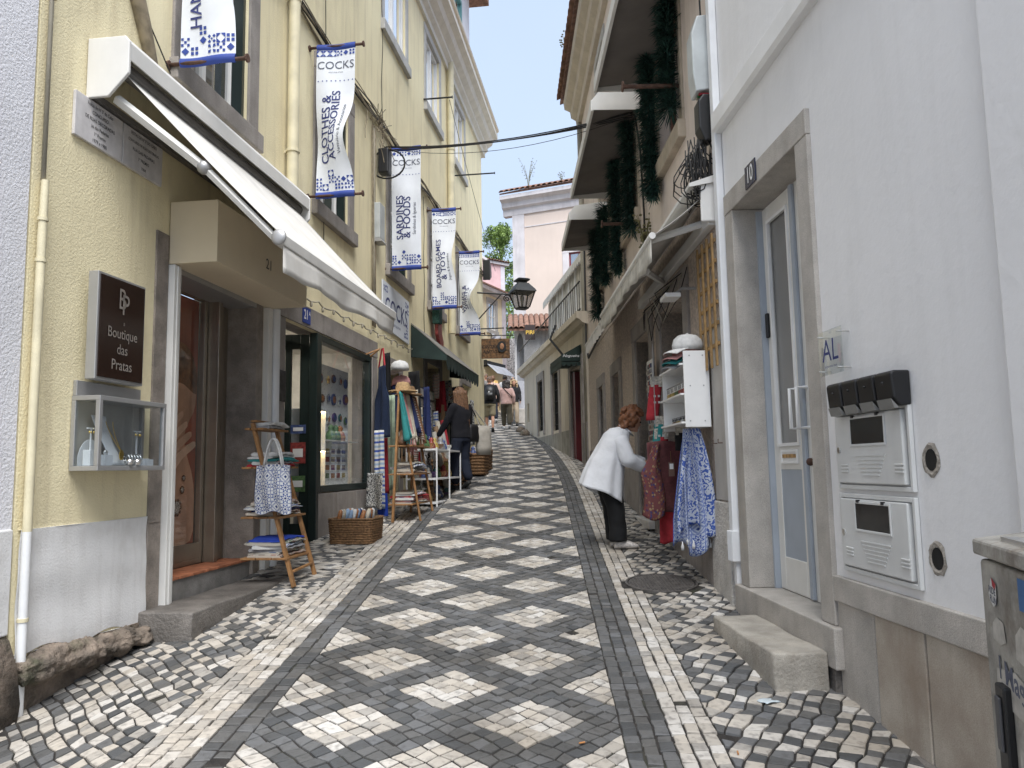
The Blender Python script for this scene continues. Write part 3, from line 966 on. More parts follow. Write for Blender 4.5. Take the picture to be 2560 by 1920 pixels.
for (x, z, r_) in ((.40, 1.88, .065), (.70, 1.30, .055), (.62, 1.37, .02), (.78, 1.45, .025), (.8, 1.55, .02)):
    j = MB(L); j.ball((5.98 + x * .96, P_ + .012, z), (r_, .008, r_), 12, 6)
    j.build('printed_jewel', mat('printed_crystal', (.45, .38, .32), .25, .3, var=.6, scale=60), po, smooth=True)
    j = MB(L)
    for t in range(10):
        an = t * .628
        j.ball((5.98 + x * .96 + r_ * 1.15 * math.cos(an), P_ + .012, z + r_ * 1.15 * math.sin(an)), (r_ * .28, .006, r_ * .28), 6, 4)
    j.build('printed_beads', mat('bronze_print', (.16, .07, .025), .3, .6), po, smooth=True)
g = MB(L); g.add([(5.975, -.325, .98), (6.945, -.325, .98), (6.945, -.325, 3.155), (5.975, -.325, 3.155)], [(0, 1, 2, 3)]); g.build('door_glass', m_glass, door)

# worn stone doorstep
def step_block(name, T, a0, a1, b0, b1, c0, c1, m_, label, seed):
    rr = random.Random(seed)
    mb = MB(T)
    na, nb, nc = 10, 4, 3
    def jig(p):
        x, y, z = p
        k = .010
        return (x + .005 * math.sin(z * 31 + y * 9 + seed), y + .005 * math.sin(x * 11 + z * 17 + seed), z + .003 * math.sin(x * 7 + seed) + .002 * math.sin(y * 23))
    def face(fn, u, v): mb.surf(lambda p, q_: jig(fn(p, q_)), u, v)
    la, lb, lc = a1 - a0, b1 - b0, c1 - c0
    face(lambda u, v: (a0 + la * u, b0 + lb * v, c1), na, nb)
    face(lambda u, v: (a0 + la * u, b1, c0 + lc * v), na, nc)
    face(lambda u, v: (a0 + la * u, b0, c0 + lc * v), na, nc)
    face(lambda u, v: (a0, b0 + lb * u, c0 + lc * v), nb, nc)
    face(lambda u, v: (a1, b0 + lb * u, c0 + lc * v), nb, nc)
    face(lambda u, v: (a0 + la * u, b0 + lb * v, c0), na, nb)
    o = mb.build(name, m_, None)
    bm = bmesh.new(); bm.from_mesh(o.data)
    bmesh.ops.remove_doubles(bm, verts=bm.verts, dist=.0005)
    bmesh.ops.recalc_face_normals(bm, faces=bm.faces)
    bm.to_mesh(o.data); bm.free()
    md = o.modifiers.new('b', 'BEVEL'); md.width = .014; md.segments = 3; md.limit_method = 'ANGLE'; md.angle_limit = R(40)
    o.data.polygons.foreach_set('use_smooth', [True] * len(o.data.polygons))
    return tag(o, label, 'step')
m_stepst = mat('worn_step_stone', (.165, .15, .135), .6, var=.3, scale=5, spot=.55, spot_scale=4, stain=(.10, .09, .08), fleck=.3, bump=.9, bscale=45, bdist=.012)
step_block('door_step', L, 5.58, 7.15, .005, .42, .30, .63, m_stepst, 'long worn grey stone step below the shop door numbered 21', 4)

# canopy box over the door
cb = MB(L); cb.box(5.83, 7.57, .008, .40, 3.20, 3.69)
c_o = cb.root('door_canopy', m_cream_metal, 'cream box canopy over the jeweller door carrying the number 21', 'canopy', bevel=.004)
lettering([('21', 0, 0, .13, dict(bold=.004))], lambda u, v: L(6.72 + u, .404, 3.40 + v), mat('black_digits', (.03, .03, .03), .5), c_o, 'house_number')

# ---- jeweller's sign
sg = MB(L); sg.box(4.87, 5.37, .055, .125, 2.2, 2.9); sg.box(4.95, 5.3, .002, .056, 2.25, 2.85)
sgo = sg.root('shop_sign', m_alu, 'dark brown framed sign reading Boutique das Pratas beside the jeweller door', 'sign', bevel=.004)
sg = MB(L); sg.box(4.888, 5.352, .1255, .132, 2.218, 2.882); sg.build('panel', m_brown_sign, sgo)
sm = lambda u, v: L(5.12 + u, .136, 2.55 + v)
m_letter = mat('silver_letters', (.50, .46, .42), .4, .7)
lettering([('Boutique', .0, -.03, .098, dict(bold=.004, sx=.88)), ('das', 0, -.135, .098, dict(bold=.004, sx=.9)), ('Pratas', 0, -.24, .098, dict(bold=.004, sx=.9)),
           ('a', .01, .045, .04, {}), ('B', -.015, .20, .20, dict(sx=.75)), ('P', .02, .165, .20, dict(sx=.8))], sm, m_letter, sgo)
# ---- jewellery display case
jc = thing('display_case', L(5.2, .1, 1.62), 'grey metal and glass jewellery display case mounted below the brown sign', 'display case')
j = MB(L)
a0, a1, n1, z0, z1 = 4.83, 5.55, .20, 1.62, 2.09
for (a, n) in ((a0, n1 - .03), (a1 - .03, n1 - .03), (a0, .004), (a1 - .03, .004)): j.box(a, a + .03, n, n + .03, z0 + .03, z1 - .03)
j.box(a0, a1, .004, n1, z0, z0 + .03); j.box(a0, a1, .004, n1, z1 - .03, z1)
j.build('case_frame', m_alu, jc, bevel=.003)
j = MB(L); j.box(a0 + .01, a1 - .05, .003, .03, z1 + .002, z1 + .10); j.build('back_plate', m_alu, jc, bevel=.003)
j = MB(L); j.box(a0 + .03, a1 - .03, .004, .012, z0 + .03, z1 - .03); j.build('back_panel', mat('grey_felt', (.42, .40, .37), .9), jc)
for (p, q_) in ((a0 + .03, 5.185), (5.195, a1 - .03)):
    j = MB(L); j.box(p, q_, n1 - .018, n1 - .014, z0 + .03, z1 - .03); j.build('glass_door', m_glass, jc)
j = MB(L); j.box(a0 + .006, a0 + .01, .034, n1 - .03, z0 + .03, z1 - .03); j.build('side_glass', m_glass, jc)
for p in (5.15, 5.23):
    j = MB(L); j.ball((p, n1 + .0, z0 + .055), .022, 12, 8); j.build('lock', m_silver, jc, smooth=True)
m_felt = mat('white_velvet', (.74, .74, .75), .8)
bust = MB(L)
bust.surf(lambda u, v: (5.02 + .13 * (u - .5) * (.75 + .5 * abs(v - .4)) + .10 * (1 - v), .055 + .09 * (1 - v) ** 1.6, z0 + .035 + .32 * v), 10, 12)
bust_o = bust.root('necklace_stand', m_felt, 'white curved necklace stand with a gold pendant inside the display case', 'jewellery stand', solid=.006, smooth=True)
ch = MB(L)
for sg_ in (-1, 1):
    ch.tube([(5.10 + sg_ * .035 * (1 - t) - .05 * (1 - t) * 0 + .03 * (t - .5), .075 + .075 * t ** 1.6 + .012, z0 + .32 - .2 * t) for t in [i / 8 for i in range(9)]], .0022, 5)
ch.build('gold_chain', m_gold, bust_o)
ch = MB(L); ch.prism([(5.115 + .022 * math.cos(t * 6.283 / 10), z0 + .10 + .034 * math.sin(t * 6.283 / 10)) for t in range(10)], .158, .164, 'b'); ch.build('pendant', m_gold, bust_o)
j = MB(L); j.surf(lambda u, v: (4.87 + .22 * u, .03 + .004 * math.sin(u * 3), z0 + .032 + .17 * v * math.sqrt(max(0, 1 - (2 * u - 1) ** 2 * .9))), 12, 2)
j.root('velvet_fan', m_felt, 'half round white velvet panel leaning at the back of the display case', 'jewellery stand', solid=.004)
for k, (s, n, w_, h) in enumerate(((4.88, .11, .035, .10), (4.97, .15, .04, .07), (5.42, .12, .03, .05))):
    j = MB(L); j.box(s - w_, s + w_, n - .025, n + .025, z0 + .032, z0 + .03 + h)
    o = j.root('velvet_block', m_felt, ['white block under a T shaped earring stand at the case left end', 'low white block with a small silver ring in the case', 'small white block at the right end of the display case'][k], 'jewellery stand', bevel=.002)
    if k == 1:
        j = MB(L); j.ball((s, n, z0 + .03 + h + .016), (.018, .012, .016), 8, 6); j.build('ring', m_silver, o, smooth=True)
for k, s in enumerate((4.89, 5.36)):
    j = MB(L); j.box(s - .004, s + .004, .098, .106, z0 + (.13 if k == 0 else .032), z0 + .26); j.box(s - .035, s + .035, .097, .107, z0 + .262, z0 + .27)
    o = j.root('earring_stand', m_felt, ['white T shaped earring stand at the near end of the display case', 'white T shaped earring stand behind the row of bangles'][k], 'jewellery stand')
    j = MB(L)
    for t in (-.028, -.012, .014, .028): j.ball((s + t, .112, z0 + .24), (.005, .004, .009), 6, 5)
    j.build('earrings', m_gold, o)
for k in range(5):
    s = 5.225 + k * .032
    j = MB(L); j.tube([(s, .12 + .026 * math.cos(t * .524), z0 + .075 + .030 * math.sin(t * .524)) for t in range(13)], .0065, 6, cap=False)
    j.root('bangle', m_silver, 'pale bangle, %s from the left of the row inside the jewellery case' % ['first', 'second', 'third', 'fourth', 'fifth'][k], 'bangle', 'bangles standing in a row', smooth=True)
j = MB(L); j.box(5.41, 5.48, .15, .155, z0 + .032, z0 + .075); j.root('earring_card', m_felt, 'white card with two earrings at the front of the display case', 'card')

# ---- two festival plaques
mpl = mat('plaque_marble', (.60, .58, .58), .5, var=.14, scale=6, streak=.3, stain=(.28, .26, .26))
mink = mat('plaque_ink', (.035, .035, .04), .7)
for k, (a, b, lines) in enumerate(((4.72, 5.195, ['Festas de Nª Sª do Cabo', 'CONCURSO', 'DE RUAS DECORADAS', 'ua das Padarias', '1º Premio', '1979 e 1980']),
                                   (5.205, 5.675, ['FESTAS DE Nª Sª DO CABO', 'CONCURSO DE RUAS DECORADAS', 'RUA DAS PADARIAS', '1º PREMIO', '1984']))):
    j = MB(L); j.box(a, b, .003, .025, 3.755, 4.05)
    o = j.root('wall_plaque', mpl, ['left marble plaque dated 1979 e 1980 under the awning', 'right marble plaque dated 1984 under the awning'][k], 'plaque', bevel=.003)
    c_ = (a + b) / 2
    lettering([(t, 0, .11 - i * (.046 if k == 0 else .055), .034 if len(t) < 24 else .030, dict(bold=.006, sx=.86 if len(t) < 22 else .76)) for i, t in enumerate(lines)], lambda u, v: L(c_ + u, .0275, 3.905 + v), mink, o)

# ---- downpipe between the two houses
j = MB(L); j.tube([(4.47, .03, 3.35), (4.46, .03, 6.2)], .014, 8)
dp = thing('downpipe', L(4.47, .05, .5), 'cream downpipe running down the joint between white and yellow house', 'pipe')
j.build('thin_conduit', m_cablew, dp, smooth=True)
j = MB(L); j.tube([(4.47, .04, 1.28), (4.47, .04, 3.0), (4.475, .04, 3.35)], [.025, .025, .021], 12); j.build('cream_length', m_pipe, dp, smooth=True, angle=40)
j = MB(L); j.tube([(4.47, .04, .20), (4.47, .04, 1.28)], .025, 12); j.build('white_length', m_pipew, dp, smooth=True, angle=40)
for z in (.78, 2.85, 3.1, 4.5):
    j = MB(L); j.tube([(4.47, .04, z), (4.47, .04, z + .02)], .030 if z < 4 else .019, 12); j.build('clamp', m_pipe, dp, smooth=True, angle=40)
for k, (s, z0_, z1_, lab) in enumerate(((7.90, 4.35, 10.1, 'cream rain pipe on the yellow wall left of the second upper window'), (16.05, 4.4, 10.4, 'cream rain pipe between the far upper windows of the yellow building'))):
    r_ = .062 if k == 0 else .075
    j = MB(L); j.tube([(s, .09, z0_), (s, .09, z1_)], r_, 12); o = j.root('rain_pipe', m_pipe, lab, 'pipe', smooth=True, angle=40)
    for z in (z0_ + .6, z0_ + 2.3, z0_ + 4):
        j = MB(L); j.tube([(s, .09, z), (s, .09, z + .03)], r_ + .012, 12); j.box(s - .012, s + .012, .0, .06, z, z + .03); j.build('clamp', m_pipe, o)

# ---- retractable awning over the jeweller's shop
aw = thing('shop_awning', L(6.4, 0, 3.2), 'white folding arm awning with long cassette over the jeweller shop front', 'awning')
j = MB(L)
j.prism([(.004, 4.05), (.16, 4.05), (.30, 4.20), (.30, 4.42), (.27, 4.46), (.004, 4.46)], 4.835, 4.86, 'a'); j.build('end_cap', m_alu_w, aw, bevel=.006)
j = MB(L); j.prism([(.004, 4.05), (.16, 4.05), (.30, 4.20), (.30, 4.42), (.27, 4.46), (.004, 4.46)], 7.86, 7.885, 'a'); j.build('end_cap', m_alu_w, aw, bevel=.006)
j = MB(L); j.prism([(.004, 4.44), (.26, 4.44), (.285, 4.40), (.285, 4.30), (.296, 4.30), (.296, 4.412), (.268, 4.455), (.004, 4.455)], 4.862, 7.858, 'a'); j.build('cassette_hood', m_alu_w, aw)
j = MB(L); j.box(4.862, 7.858, .004, .05, 4.06, 4.10); j.tube([(4.862, .17, 4.30), (7.858, .17, 4.30)], .055, 12); j.build('roller', mat('grey_metal', (.22, .21, .2), .5, .5), aw)
FB_N, FB_Z = 1.15, 3.18
j = MB(L)
j.surf(lambda u, v: (4.93 + .36 * v + (2.85 - .22 * v) * u, .19 + (FB_N - .19) * v, 4.27 + (FB_Z + .03 - 4.27) * v - .012 * math.sin(math.pi * v)), 20, 12)
j.build('awning_cloth', m_fabric, aw, solid=.004, smooth=True)
j = MB(L); j.prism([(FB_N - .03, FB_Z - .05), (FB_N + .03, FB_Z - .05), (FB_N + .035, FB_Z + .02), (FB_N, FB_Z + .05), (FB_N - .03, FB_Z + .03)], 5.27, 8.02, 'a'); j.build('front_bar', m_alu_w, aw, bevel=.004)
j = MB(L); j.ball((5.27, FB_N, FB_Z), (.02, .055, .055), 12, 8); j.build('bar_cap', m_alu, aw, smooth=True)
j = MB(L)
j.surf(lambda u, v: (5.30 + 2.70 * u, FB_N + .02 + .010 * math.sin(u * 37) * v + .02 * v * math.sin(u * 11), FB_Z - .05 - (.17 + .012 * math.sin(u * 17) + .02 * (1 - u)) * v), 60, 4)
j.build('valance', m_fabric, aw, solid=.003, smooth=True)
def arm(s_wall, s_el, s_end):
    j = MB(L)
    e = (s_el, .66, 3.66)
    p0, p1 = (s_wall, .14, 4.09), (s_end, FB_N - .04, FB_Z + .0)
    def bar(p, q_, w):
        P0, P1 = L(*p), L(*q_)
        j.tube([p, q_], w, 4)
    bar(p0, e, .036); bar(e, p1, .030)
    a_ = j.build('arm', m_alu_w, aw, bevel=.005)
    k = MB(L); k.ball(e, .05, 10, 7); k.build('elbow', m_alu, a_, smooth=True)
arm(4.95, 5.16, 5.33)
arm(7.72, 7.4, 7.8)

# ---- banners on rusty poles
def shape_tile(kind, u, v, w):
    """flat polygons of one printed tile: list of polygons in sheet metres"""
    h = w / 2
    sq = lambda x, y, r: [(u + x * w - r * w, v + y * w - r * w), (u + x * w + r * w, v + y * w - r * w), (u + x * w + r * w, v + y * w + r * w), (u + x * w - r * w, v + y * w + r * w)]
    di = lambda x, y, r: [(u + x * w, v + y * w - r * w), (u + x * w + r * w, v + y * w), (u + x * w, v + y * w + r * w), (u + x * w - r * w, v + y * w)]
    if kind == 0:       # blue square with white lozenge: four corner triangles
        return [[(u + a * h, v + b * h), (u, v + b * h), (u + a * h, v)] if a * b > 0 else [(u + a * h, v + b * h), (u + a * h, v), (u, v + b * h)] for a in (-1, 1) for b in (-1, 1)]
    if kind == 1: return [di(0, 0, .42)]
    if kind == 2: return [di(a * .28, b * .28, .2) for a in (-1, 1) for b in (-1, 1)] + [di(0, 0, .14)]
    if kind == 3: return [sq(a * .33, b * .33, .14) for a in (-1, 0, 1) for b in (-1, 0, 1) if (a + b) % 2 == 0]
    if kind == 4: return [[(u + a * .1 * w, v + b * .1 * w), (u + a * .45 * w, v + b * .18 * w), (u + a * .45 * w, v + b * .45 * w), (u + a * .18 * w, v + b * .45 * w)] for a in (-1, 1) for b in (-1, 1)]
    return [sq(a * .25, b * .25, .17) for a in (-1, 1) for b in (-1, 1)]
def banner(s, z0, z1, text, sub, label, tv=None, pinch=.0, v0=.35, twist=.0, cut=False, seed=0, tilt=0.0, n0=.10, n1=.56):
    rr = random.Random(seed)
    b = thing('shop_banner', L(s, .3, z0), label, 'banner', 'shop banners on the yellow building')
    W, H = n1 - n0, z1 - z0
    def sp(u, v):        # u 0..W from the wall, v 0..H
        t = v / H
        e = math.exp(-((t - v0) / .17) ** 2)
        f = 1 - pinch * e
        x = u / W
        return L(s - twist * e * (x - .3) * 1.0 + .012 * math.sin(6 * x + 5 * t) - .03 * math.sin(math.pi * t), n0 + .0 + W * (x * f + .22 * pinch * e * x * (1 - x)) + tilt * (1 - t), z0 + v)
    def mp(u, v):
        p = sp(u, v)
        e1 = sp(u + .002, v) - p; e2 = sp(u, v + .002) - p
        nn = e1.cross(e2).normalized()
        if nn.y > 0: nn = -nn
        return p + nn * .004
    mb = MB(); mb.surf(lambda u, v: sp(u * W, .07 + (H - .14) * v), 22, 60); mb.build('cloth', m_banner, b, smooth=True, recalc=False)
    for (va, vb) in ((0, .075), (H - .075, H)):
        mb = MB()
        mb.surf(lambda u, v: sp(u * W * 1.0, va + (vb - va) * v) + L.d * (-.018 * math.sin(math.pi * v)), 12, 4)
        mb.surf(lambda u, v: sp(u * W * 1.0, va + (vb - va) * v) + L.d * (.018 * math.sin(math.pi * v)), 12, 4)
        mb.build('hem', m_blue, b, smooth=True)
    for v in (.03, H - .03):
        mb = MB(L); mb.tube([(s, .0, z0 + v), (s, n1 + .09, z0 + v)], .016, 8); o = mb.build('pole', m_rust, b, smooth=True)
        mb = MB(L); mb.tube([(s, n1 + .085, z0 + v), (s, n1 + .10, z0 + v)], .034, 10); mb.build('pole_knob', m_rust, o)
        mb = MB(L); mb.tube([(s, .0, z0 + v), (s, .015, z0 + v)], .036, 10); mb.build('wall_flange', m_rust, o)
    def polys(ps, name, m_):
        k = MB()
        for p in ps: k.addw([mp(*q_) for q_ in p], [tuple(range(len(p)))])
        k.build(name, m_, b, recalc=False)['kind'] = 'stuff'
    t = W / 6
    ps = []
    for i in range(6): ps += shape_tile(rr.choice([0, 1, 2, 3, 4, 5]), (i + .5) * t, H - .075 - t * .55, t * .96)
    for (i, r_, k) in ((0, 1, 2), (1, 0, 4), (2, 1, 0), (3, 0, 3), (3, 1, 1), (4, 0, 2), (4, 1, 5), (5, 0, 0), (5, 1, 4), (0, 0, 0), (2, 2, 4)):
        ps += shape_tile((k + seed) % 6, (i + .5) * t, .09 + (r_ + .5) * t, t * .96)
    polys(ps, 'tile_print', m_blue)
    dots = []
    for i in range(9): dots += shape_tile(1, W * (.06 + .11 * i), H - .46, .022)
    polys(dots, 'dotted_line', m_blue)
    lettering([('COCKS', W * .5, H - .27, .135, dict(bold=.0, sx=.98)), ('PORTUGAL STORE', W * .5, H - .355, .020, dict())], mp, m_ink_g, b, 'shop_name')
    lettering([(x, W * (.30 + .24 * i), (.47 + .47 * H * .38 if len(x) < 10 else .46 + .40 * H * .52) if tv is None else tv, min(.155, 1.65 / (len(x) + 1.2) * (1.0)), dict(bold=.012, rot=math.pi / 2)) for i, x in enumerate(text)], mp, m_ink, b, 'slogan')
    lettering([(sub, W * .78, .47 + .40 * H * .42, .07, dict(rot=math.pi / 2, sx=.9))], mp, m_ink_g, b, 'small_slogan')
    return b
banner(5.75, 4.74, 6.95, ['HANDICRAFT'], 'Artesanato', 'cropped banner reading HAN above the awning, nearest the camera', tv=.76, pinch=.30, v0=.45, twist=.12, seed=1)
banner(8.52, 4.66, 6.50, ['CLOTHES &', 'ACCESSORIES'], 'Vestuário & Acessórios', 'curling shop banner reading CLOTHES & ACCESSORIES', pinch=.20, v0=.36, twist=.20, seed=2)
banner(11.56, 4.60, 6.56, ['SARDINES', '& FOODS'], 'Sardinhas & Iguarias', 'flat shop banner reading SARDINES & FOODS behind the cable loop', pinch=.0, seed=3)
banner(14.22, 4.54, 6.48, ['BOARD GAMES', '& TOYS'], 'Jogos & Brinquedos', 'shop banner reading BOARD GAMES & TOYS', pinch=.16, v0=.5, twist=.10, seed=4)
banner(16.80, 4.48, 6.38, ['WINES &', 'SPIRITS'], 'Vinhos & Licores', 'twisted farthest shop banner reading WINES', pinch=.42, v0=.42, twist=.25, seed=5)
# ---------------------------------------------------------------- white house on the right (no. 10)
wh = thing('white_house', R1(4.0, 0, .2), 'smooth white house on the right with granite base and door number 10', 'house')
mb = MB(R1)
holed(mb, -2.5, 5.92, .985, 9.5, [(4.30, 5.70, .6, 3.60, .1)], ends=2)
mb.build('wall', m_white_wall, wh)
mb = MB(R1); mb.box(-2.5, 2.73, -.02, .045, .99, 9.5); mb.build('pilaster', m_white_wall, wh, bevel=.01)
mb = MB(R1); mb.prism([(-.02, 4.17), (.05, 4.17), (.07, 4.20), (.07, 4.33), (.05, 4.36), (-.02, 4.38)], 2.735, 5.80, 'a'); mb.build('string_course', m_white, wh)
mb = MB(R1); mb.box(2.735, 4.245, -.02, .028, .855, .99); mb.build('granite_band', m_granite, wh, bevel=.006)
mb = MB(R1); mb.box(-2.5, 2.73, -.02, .075, .855, .988); mb.build('granite_band', m_granite, wh, bevel=.006)
for k, (a, b) in enumerate(((3.862, 4.245), (3.432, 3.850), (2.99, 3.42), (2.56, 2.98), (2.1, 2.55), (1.5, 2.09), (.8, 1.49))):
    mb = MB(R1); mb.box(a, b, -.05, .012 + .003 * (k % 2) + (.047 if b < 2.7 else 0), .0, .853); mb.build('base_slab', m_granite if k == 0 else m_slab, wh, bevel=.004)
mb = MB(R1); mb.box(2.6, 4.3, -.05, .05, .1, .31); mb.build('footing_strip', m_stepst, wh, bevel=.02)
# stone door case
for nm, (a, b, c, d) in (('door_jamb', (4.25, 4.418, .72, 3.478)), ('door_jamb', (5.562, 5.735, .72, 3.478)), ('door_lintel', (4.25, 5.735, 3.48, 3.635))):
    mb = MB(R1); mb.box(a, b, -.24, .028 if 'jamb' in nm else .031, c, d); mb.build(nm, m_granite, wh, bevel=.006)
mb = MB(R1); mb.box(4.20, 5.80, -.26, .06, .50, .718); mb.build('door_sill', m_granite, wh, bevel=.008)
mb = MB(R1); mb.box(4.25, 5.75, -.2, .045, .1, .498); mb.build('sill_footing', m_stepst, wh, bevel=.008)
# double door
m_bluegrey = mat('blue_grey_paint', (.36, .40, .45), .5, var=.05, streak=.1, stain=(.25, .26, .28))
m_offw = mat('door_white', (.70, .69, .65), .5, var=.05, streak=.12, stain=(.45, .42, .36))
def leaf(a0, a1):
    d = MB(R1)
    z0, z1 = .722, 3.46
    d.box(a0, a0 + .10, -.235, -.19, z0, z1); d.box(a1 - .10, a1, -.235, -.19, z0, z1)
    d.box(a0 + .10, a1 - .10, -.235, -.19, z1 - .12, z1); d.box(a0 + .10, a1 - .10, -.235, -.19, 1.55, 1.72); d.box(a0 + .10, a1 - .10, -.235, -.19, z0, .95)
    lf_ = d.build('door_leaf', m_offw, wh, bevel=.006)
    p = MB(R1); p.box(a0 + .09, a1 - .09, -.222, -.195, .94, 1.56); p.build('lower_panel', m_bluegrey, lf_, bevel=.01)
    p = MB(R1); p.box(a0 + .10, a1 - .10, -.218, -.212, 1.72, z1 - .12); p.build('pane', mat('frosted_glass', (.22, .22, .215), .25, var=.1, scale=1.0), lf_)
    p = MB(R1); frame_ring(p, a0 + .09, a1 - .09, 1.71, z1 - .11, .022, -.20, -.178); p.build('glazing_bead', m_white, lf_)
    return lf_
lf1 = leaf(4.99, 5.54)
lf2 = leaf(4.43, 4.97)
mb = MB(R1); mb.box(4.955, 5.005, -.19, -.165, .73, 3.45); mb.build('meeting_stile', m_bluegrey, wh, bevel=.006)
mb = MB(R1); mb.box(5.541, 5.565, -.239, -.15, .72, 3.455); mb.build('door_frame', m_bluegrey, wh)
mb = MB(R1); frame_ring(mb, 5.12, 5.40, 1.59, 1.685, .018, -.19, -.178); mb.box(5.138, 5.382, -.19, -.183, 1.608, 1.667)
ls_ = mb.build('letter_slot', m_white, lf1, bevel=.003)
mb = MB(R1); mb.box(5.15, 5.37, -.183, -.178, 1.63, 1.655); mb.build('slot_flap', mat('rusty_flap', (.36, .22, .09), .7, var=.4, scale=30), ls_) if False else mb.build('slot_flap', mat('rusty_flap', (.36, .22, .09), .7, var=.4, scale=30), lf1)
for a in (5.045, 4.93):
    mb = MB(R1); mb.tube([(a, -.19, 1.82), (a, -.12, 1.82), (a, -.12, 2.08), (a, -.19, 2.08)], .012, 8); mb.build('pull_handle', m_white, lf1, smooth=True, angle=50)
mb = MB(R1); mb.box(5.49, 5.525, -.19, -.165, 2.50, 2.68); mb.build('intercom', m_black, lf1, bevel=.008)
mb = MB(R1); mb.ball((4.90, -.17, 1.60), .025, 10, 8); mb.build('door_knob', m_rust, lf2, smooth=True)
# number plate
mb = MB(R1); mb.box(5.02, 5.22, .033, .042, 3.50, 3.66)
npl = mb.root('number_plate', mat('enamel_navy', (.015, .018, .05), .25), 'small dark enamel plate with white number 10 over the right door', 'plate', bevel=.003)
lettering([('10', 0, 0, .16, dict(bold=.012, sx=.8))], lambda u, v: R1(5.12 - u, .0445, 3.578 + v), m_white, npl, 'house_number')

# doorstep blocks
SB = lambda a, b, c: R1(a, b, c)
step_block('door_step', R1, 4.28, 5.36, .06, .36, .24, .575, mat('pale_step_stone', (.40, .37, .32), .85, var=.2, scale=5, spot=.5, spot_scale=4, stain=(.22, .19, .15), fleck=.25, bump=.8, bscale=50), 'pale rough stone step block below door number 10', 9)
# white downpipe at the corner
cp = thing('corner_pipe', R1(5.85, .05, .5), 'white square downpipe at the corner of the white house', 'pipe')
mb = MB(R1); mb.box(5.78, 5.86, .002, .06, 1.08, 9.0); mb.build('pipe_length', m_pipew, cp, bevel=.008)
mb = MB(R1); mb.box(5.765, 5.875, .002, .075, .88, 1.10)
for k in range(5): mb.box(5.775 + k * .02, 5.783 + k * .02, .075, .079, .88, 1.10)
mb.build('pipe_shoe', m_pipew, cp, bevel=.004)
mb = MB(R1); mb.box(5.80, 5.855, .002, .04, .45, .88); mb.build('pipe_foot', m_plinth, cp)

# meter cabinets
m_cab = mat('cabinet_grey', (.64, .645, .63), .5, var=.05, streak=.12, stain=(.36, .36, .34))
def cabinet(z0, label):
    a0, a1, h = 3.415, 4.125, .40
    c = thing('meter_cabinet', R1(3.77, 0, z0), label, 'cabinet', 'grey meter cabinets')
    m = MB(R1); frame_ring(m, a0, a1, z0, z0 + h, .022, .002, .022); m.build('cabinet_frame', m_cab, c, bevel=.003)
    m = MB(R1); m.box(a0 + .05, a1 - .024, .003, .030, z0 + .03, z0 + h - .026); dr_ = m.build('cabinet_door', m_cab, c, bevel=.006)
    m = MB(R1); frame_ring(m, 3.60, 3.945, z0 + h - .185, z0 + h - .035, .012, .030, .036); w = m.build('window_rim', m_cab, c, bevel=.002)
    m = MB(R1); m.box(3.612, 3.933, .0302, .033, z0 + h - .173, z0 + h - .047); m.build('window_pane', mat('dark_pane', (.015, .016, .017), .15, var=.3, scale=6), w)
    for k in range(6):
        q_ = .30 - .012 * k * 2
        m = MB(R1); m.box(3.77 - q_ / 2, 3.77 + q_ / 2 - .02, .030, .034, z0 + .165 - k * .019, z0 + .171 - k * .019); m.build('embossed_line', m_cab, c)
    for s_ in (3.50, 4.02):
        for k in range(3):
            m = MB(R1); m.box(s_ - .035, s_ + .035, .030, .036, z0 + .085 + k * .017, z0 + .093 + k * .017); m.build('vent_slot', m_cab, c, bevel=.002)
    m = MB(R1); m.tube([(4.075, .030, z0 + .20), (4.075, .036, z0 + .20)], .016, 12); m.build('lock', m_silver, c)
    for s_ in (3.66, 3.9):
        m = MB(R1); m.box(s_ - .01, s_ + .01, .030, .042, z0 + h - .042, z0 + h - .028); m.build('clip', m_black, c)
cabinet(1.458, 'upper grey meter cabinet with dark window right of door 10')
cabinet(1.035, 'lower grey meter cabinet with dark window just above the granite band')
# black letterboxes
for k in range(4):
    a = 3.405 + k * .165
    o = thing('letterbox', R1(a, .05, 1.82), ['black letterbox nearest the camera, first of the row of four', 'second black letterbox of the row of four', 'third black letterbox of the row of four', 'black letterbox closest to the door, last of the row of four'][k], 'letterbox', 'black letterboxes')
    m = MB(R1)
    m.prism([(.003, 1.845), (.06, 1.845), (.085, 1.88), (.095, 1.99), (.08, 2.003), (.003, 2.003)], a + .004, a + .150, 'a'); m.build('box_body', m_black, o, bevel=.012, seg=3)
    m = MB(R1); m.prism([(.055, 1.834), (.08, 1.834), (.092, 1.876), (.064, 1.844)], a + .015, a + .14, 'a'); m.build('paper_lip', mat('smoked_lip', (.20, .20, .19), .4), o)
    m = MB(R1); m.ball((a + .08, .093, 1.95), .006, 8, 6); m.build('lock', m_black, o)
# acrylic plate
m = MB(R1); m.box(3.925, 4.195, .05, .055, 2.06, 2.30)
al = m.root('acrylic_plate', glass_mat('acrylic', tint=(.93, .95, .95), alpha=.10), 'clear acrylic plate with letters AL above the letterboxes', 'plate')
lettering([('AL', 0, .005, .17, dict(sx=.95)), ('alojamento local', 0, -.075, .021, {})], lambda u, v: R1(4.055 - u, .0565, 2.18 + v), m_ink, al)
for a in (3.95, 4.17):
    for z in (2.085, 2.275):
        m = MB(R1); m.tube([(a, .0, z), (a, .07, z)], .005, 8); m.build('standoff', m_silver, al)
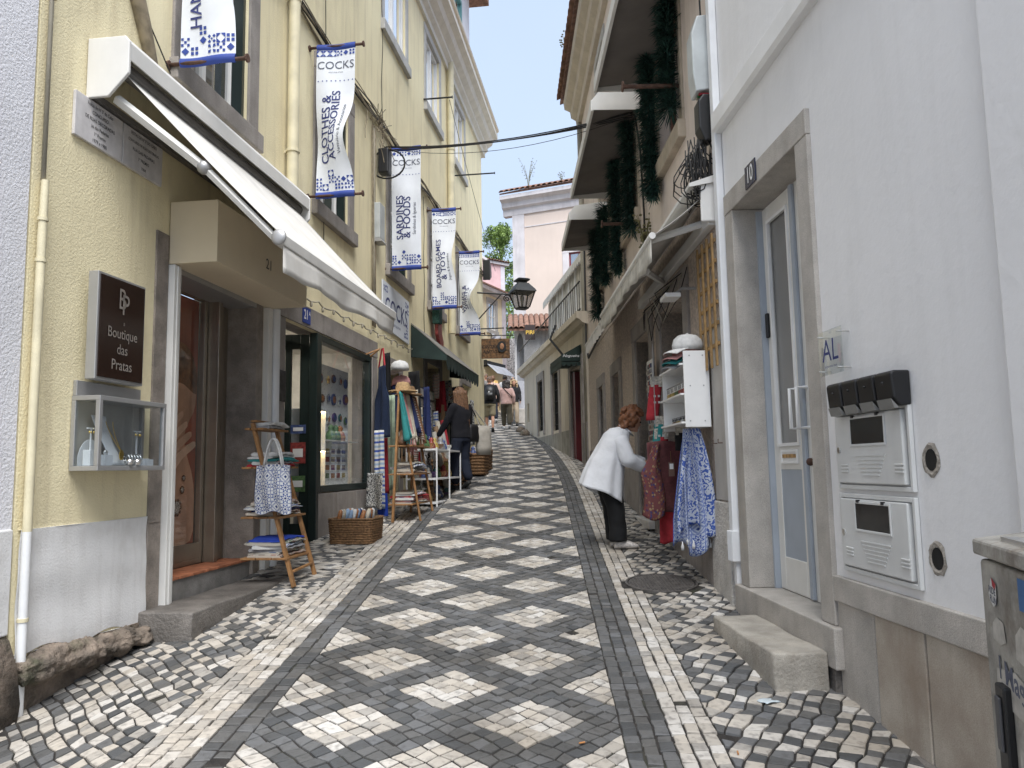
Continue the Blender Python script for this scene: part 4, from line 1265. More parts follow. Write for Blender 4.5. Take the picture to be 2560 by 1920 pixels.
# wall holes: rough rims round a flat dark disc that paints the bore's shade
for k, (s_, z_) in enumerate(((3.30, 1.60), (3.305, 1.185))):
    m = MB(R1); rr = random.Random(k)
    n = 18
    v, f = [], []
    for ri, (r_, nn) in enumerate(((.075, .001), (.062, .006), (.05, .002), (.046, -.0), (.001, -.0))):
        for t in range(n):
            j_ = 1 + (rr.uniform(-.1, .1) if ri < 4 else 0)
            v.append((s_ + r_ * .85 * j_ * math.cos(t * 6.283 / n), nn + .0005, z_ + r_ * j_ * math.sin(t * 6.283 / n)))
    f = [(i * n + t, i * n + (t + 1) % n, (i + 1) * n + (t + 1) % n, (i + 1) * n + t) for i in range(3) for t in range(n)]
    m.add(v, f)
    o = m.root('wall_hole', mat('broken_plaster', (.33, .30, .26), .95, var=.3, scale=40, bump=.8), ['upper chipped pipe hole in the white wall right of the cabinets', 'lower chipped pipe hole in the white wall right of the cabinets'][k], 'hole')
    m = MB(R1); m.prism([(s_ + .041 * math.cos(t * .349), z_ + .047 * math.sin(t * .349)) for t in range(18)], .0015, .003, 'b'); m.build('bore_shade_disc', m_dark, o)

# ---- street cabinet at the lower right
def UF(a, b, c):      # a along its street face towards the camera, b into the box
    az = R(15)
    p = Vector((1.345, 2.27, 0)); d = Vector((-math.sin(az), -math.cos(az), 0)); i = Vector((math.cos(az), -math.sin(az), 0))
    return p + d * a + i * b + Vector((0, 0, c))
m_uc = mat('grimy_cabinet', (.33, .315, .28), .8, var=.3, scale=7, spot=.75, spot_scale=5, stain=(.14, .115, .09), streak=.5, bump=.4)
uc = thing('street_cabinet', UF(.4, .2, .1), 'grimy grey street utility cabinet with torn stickers at the lower right', 'cabinet')
m = MB(UF); m.box(0, .85, 0, .42, .1, 1.315); m.build('cabinet_body', m_uc, uc, bevel=.012, seg=3)
m = MB(UF); m.prism([(-.012, 1.325), (.43, 1.325), (.43, 1.385), (.2, 1.40), (-.012, 1.37)], -.015, .86, 'a'); m.build('cabinet_lid', m_uc, uc, bevel=.008)
m = MB(UF); m.box(.12, .19, -.022, .002, .73, 1.0); hd = m.build('handle_plate', m_black, uc, bevel=.006)
m = MB(UF); m.box(.137, .172, -.030, -.022, .83, .97); m.build('swing_handle', mat('dark_grey_plastic', (.07, .07, .075), .5), hd, bevel=.004)
m = MB(UF); m.box(.13, .45, .02, .06, 1.372, 1.388); m.root('metal_strip', m_silver, 'bright metal strip lying on top of the street cabinet', 'strip')
ust = lambda u, v: UF(.105 + u, -.004, 1.23 + v)
m = MB(); m.addw([ust(*p) for p in ((-.03, .0), (.0, .045), (.035, .03), (.03, -.02), (.005, -.035), (-.025, -.02))], [(0, 1, 2, 3, 4, 5)])
st = m.root('sticker', mat('sticker_white', (.62, .62, .60), .6), 'small white and red sticker reading RIDE RUN on the street cabinet', 'sticker', recalc=False)
lettering([('RIDE', .0, .008, .026, dict(bold=.02, rot=-.1)), ('RUN', .005, -.016, .026, dict(bold=.02, rot=-.1))], lambda u, v: UF(.105 + u, -.0045, 1.23 + v), m_ink_g, st)
m = MB(); m.addw([UF(.105 + u, -.0043, 1.23 + v) for u, v in ((.0, .045), (.035, .03), (.025, .012), (.005, .022))], [(0, 1, 2, 3)]); m.build('red_corner', mat('sticker_red', (.35, .02, .03), .6), st, recalc=False)
m = MB(); m.addw([UF(.08 + u, -.003, .93 + v) for u, v in ((0, .02), (.3, .0), (.31, .09), (.15, .12), (.01, .10))], [(0, 1, 2, 3, 4)])
st2 = m.root('torn_poster', mat('torn_paper', (.42, .40, .36), .8, var=.3, scale=14), 'torn paper scrap with the letters Mag on the street cabinet', 'sticker', recalc=False)
lettering([('l Mag', 0, 0, .085, dict(bold=.02))], lambda u, v: UF(.20 + u, -.0036, 1.025 + v - .12 * u), m_ink_g, st2)
for k, (u0, v0_, w_, h_) in enumerate(((.08, 1.10, .10, .07), (.25, 1.08, .12, .1), (.22, .80, .1, .12))):
    m = MB(); m.addw([UF(u0 + a * w_, -.0028 - .0003 * k, v0_ + b * h_) for a, b in ((0, .1), (.6, 0), (1, .2), (.9, .9), (.4, 1), (.05, .7))], [(0, 1, 2, 3, 4, 5)])
    m.root('paper_remnant', mat('torn_paper', (.4, .4, .4)), ['pale paper remnant left on the cabinet under the RIDE RUN sticker', 'larger paper remnant right of the others on the street cabinet', 'low paper remnant beside the cabinet handle'][k], 'sticker', recalc=False)
m = MB(); m.addw([UF(.30 + u, -.003, 1.22 + v) for u, v in ((0, 0), (.08, 0), (.08, .08), (0, .08))], [(0, 1, 2, 3)]); s3 = m.root('sticker', mat('sticker_blue', (.03, .12, .3), .5), 'blue and black square sticker at the right edge of the street cabinet', 'sticker', recalc=False)

# scrap of paper on the pavement, cigarette ends, manhole
def gp(px, py):
    r = ray(px, py); t = 3.0
    for _ in range(200):
        p = CAM + r * t; t += (p.z - G(p.y)) * .6 / (abs(r.z) + .15)
    return CAM + r * t
p = gp(1922, 1755)
m = MB(local(p + Vector((0, 0, .006)), .5)); m.surf(lambda u, v: (-.05 + .10 * u, -.035 + .07 * v, .004 * math.sin(u * 5) + .003 * math.sin(v * 7)), 6, 5)
m.root('paper_scrap', mat('receipt_paper', (.60, .68, .72), .8), 'pale blue crumpled receipt lying on the right cobbles', 'paper', solid=.001, smooth=True)
for k, (x, y) in enumerate(((1455, 1860), (1845, 1885))):
    p = gp(x, y); m = MB(local(p + Vector((0, 0, .006)), .4 + k)); m.tube([(-.015, 0, 0), (.015, 0, 0)], .004, 8)
    m.root('cigarette_end', mat('filter_orange', (.45, .2, .07), .8), ['orange cigarette end on the dark cobbles of the roadway', 'orange cigarette end on the right pavement'][k], 'litter')
mx_, my_, mr_ = MANHOLE
slope = math.atan(.085 + .002 * my_)
MT = Matrix.Translation((mx_, my_, G(my_) + .002)) @ Matrix.Rotation(slope, 4, 'X')
T = lambda a, b, c: MT @ Vector((a, b, c))
mh = thing('manhole_cover', (mx_, my_, G(my_)), 'round iron manhole cover in the right pavement by the hanging scarves', 'manhole cover')
m_cast = mat('cast_iron', (.13, .12, .112), .6, .4, var=.3, scale=18, bump=.4)
m = MB(T); m.lathe((0, 0, 0), [(mr_ - .015, -.03), (mr_ - .015, .0), (.002, .001)], 40); m.build('cover', m_cast, mh)
m = MB(T); m.lathe((0, 0, 0), [(mr_ + .012, -.03), (mr_ + .012, .004), (mr_ - .006, .004), (mr_ - .006, -.02)], 40); m.build('rim', m_cast, mh)
m = MB(T)
for i in range(-9, 10):
    for j in range(-9, 10):
        x, y = i * .028, j * .028
        if math.hypot(x, y) < mr_ - .03: m.box(x - .009, x + .009, y - .009, y + .009, .0005, .006)
o = m.build('raised_studs', m_cast, mh); o['kind'] = 'stuff'

# ---------------------------------------------------------------- beige house
bh = thing('beige_house', R2(11, 0, 1.0), 'beige rendered house on the right with hooded upper windows and shop openings', 'house')
WB1 = [(7.02, 8.0), (9.45, 10.55), (12.0, 13.1)]
OP = [(7.18, 8.30, 1.52, 3.25, .5), (8.95, 9.95, .95, 3.2, .28), (11.45, 12.15, 1.0, 3.0, .25), (13.4, 14.05, 1.2, 3.0, .25)]
UPB = [(7.0, 8.1), (9.6, 10.6), (12.1, 13.1)]
mb = MB(R2); holed(mb, 5.92, 15.9, 3.86, 9.6, [(a, b, 4.8, 6.3, .2) for a, b in WB1] + [(a, b, 7.2, 8.7, .2) for a, b in UPB], ends=5)
mb.build('wall', m_beige, bh)
mb = MB(R2); holed(mb, 5.92, 15.9, .2, 3.86, OP, ends=3); mb.build('ground_floor_wall', m_pebble, bh)
mb = MB(R2); mb.box(5.9, 15.9, -.05, .012, 3.84, 3.90); mb.build('string_course', m_beige, bh)
# plinth stretches
m = MB(R2); m.box(5.93, 6.45, -.05, .03, .2, 1.30); m.build('rough_plinth', m_rough, bh, bevel=.01)
m = MB(R2); m.box(6.46, 7.0, -.05, .022, .3, 1.34); m.build('cement_plinth', m_greystone, bh, bevel=.006)
m = MB(R2); m.box(5.93, 6.30, -.05, .016, 1.31, 2.75); m.build('cement_patch', mat('cement_render', (.46, .44, .41), .9, var=.12, scale=2.5, streak=.3, stain=(.3, .28, .25)), bh, bevel=.006)
for (a, b, z1_) in ((7.01, 7.9, 1.30), (7.91, 8.74, 1.31), (9.97, 11.2, 1.55), (12.4, 13.2, 1.7), (14.3, 15.9, 1.9)):
    m = MB(R2); m.box(a, b, -.05, .02, .3, z1_); m.build('cement_plinth', m_greystone, bh, bevel=.006)
for (a, b, z0_, z1_, d) in OP:
    for (p, q_) in ((a - .2, a), (b, b + .2)):
        m = MB(R2); m.box(p, q_, -d + .02, .03, z0_ - .2, z1_); m.build('stone_jamb', m_greystone, bh, bevel=.008)
    m = MB(R2); m.box(a - .2, b + .2, -d + .02, .034, z1_ + .002, z1_ + .2); m.build('stone_lintel', m_greystone, bh, bevel=.008)
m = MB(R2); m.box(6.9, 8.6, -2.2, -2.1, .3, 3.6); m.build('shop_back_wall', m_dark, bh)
m = MB(R2); m.box(6.95, 8.5, -2.2, -.02, .4, .72); m.build('shop_floor', m_greystone, bh)
m = MB(R2); m.box(8.93, 9.97, -.2, .10, .86, .955); m.build('threshold', mat('white_marble', (.62, .6, .57), .5), bh, bevel=.01)
m = MB(R2); m.box(8.96, 9.94, -.24, -.18, .96, 3.19); d = m.build('wooden_door', m_greystone, bh)
m_wdoor = mat('grey_wood_door', (.22, .19, .165), .7, var=.25, scale=10, streak=.3, stain=(.12, .1, .09))
for k in range(2):
    for z0_, z1_ in ((1.05, 1.7), (1.8, 3.05)):
        m = MB(R2); m.box(9.04 + k * .46, 9.42 + k * .46, -.18, -.165, z0_, z1_); m.build('door_panel', m_wdoor, d, bevel=.01)
for (a, b, z0_, z1_, dd) in OP[2:]:
    m = MB(R2); m.box(a, b, -.2, -.15, z0_, z1_); w = m.build('door_leaf', m_wdoor, bh)
    m = MB(R2); m.box(a + .06, b - .06, -.15, -.135, z0_ + .2, z0_ + 1.0); m.build('door_panel', m_wdoor, w, bevel=.01)
m_brownf = mat('brown_paint', (.16, .075, .05), .5)
for (a, b) in WB1:
    window(bh, R2, a, b, 4.82, 6.28, .16, stone=mat('buff_stone', (.42, .36, .28), .8, var=.15, scale=6, streak=.3, stain=(.25, .2, .15)), depth=.18, rows=1, frame_m=m_brownf, curtain=False, sill=True)
for (a, b) in UPB:
    window(bh, R2, a, b, 7.22, 8.68, .16, stone=m_lime_frame, depth=.15, rows=1, curtain=True)
# eaves: moulded cornice and tile edge
m = MB(R2); m.prism([(-.1, 8.95), (.08, 8.95), (.10, 9.1), (.2, 9.16), (.22, 9.3), (.34, 9.36), (.36, 9.52), (-.1, 9.56)], 5.92, 16.1, 'a'); m.build('cornice', mat('cornice_plaster2', (.56, .50, .42), .85, var=.08, streak=.3, stain=(.36, .3, .24)), bh)
ro = MB(R2); ro.hexa([(5.9, -5, 11.6), (16.3, -5, 11.6), (16.3, .42, 9.57), (5.9, .42, 9.57), (5.9, -5, 11.7), (16.3, -5, 11.7), (16.3, .42, 9.62), (5.9, .42, 9.62)]); ro_o = ro.build('roof', m_roof, bh)
for k in range(46):
    s_ = 6.0 + k * .223
    t = MB(R2); rr_ = .10
    t.surf(lambda u, v: (s_ + rr_ * math.cos(math.pi * u) * (1 - .12 * v), .50 - .55 * v, 9.60 + .03 * 0 + rr_ * .9 * math.sin(math.pi * u) + .2 * v), 6, 2)
    t.build('roof_tile', m_roof, ro_o, solid=.014, smooth=True)

# window hoods: white metal boxes with dark lining
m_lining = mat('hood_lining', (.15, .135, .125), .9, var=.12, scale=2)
for k, (a, b, zb) in enumerate(((5.95, 8.55, 5.93), (8.85, 11.95, 5.86), (12.25, 14.1, 5.62))):
    o = thing('window_hood', R2((a + b) / 2, 0, zb), ['nearest dark lined window hood on the beige house, top of the picture', 'middle long window hood with white end on the beige house', 'small farthest window hood on the beige house'][k], 'window hood', 'window hoods on the beige house')
    m = MB(R2)
    for s_ in (a, b - .012):
        m2 = MB(R2); m2.prism([(.003, zb), (.62, zb), (.62, zb + .12), (.52, zb + .24), (.003, zb + .30)], s_, s_ + .012, 'a'); m2.build('end_plate', m_alu_w, o)
    m = MB(R2); m.prism([(.60, zb - .01), (.632, zb - .01), (.632, zb + .13), (.60, zb + .13)], a + .013, b - .013, 'a'); m.build('front_rail', m_alu_w, o)
    m = MB(R2); m.add([(a + .013, .003, zb + .29), (b - .013, .003, zb + .29), (b - .013, .53, zb + .235), (a + .013, .53, zb + .235), (b - .013, .615, zb + .13), (a + .013, .615, zb + .13)], [(0, 1, 2, 3), (3, 2, 4, 5)]); m.build('hood_top', m_alu_w, o, solid=.008)
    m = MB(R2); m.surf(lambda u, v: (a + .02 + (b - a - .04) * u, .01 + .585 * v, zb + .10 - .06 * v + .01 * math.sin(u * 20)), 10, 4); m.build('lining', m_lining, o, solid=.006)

# artificial fir garlands on the window jambs
m_fir = mat('fir_green', (.018, .062, .048), .8, var=.6, scale=30, ov=.2)
def garland(s_, z0_, z1_, label, r_=.11, seed=0, n_=.10):
    rr = random.Random(seed)
    m = MB(R2)
    cnt = int((z1_ - z0_) * 2600)
    V, F_ = [], []
    for k in range(cnt):
        z = rr.uniform(z0_, z1_)
        an = rr.uniform(-2.4, 2.4)
        sw = .03 * math.sin(z * 5 + seed); l_k = 1 + .25 * math.sin(z * 23 + seed * 2)
        l = r_ * l_k * rr.uniform(.6, 1.05)
        d = Vector((math.sin(an), math.cos(an), rr.uniform(-.9, .25)))
        c = Vector((s_ + sw, n_, z)) + d * l * .15
        t = Vector((d.y, -d.x, rr.uniform(-.4, .4))) * rr.uniform(.004, .008)
        e = c + d * l
        b = len(V)
        mid = c + d * l * .6
        V += [tuple(c - t * .3), tuple(mid - t), tuple(e), tuple(mid + t)]
        F_.append((b, b + 1, b + 2, b + 3))
    m.add(V, F_)
    core = [(s_ + .03 * math.sin(z * 5 + seed), n_ - .02, z) for z in [z0_ + (z1_ - z0_) * i / 8 for i in range(9)]]
    o = thing('fir_garland', R2(s_, n_, z0_), label, 'garland', 'fir garlands on the beige house windows')
    k = m.build('needles', m_fir, o, recalc=False); k['kind'] = 'stuff'
    c_ = MB(R2); c_.tube(core, .035, 6); c_.build('garland_core', m_fir, o)
gl = [(7.0, 4.95, 6.9, 'dark fir garland on the near side of the nearest beige house window'), (8.0, 4.45, 6.9, 'longest dark fir garland on the far side of the nearest beige window'),
      (9.42, 4.55, 6.2, 'fir garland on the near side of the middle beige window'), (10.6, 4.3, 6.1, 'fir garland on the far side of the middle beige window'),
      (11.95, 4.5, 5.75, 'fir garland on the near side of the farthest beige window'), (13.1, 4.2, 5.7, 'fir garland hanging lowest by the balcony on the farthest window')]
for k, (a, b, c, d) in enumerate(gl): garland(a, b, c, d, .14 if k < 4 else .15, k)
for k, (s_, z_, l) in enumerate(((6.95, 5.17, .55), (9.9, 4.78, .40))):
    m = MB(R2); m.tube([(s_, .0, z_), (s_, l, z_)], .022, 8); o = m.root('iron_pole', m_rust, ['rusty iron pole sticking out beside the nearest beige window', 'rusty iron pole below the middle beige window'][k], 'pole')
    m = MB(R2); m.tube([(s_, l, z_), (s_, l + .015, z_)], .05, 10); m.build('pole_disc', m_rust, o)
# telecom boxes and cable tangle at the corner
m = MB(R2); m.prism([(.003, 4.62), (.13, 4.60), (.15, 4.75), (.15, 5.1), (.10, 5.25), (.003, 5.26)], 5.93, 6.11, 'a'); o = m.root('telecom_box', mat('telecom_grey', (.50, .53, .53), .4), 'pale grey telecom box high at the corner of the beige house', 'box', bevel=.012, seg=3)
for k, c_ in enumerate(((.35, .02, .03), (.02, .2, .06), (.4, .36, .3))):
    m = MB(R2); m.box(5.96 + .04 * k, 5.985 + .04 * k, .02, .1, 4.585, 4.60); m.build('connector', mat('connector%d' % k, c_, .5), o)
m = MB(R2); m.prism([(.003, 4.20), (.07, 4.18), (.12, 4.30), (.12, 4.52), (.08, 4.58), (.003, 4.58)], 5.93, 6.08, 'a'); m.root('splice_box', m_black, 'black splice box under the grey telecom box', 'box', bevel=.015, seg=3)
rr = random.Random(8)
ct = thing('cable_tangle', R2(6.0, .05, 3.75), 'tangle of black cables looping below the black splice box', 'cable')
for k in range(30):
    m = MB(R2); a, w_ = 5.96 + rr.uniform(0, .12), rr.uniform(.03, .16)
    zb = rr.uniform(3.66, 3.95); n_ = rr.uniform(.03, .20); zt = rr.uniform(4.1, 4.25)
    m.tube([(a + w_ * math.sin(t * math.pi) * (1 if k % 2 else -.3), n_ + (w_ * 1.1 * math.sin(t * 2 * math.pi) if k % 3 else .10 * (t - .5)), zt + (zb - zt) * math.sin(t * math.pi) ** .8) for t in [i / 10 for i in range(11)]], .005, 5); m.build('cable_loop', m_cable, ct, smooth=True)
m = MB(R2); m.tube([(6.02, .04, 4.6), (6.02, .06, 7), (6.0, .06, 9)], .008, 5); m.root('riser_cable', m_cable, 'black cable rising from the telecom box to the eaves', 'cable')

# ---- awning over the beige shop
aw2 = thing('shop_awning', R2(7.5, 0, 3.3), 'white folded shop awning sloping over the beige shop', 'awning')
m = MB(R2); m.box(5.95, 5.975, .004, .13, 3.52, 3.86); m.build('end_cap', m_alu_w, aw2, bevel=.012)
m = MB(R2); m.prism([(.004, 3.84), (.22, 3.80), (.22, 3.83), (.004, 3.90)], 5.93, 9.35, 'a'); m.build('cassette_hood', m_alu_w, aw2)
A_N, A_Z = .52, 3.42
m = MB(R2); m.surf(lambda u, v: (6.0 + 3.3 * u, .06 + (A_N - .06) * v, 3.78 + (A_Z - 3.78) * v - .02 * math.sin(math.pi * v) + .008 * math.sin(u * 14)), 20, 8); m.build('awning_cloth', m_fabric, aw2, solid=.004, smooth=True)
m = MB(R2); m.tube([(5.98, A_N, A_Z), (9.3, A_N, A_Z)], .028, 10); m.build('front_bar', m_alu_w, aw2, smooth=True, angle=40)
m = MB(R2); m.surf(lambda u, v: (5.99 + 3.3 * u, A_N + .01 + .012 * math.sin(u * 47) * v, A_Z - .02 - (.17 + .03 * math.sin(u * 9 + 1)) * v), 60, 3); m.build('valance', mat('valance_cloth', (.55, .53, .47), .9, var=.2, scale=9, streak=.3, stain=(.38, .35, .3)), aw2, solid=.003, smooth=True)
for (p, q_) in (((6.2, .05, 3.58), (6.15, A_N, A_Z)), ((7.9, .05, 3.5), (6.9, .40, 3.36)), ((6.9, .40, 3.36), (7.6, A_N, A_Z))):
    m = MB(R2); m.tube([p, q_], .032, 6); m.build('arm', m_alu_w, aw2)
m = MB(R2); m.box(5.98, 9.3, .004, .07, 3.50, 3.60); m.build('torsion_bar', m_alu_w, aw2, bevel=.006)
aw3 = thing('shop_awning', R2(10.8, 0, 3.4), 'small grey awning farther along the beige house', 'awning')
m = MB(R2); m.surf(lambda u, v: (9.5 + 2.5 * u, .02 + .42 * v, 3.86 - .38 * v), 10, 4); m.build('awning_cloth', m_fabric, aw3, solid=.005)
m = MB(R2); m.tube([(9.5, .44, 3.48), (12.0, .44, 3.48)], .022, 8); m.build('front_bar', m_alu_w, aw3)
m = MB(R2); m.surf(lambda u, v: (9.5 + 2.5 * u, .45 + .01 * math.sin(u * 50), 3.47 - .15 * v), 30, 2); m.build('valance', m_fabric, aw3, solid=.003)
# flood light and trellis
fl = thing('flood_light', R2(6.72, 0, 3.1), 'white square flood light fixed under the beige shop awning', 'lamp')
m = MB(R2); m.box(6.62, 6.86, .16, .30, 3.06, 3.10); m.build('lamp_head', m_white, fl, bevel=.008)
m = MB(R2); m.tube([(6.74, .0, 3.16), (6.74, .12, 3.16), (6.74, .20, 3.10)], .015, 6); m.build('bracket', m_alu, fl)
tr = thing('wooden_trellis', R2(6.15, .02, 2.3), 'brown wooden lattice trellis hung on the beige wall beside the corner', 'trellis')
for k in range(4):
    a = 5.935 + k * .155
    m = MB(R2); m.box(a, a + .032, .048, .064, 2.36 + .0 * k, 3.42); m.build('upright', m_wood2, tr, bevel=.002)
for k in range(6):
    z = 2.52 + k * .165
    m = MB(R2); m.box(5.92, 6.45, .032, .047, z, z + .03); m.build('crossbar', m_wood2, tr, bevel=.002)
# cables between the houses and hooks
def sag(p, q_, d, n=14):
    return [tuple(Vector(p).lerp(Vector(q_), t) - Vector((0, 0, d * 4 * t * (1 - t)))) for t in [i / n for i in range(n + 1)]]
A_, B_ = L(11.15, .12, 6.38), R2(9.1, .10, 5.92)
rr = random.Random(4)
oc = thing('overhead_cables', A_, 'bundle of black cables strung across the street', 'cable')
for k in range(6):
    m = MB(); e = lambda: Vector((rr.uniform(-.02, .02), rr.uniform(-.05, .05), rr.uniform(-.04, .04)))
    m.tube(sag(A_ + e(), B_ + e(), .10 + .05 * rr.random() + (.12 if k == 5 else 0)), .008 if k < 4 else .004, 5); m.build('cable', m_cable, oc, smooth=True)
m = MB(R2); m.tube([(9.1, .10, 5.92), (9.0, .08, 5.85), (8.95, .04, 5.4), (8.9, .03, 4.6), (8.9, .03, 3.95)], .014, 6); m.root('wall_cable', m_cable, 'black cable running down the beige wall between two windows', 'cable', smooth=True)
# ---------------------------------------------------------------- shop window of the souvenir shop
ORD = ['first', 'second', 'third', 'fourth', 'fifth', 'sixth', 'seventh', 'eighth', 'ninth', 'tenth']
mb = MB(L); frame_ring(mb, 8.90, 10.85, 1.345, 3.178, .075, -.10, .012); mb.build('window_frame', m_green_frame, yb, bevel=.005)
mb = MB(L); mb.box(8.82, 8.895, -.08, .018, .62, 3.178); mb.build('corner_post', m_green_frame, yb, bevel=.005)
mb = MB(L); mb.add([(8.97, -.03, 1.42), (10.78, -.03, 1.42), (10.78, -.03, 3.105), (8.97, -.03, 3.105)], [(0, 1, 2, 3)]); mb.build('shop_glass', m_glass, yb)
for b_ in ((-.66, -.50), (-.38, -.31), (-.20, -.081)):
    mb = MB(L); mb.box(8.845, 8.885, b_[0], b_[1], .78, 3.17); mb.build('return_post', m_green_frame, yb, bevel=.004)
for z_ in ((.78, 1.0), (3.0, 3.17)):
    mb = MB(L); mb.box(8.848, 8.882, -.50, -.20, *z_); mb.build('return_rail', m_green_frame, yb)
mb = MB(L); mb.add([(8.865, -.20, 1.0), (8.865, -.50, 1.0), (8.865, -.50, 3.0), (8.865, -.20, 3.0)], [(0, 1, 2, 3)]); mb.build('return_glass', m_glass, yb)
mb = MB(L); frame_ring(mb, 7.96, 8.80, .78, 3.17, .07, -.66, -.60); mb.box(8.42, 8.48, -.66, -.595, .85, 3.1); dn = mb.build('entrance_door', m_green_frame, yb, bevel=.004)
mb = MB(L); mb.add([(8.03, -.63, .85), (8.73, -.63, .85), (8.73, -.63, 3.1), (8.03, -.63, 3.1)], [(0, 1, 2, 3)]); mb.build('door_glass', m_glass, dn)
mb = MB(L); mb.box(7.95, 8.9, -.66, .0, .5, .77); mb.build('entrance_sill', m_greystone, yb, bevel=.008)
mb = MB(L); mb.box(7.94, 7.955, -.68, -.29, .6, 3.2); mb.build('entrance_side', m_greystone, yb)
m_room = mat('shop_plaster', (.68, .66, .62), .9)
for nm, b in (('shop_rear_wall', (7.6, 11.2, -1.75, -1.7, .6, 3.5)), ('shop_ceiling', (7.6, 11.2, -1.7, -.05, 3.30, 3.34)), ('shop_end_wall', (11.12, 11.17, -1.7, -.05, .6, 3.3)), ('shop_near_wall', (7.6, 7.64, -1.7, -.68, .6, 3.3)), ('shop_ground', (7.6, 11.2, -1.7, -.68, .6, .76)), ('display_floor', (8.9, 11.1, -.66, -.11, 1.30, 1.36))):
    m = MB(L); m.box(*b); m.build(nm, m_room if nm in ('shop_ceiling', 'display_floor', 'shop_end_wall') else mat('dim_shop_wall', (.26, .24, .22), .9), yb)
m_lampw = mat('lit_spot', (1.0, .9, .75), .5, emit=60)
for k, (s_, n_) in enumerate(((9.35, -.30), (8.35, -1.1), (10.2, -1.2))):
    m = MB(L); m.lathe((s_, n_, 3.285), [(.06, 0), (.06, .012), (.002, .012)], 16)
    m.root('ceiling_spot', m_lampw, ['lit ceiling spot behind the shop window glass', 'lit ceiling spot deep behind the green shop door', 'lit ceiling spot at the back of the souvenir shop'][k], 'lamp')
# shelf column with lit edges
sc_ = thing('display_shelf', L(9.25, -.35, 1.36), 'white display shelf column with warm light strips behind the shop glass', 'shelf')
m = MB(L); m.box(9.02, 9.03, -.55, -.14, 1.365, 2.32); m.build('side_panel', m_white, sc_)
m = MB(L); m.box(9.50, 9.51, -.55, -.14, 1.365, 2.32); m.build('side_panel', m_white, sc_)
m = MB(L); m.box(9.02, 9.51, -.565, -.551, 1.365, 2.32); m.build('back_panel', m_white, sc_)
for z in (1.83, 2.31):
    m = MB(L); m.box(9.031, 9.499, -.55, -.14, z, z + .015); m.build('board', m_white, sc_)
    m = MB(L); m.box(9.035, 9.495, -.16, -.15, z - .012, z - .002); m.build('light_strip', mat('led_warm', (1, .72, .35), .5, emit=9), sc_)
rr = random.Random(31)
cols = {'red': (.26, .045, .04), 'teal': (.06, .16, .16), 'blue': (.06, .09, .22), 'yellow': (.38, .28, .08), 'green': (.08, .15, .06), 'white': (.55, .54, .50), 'brown': (.15, .085, .05), 'orange': (.34, .14, .05), 'purple': (.11, .06, .17), 'grey': (.22, .22, .23)}
cm = {k: mat('gloss_' + k, v, .45, var=.35, scale=35) for k, v in cols.items()}
def trinket(T, a, b, c, h, colname, label, group, cat='ornament'):
    m = MB(T); r_ = h * .34
    m.lathe((a, b, c), [(r_, 0), (r_ * 1.1, h * .25), (r_ * .8, h * .55), (r_ * .45, h * .66), (r_ * .62, h * .82), (r_ * .2, h)], 10)
    return m.root('figurine', cm[colname], label, cat, group, smooth=True)
for k, (s_, z, cn) in enumerate(((9.12, 1.367, 'red'), (9.24, 1.367, 'red'), (9.38, 1.367, 'white'), (9.15, 1.847, 'teal'), (9.32, 1.847, 'white'))):
    trinket(L, s_, -.25, z, .15 if z < 1.5 else .12, cn, '%s figurine, %s from the left on the %s lit shelf board' % (cn, ORD[k if k < 3 else k - 3], 'bottom' if z < 1.5 else 'middle'), 'figurines on the lit shelf')
# pegboard
pb = print_mat('pegboard', [(.3, .3, .3)], (30, 44), 'dot', base=(.76, .76, .74), thr=.2)
nt = pb.node_tree
m = MB(L); m.surf(lambda u, v: (9.58 + 1.16 * u, -.30, 1.40 + 1.55 * v), 1, 1)
pbo = m.root('pegboard', pb, 'white perforated pegboard full of souvenirs behind the shop glass', 'board', solid=.01)
kinds = ['round plate', 'star', 'oval tile', 'house plaque']
cn_ = list(cols)
used = set()
for k in range(15):
    row, c_ = divmod(k, 5)
    s_ = 9.72 + c_ * .22 + rr.uniform(-.03, .03); z = 2.78 - row * .25 + rr.uniform(-.03, .03)
    cn = cn_[(k * 3 + row) % len(cn_)]; kd = kinds[(k + row) % 4]; r_ = rr.uniform(.055, .08)
    n = {'round plate': 14, 'star': 10, 'oval tile': 12, 'house plaque': 5}[kd]
    pts = []
    for t in range(n):
        an = 2 * math.pi * t / n + math.pi / 2
        q_ = r_ * (1 if kd != 'star' or t % 2 == 0 else .45)
        pts.append((s_ + q_ * math.cos(an) * (1.25 if kd == 'oval tile' else 1), z + q_ * math.sin(an)))
    m = MB(L); m.prism(pts, -.29, -.272, 'b')
    o = m.root('souvenir_plaque', cm[cn], '%s %s, %s in the %s row on the pegboard' % (cn, kd, ORD[c_], ['top', 'second', 'third'][row]), 'souvenir', 'souvenirs on the pegboard', bevel=.004)
    m = MB(L); m.prism([(s_ + (a - s_) * .6, z + (b - z) * .6) for a, b in pts], -.2715, -.266, 'b'); m.build('raised_centre', cm[cn_[(k * 5 + 2) % len(cn_)]], o)
for row in range(4):
    for c_ in range(5):
        s_, z = 9.66 + c_ * .2, 1.80 - row * .105
        m = MB(L); m.box(s_, s_ + .15, -.29, -.28, z, z + .085)
        cn = cn_[(row * 7 + c_ * 3) % len(cn_)]
        o = m.root('tile_magnet', m_white, '%s tile magnet, %s in the %s row low in the shop window' % (cn, ORD[c_], ['top', 'second', 'third', 'bottom'][row]), 'magnet', 'tile magnets in the shop window')
        m = MB(L); m.box(s_ + .012, s_ + .138, -.2805, -.277, z + .01, z + .075); m.build('picture', cm[cn], o)
m = MB(L); m.box(9.55, 10.7, -.30, -.14, 1.965, 1.975); m.root('glass_shelf', m_white, 'thin white shelf below the hanging souvenirs', 'shelf')
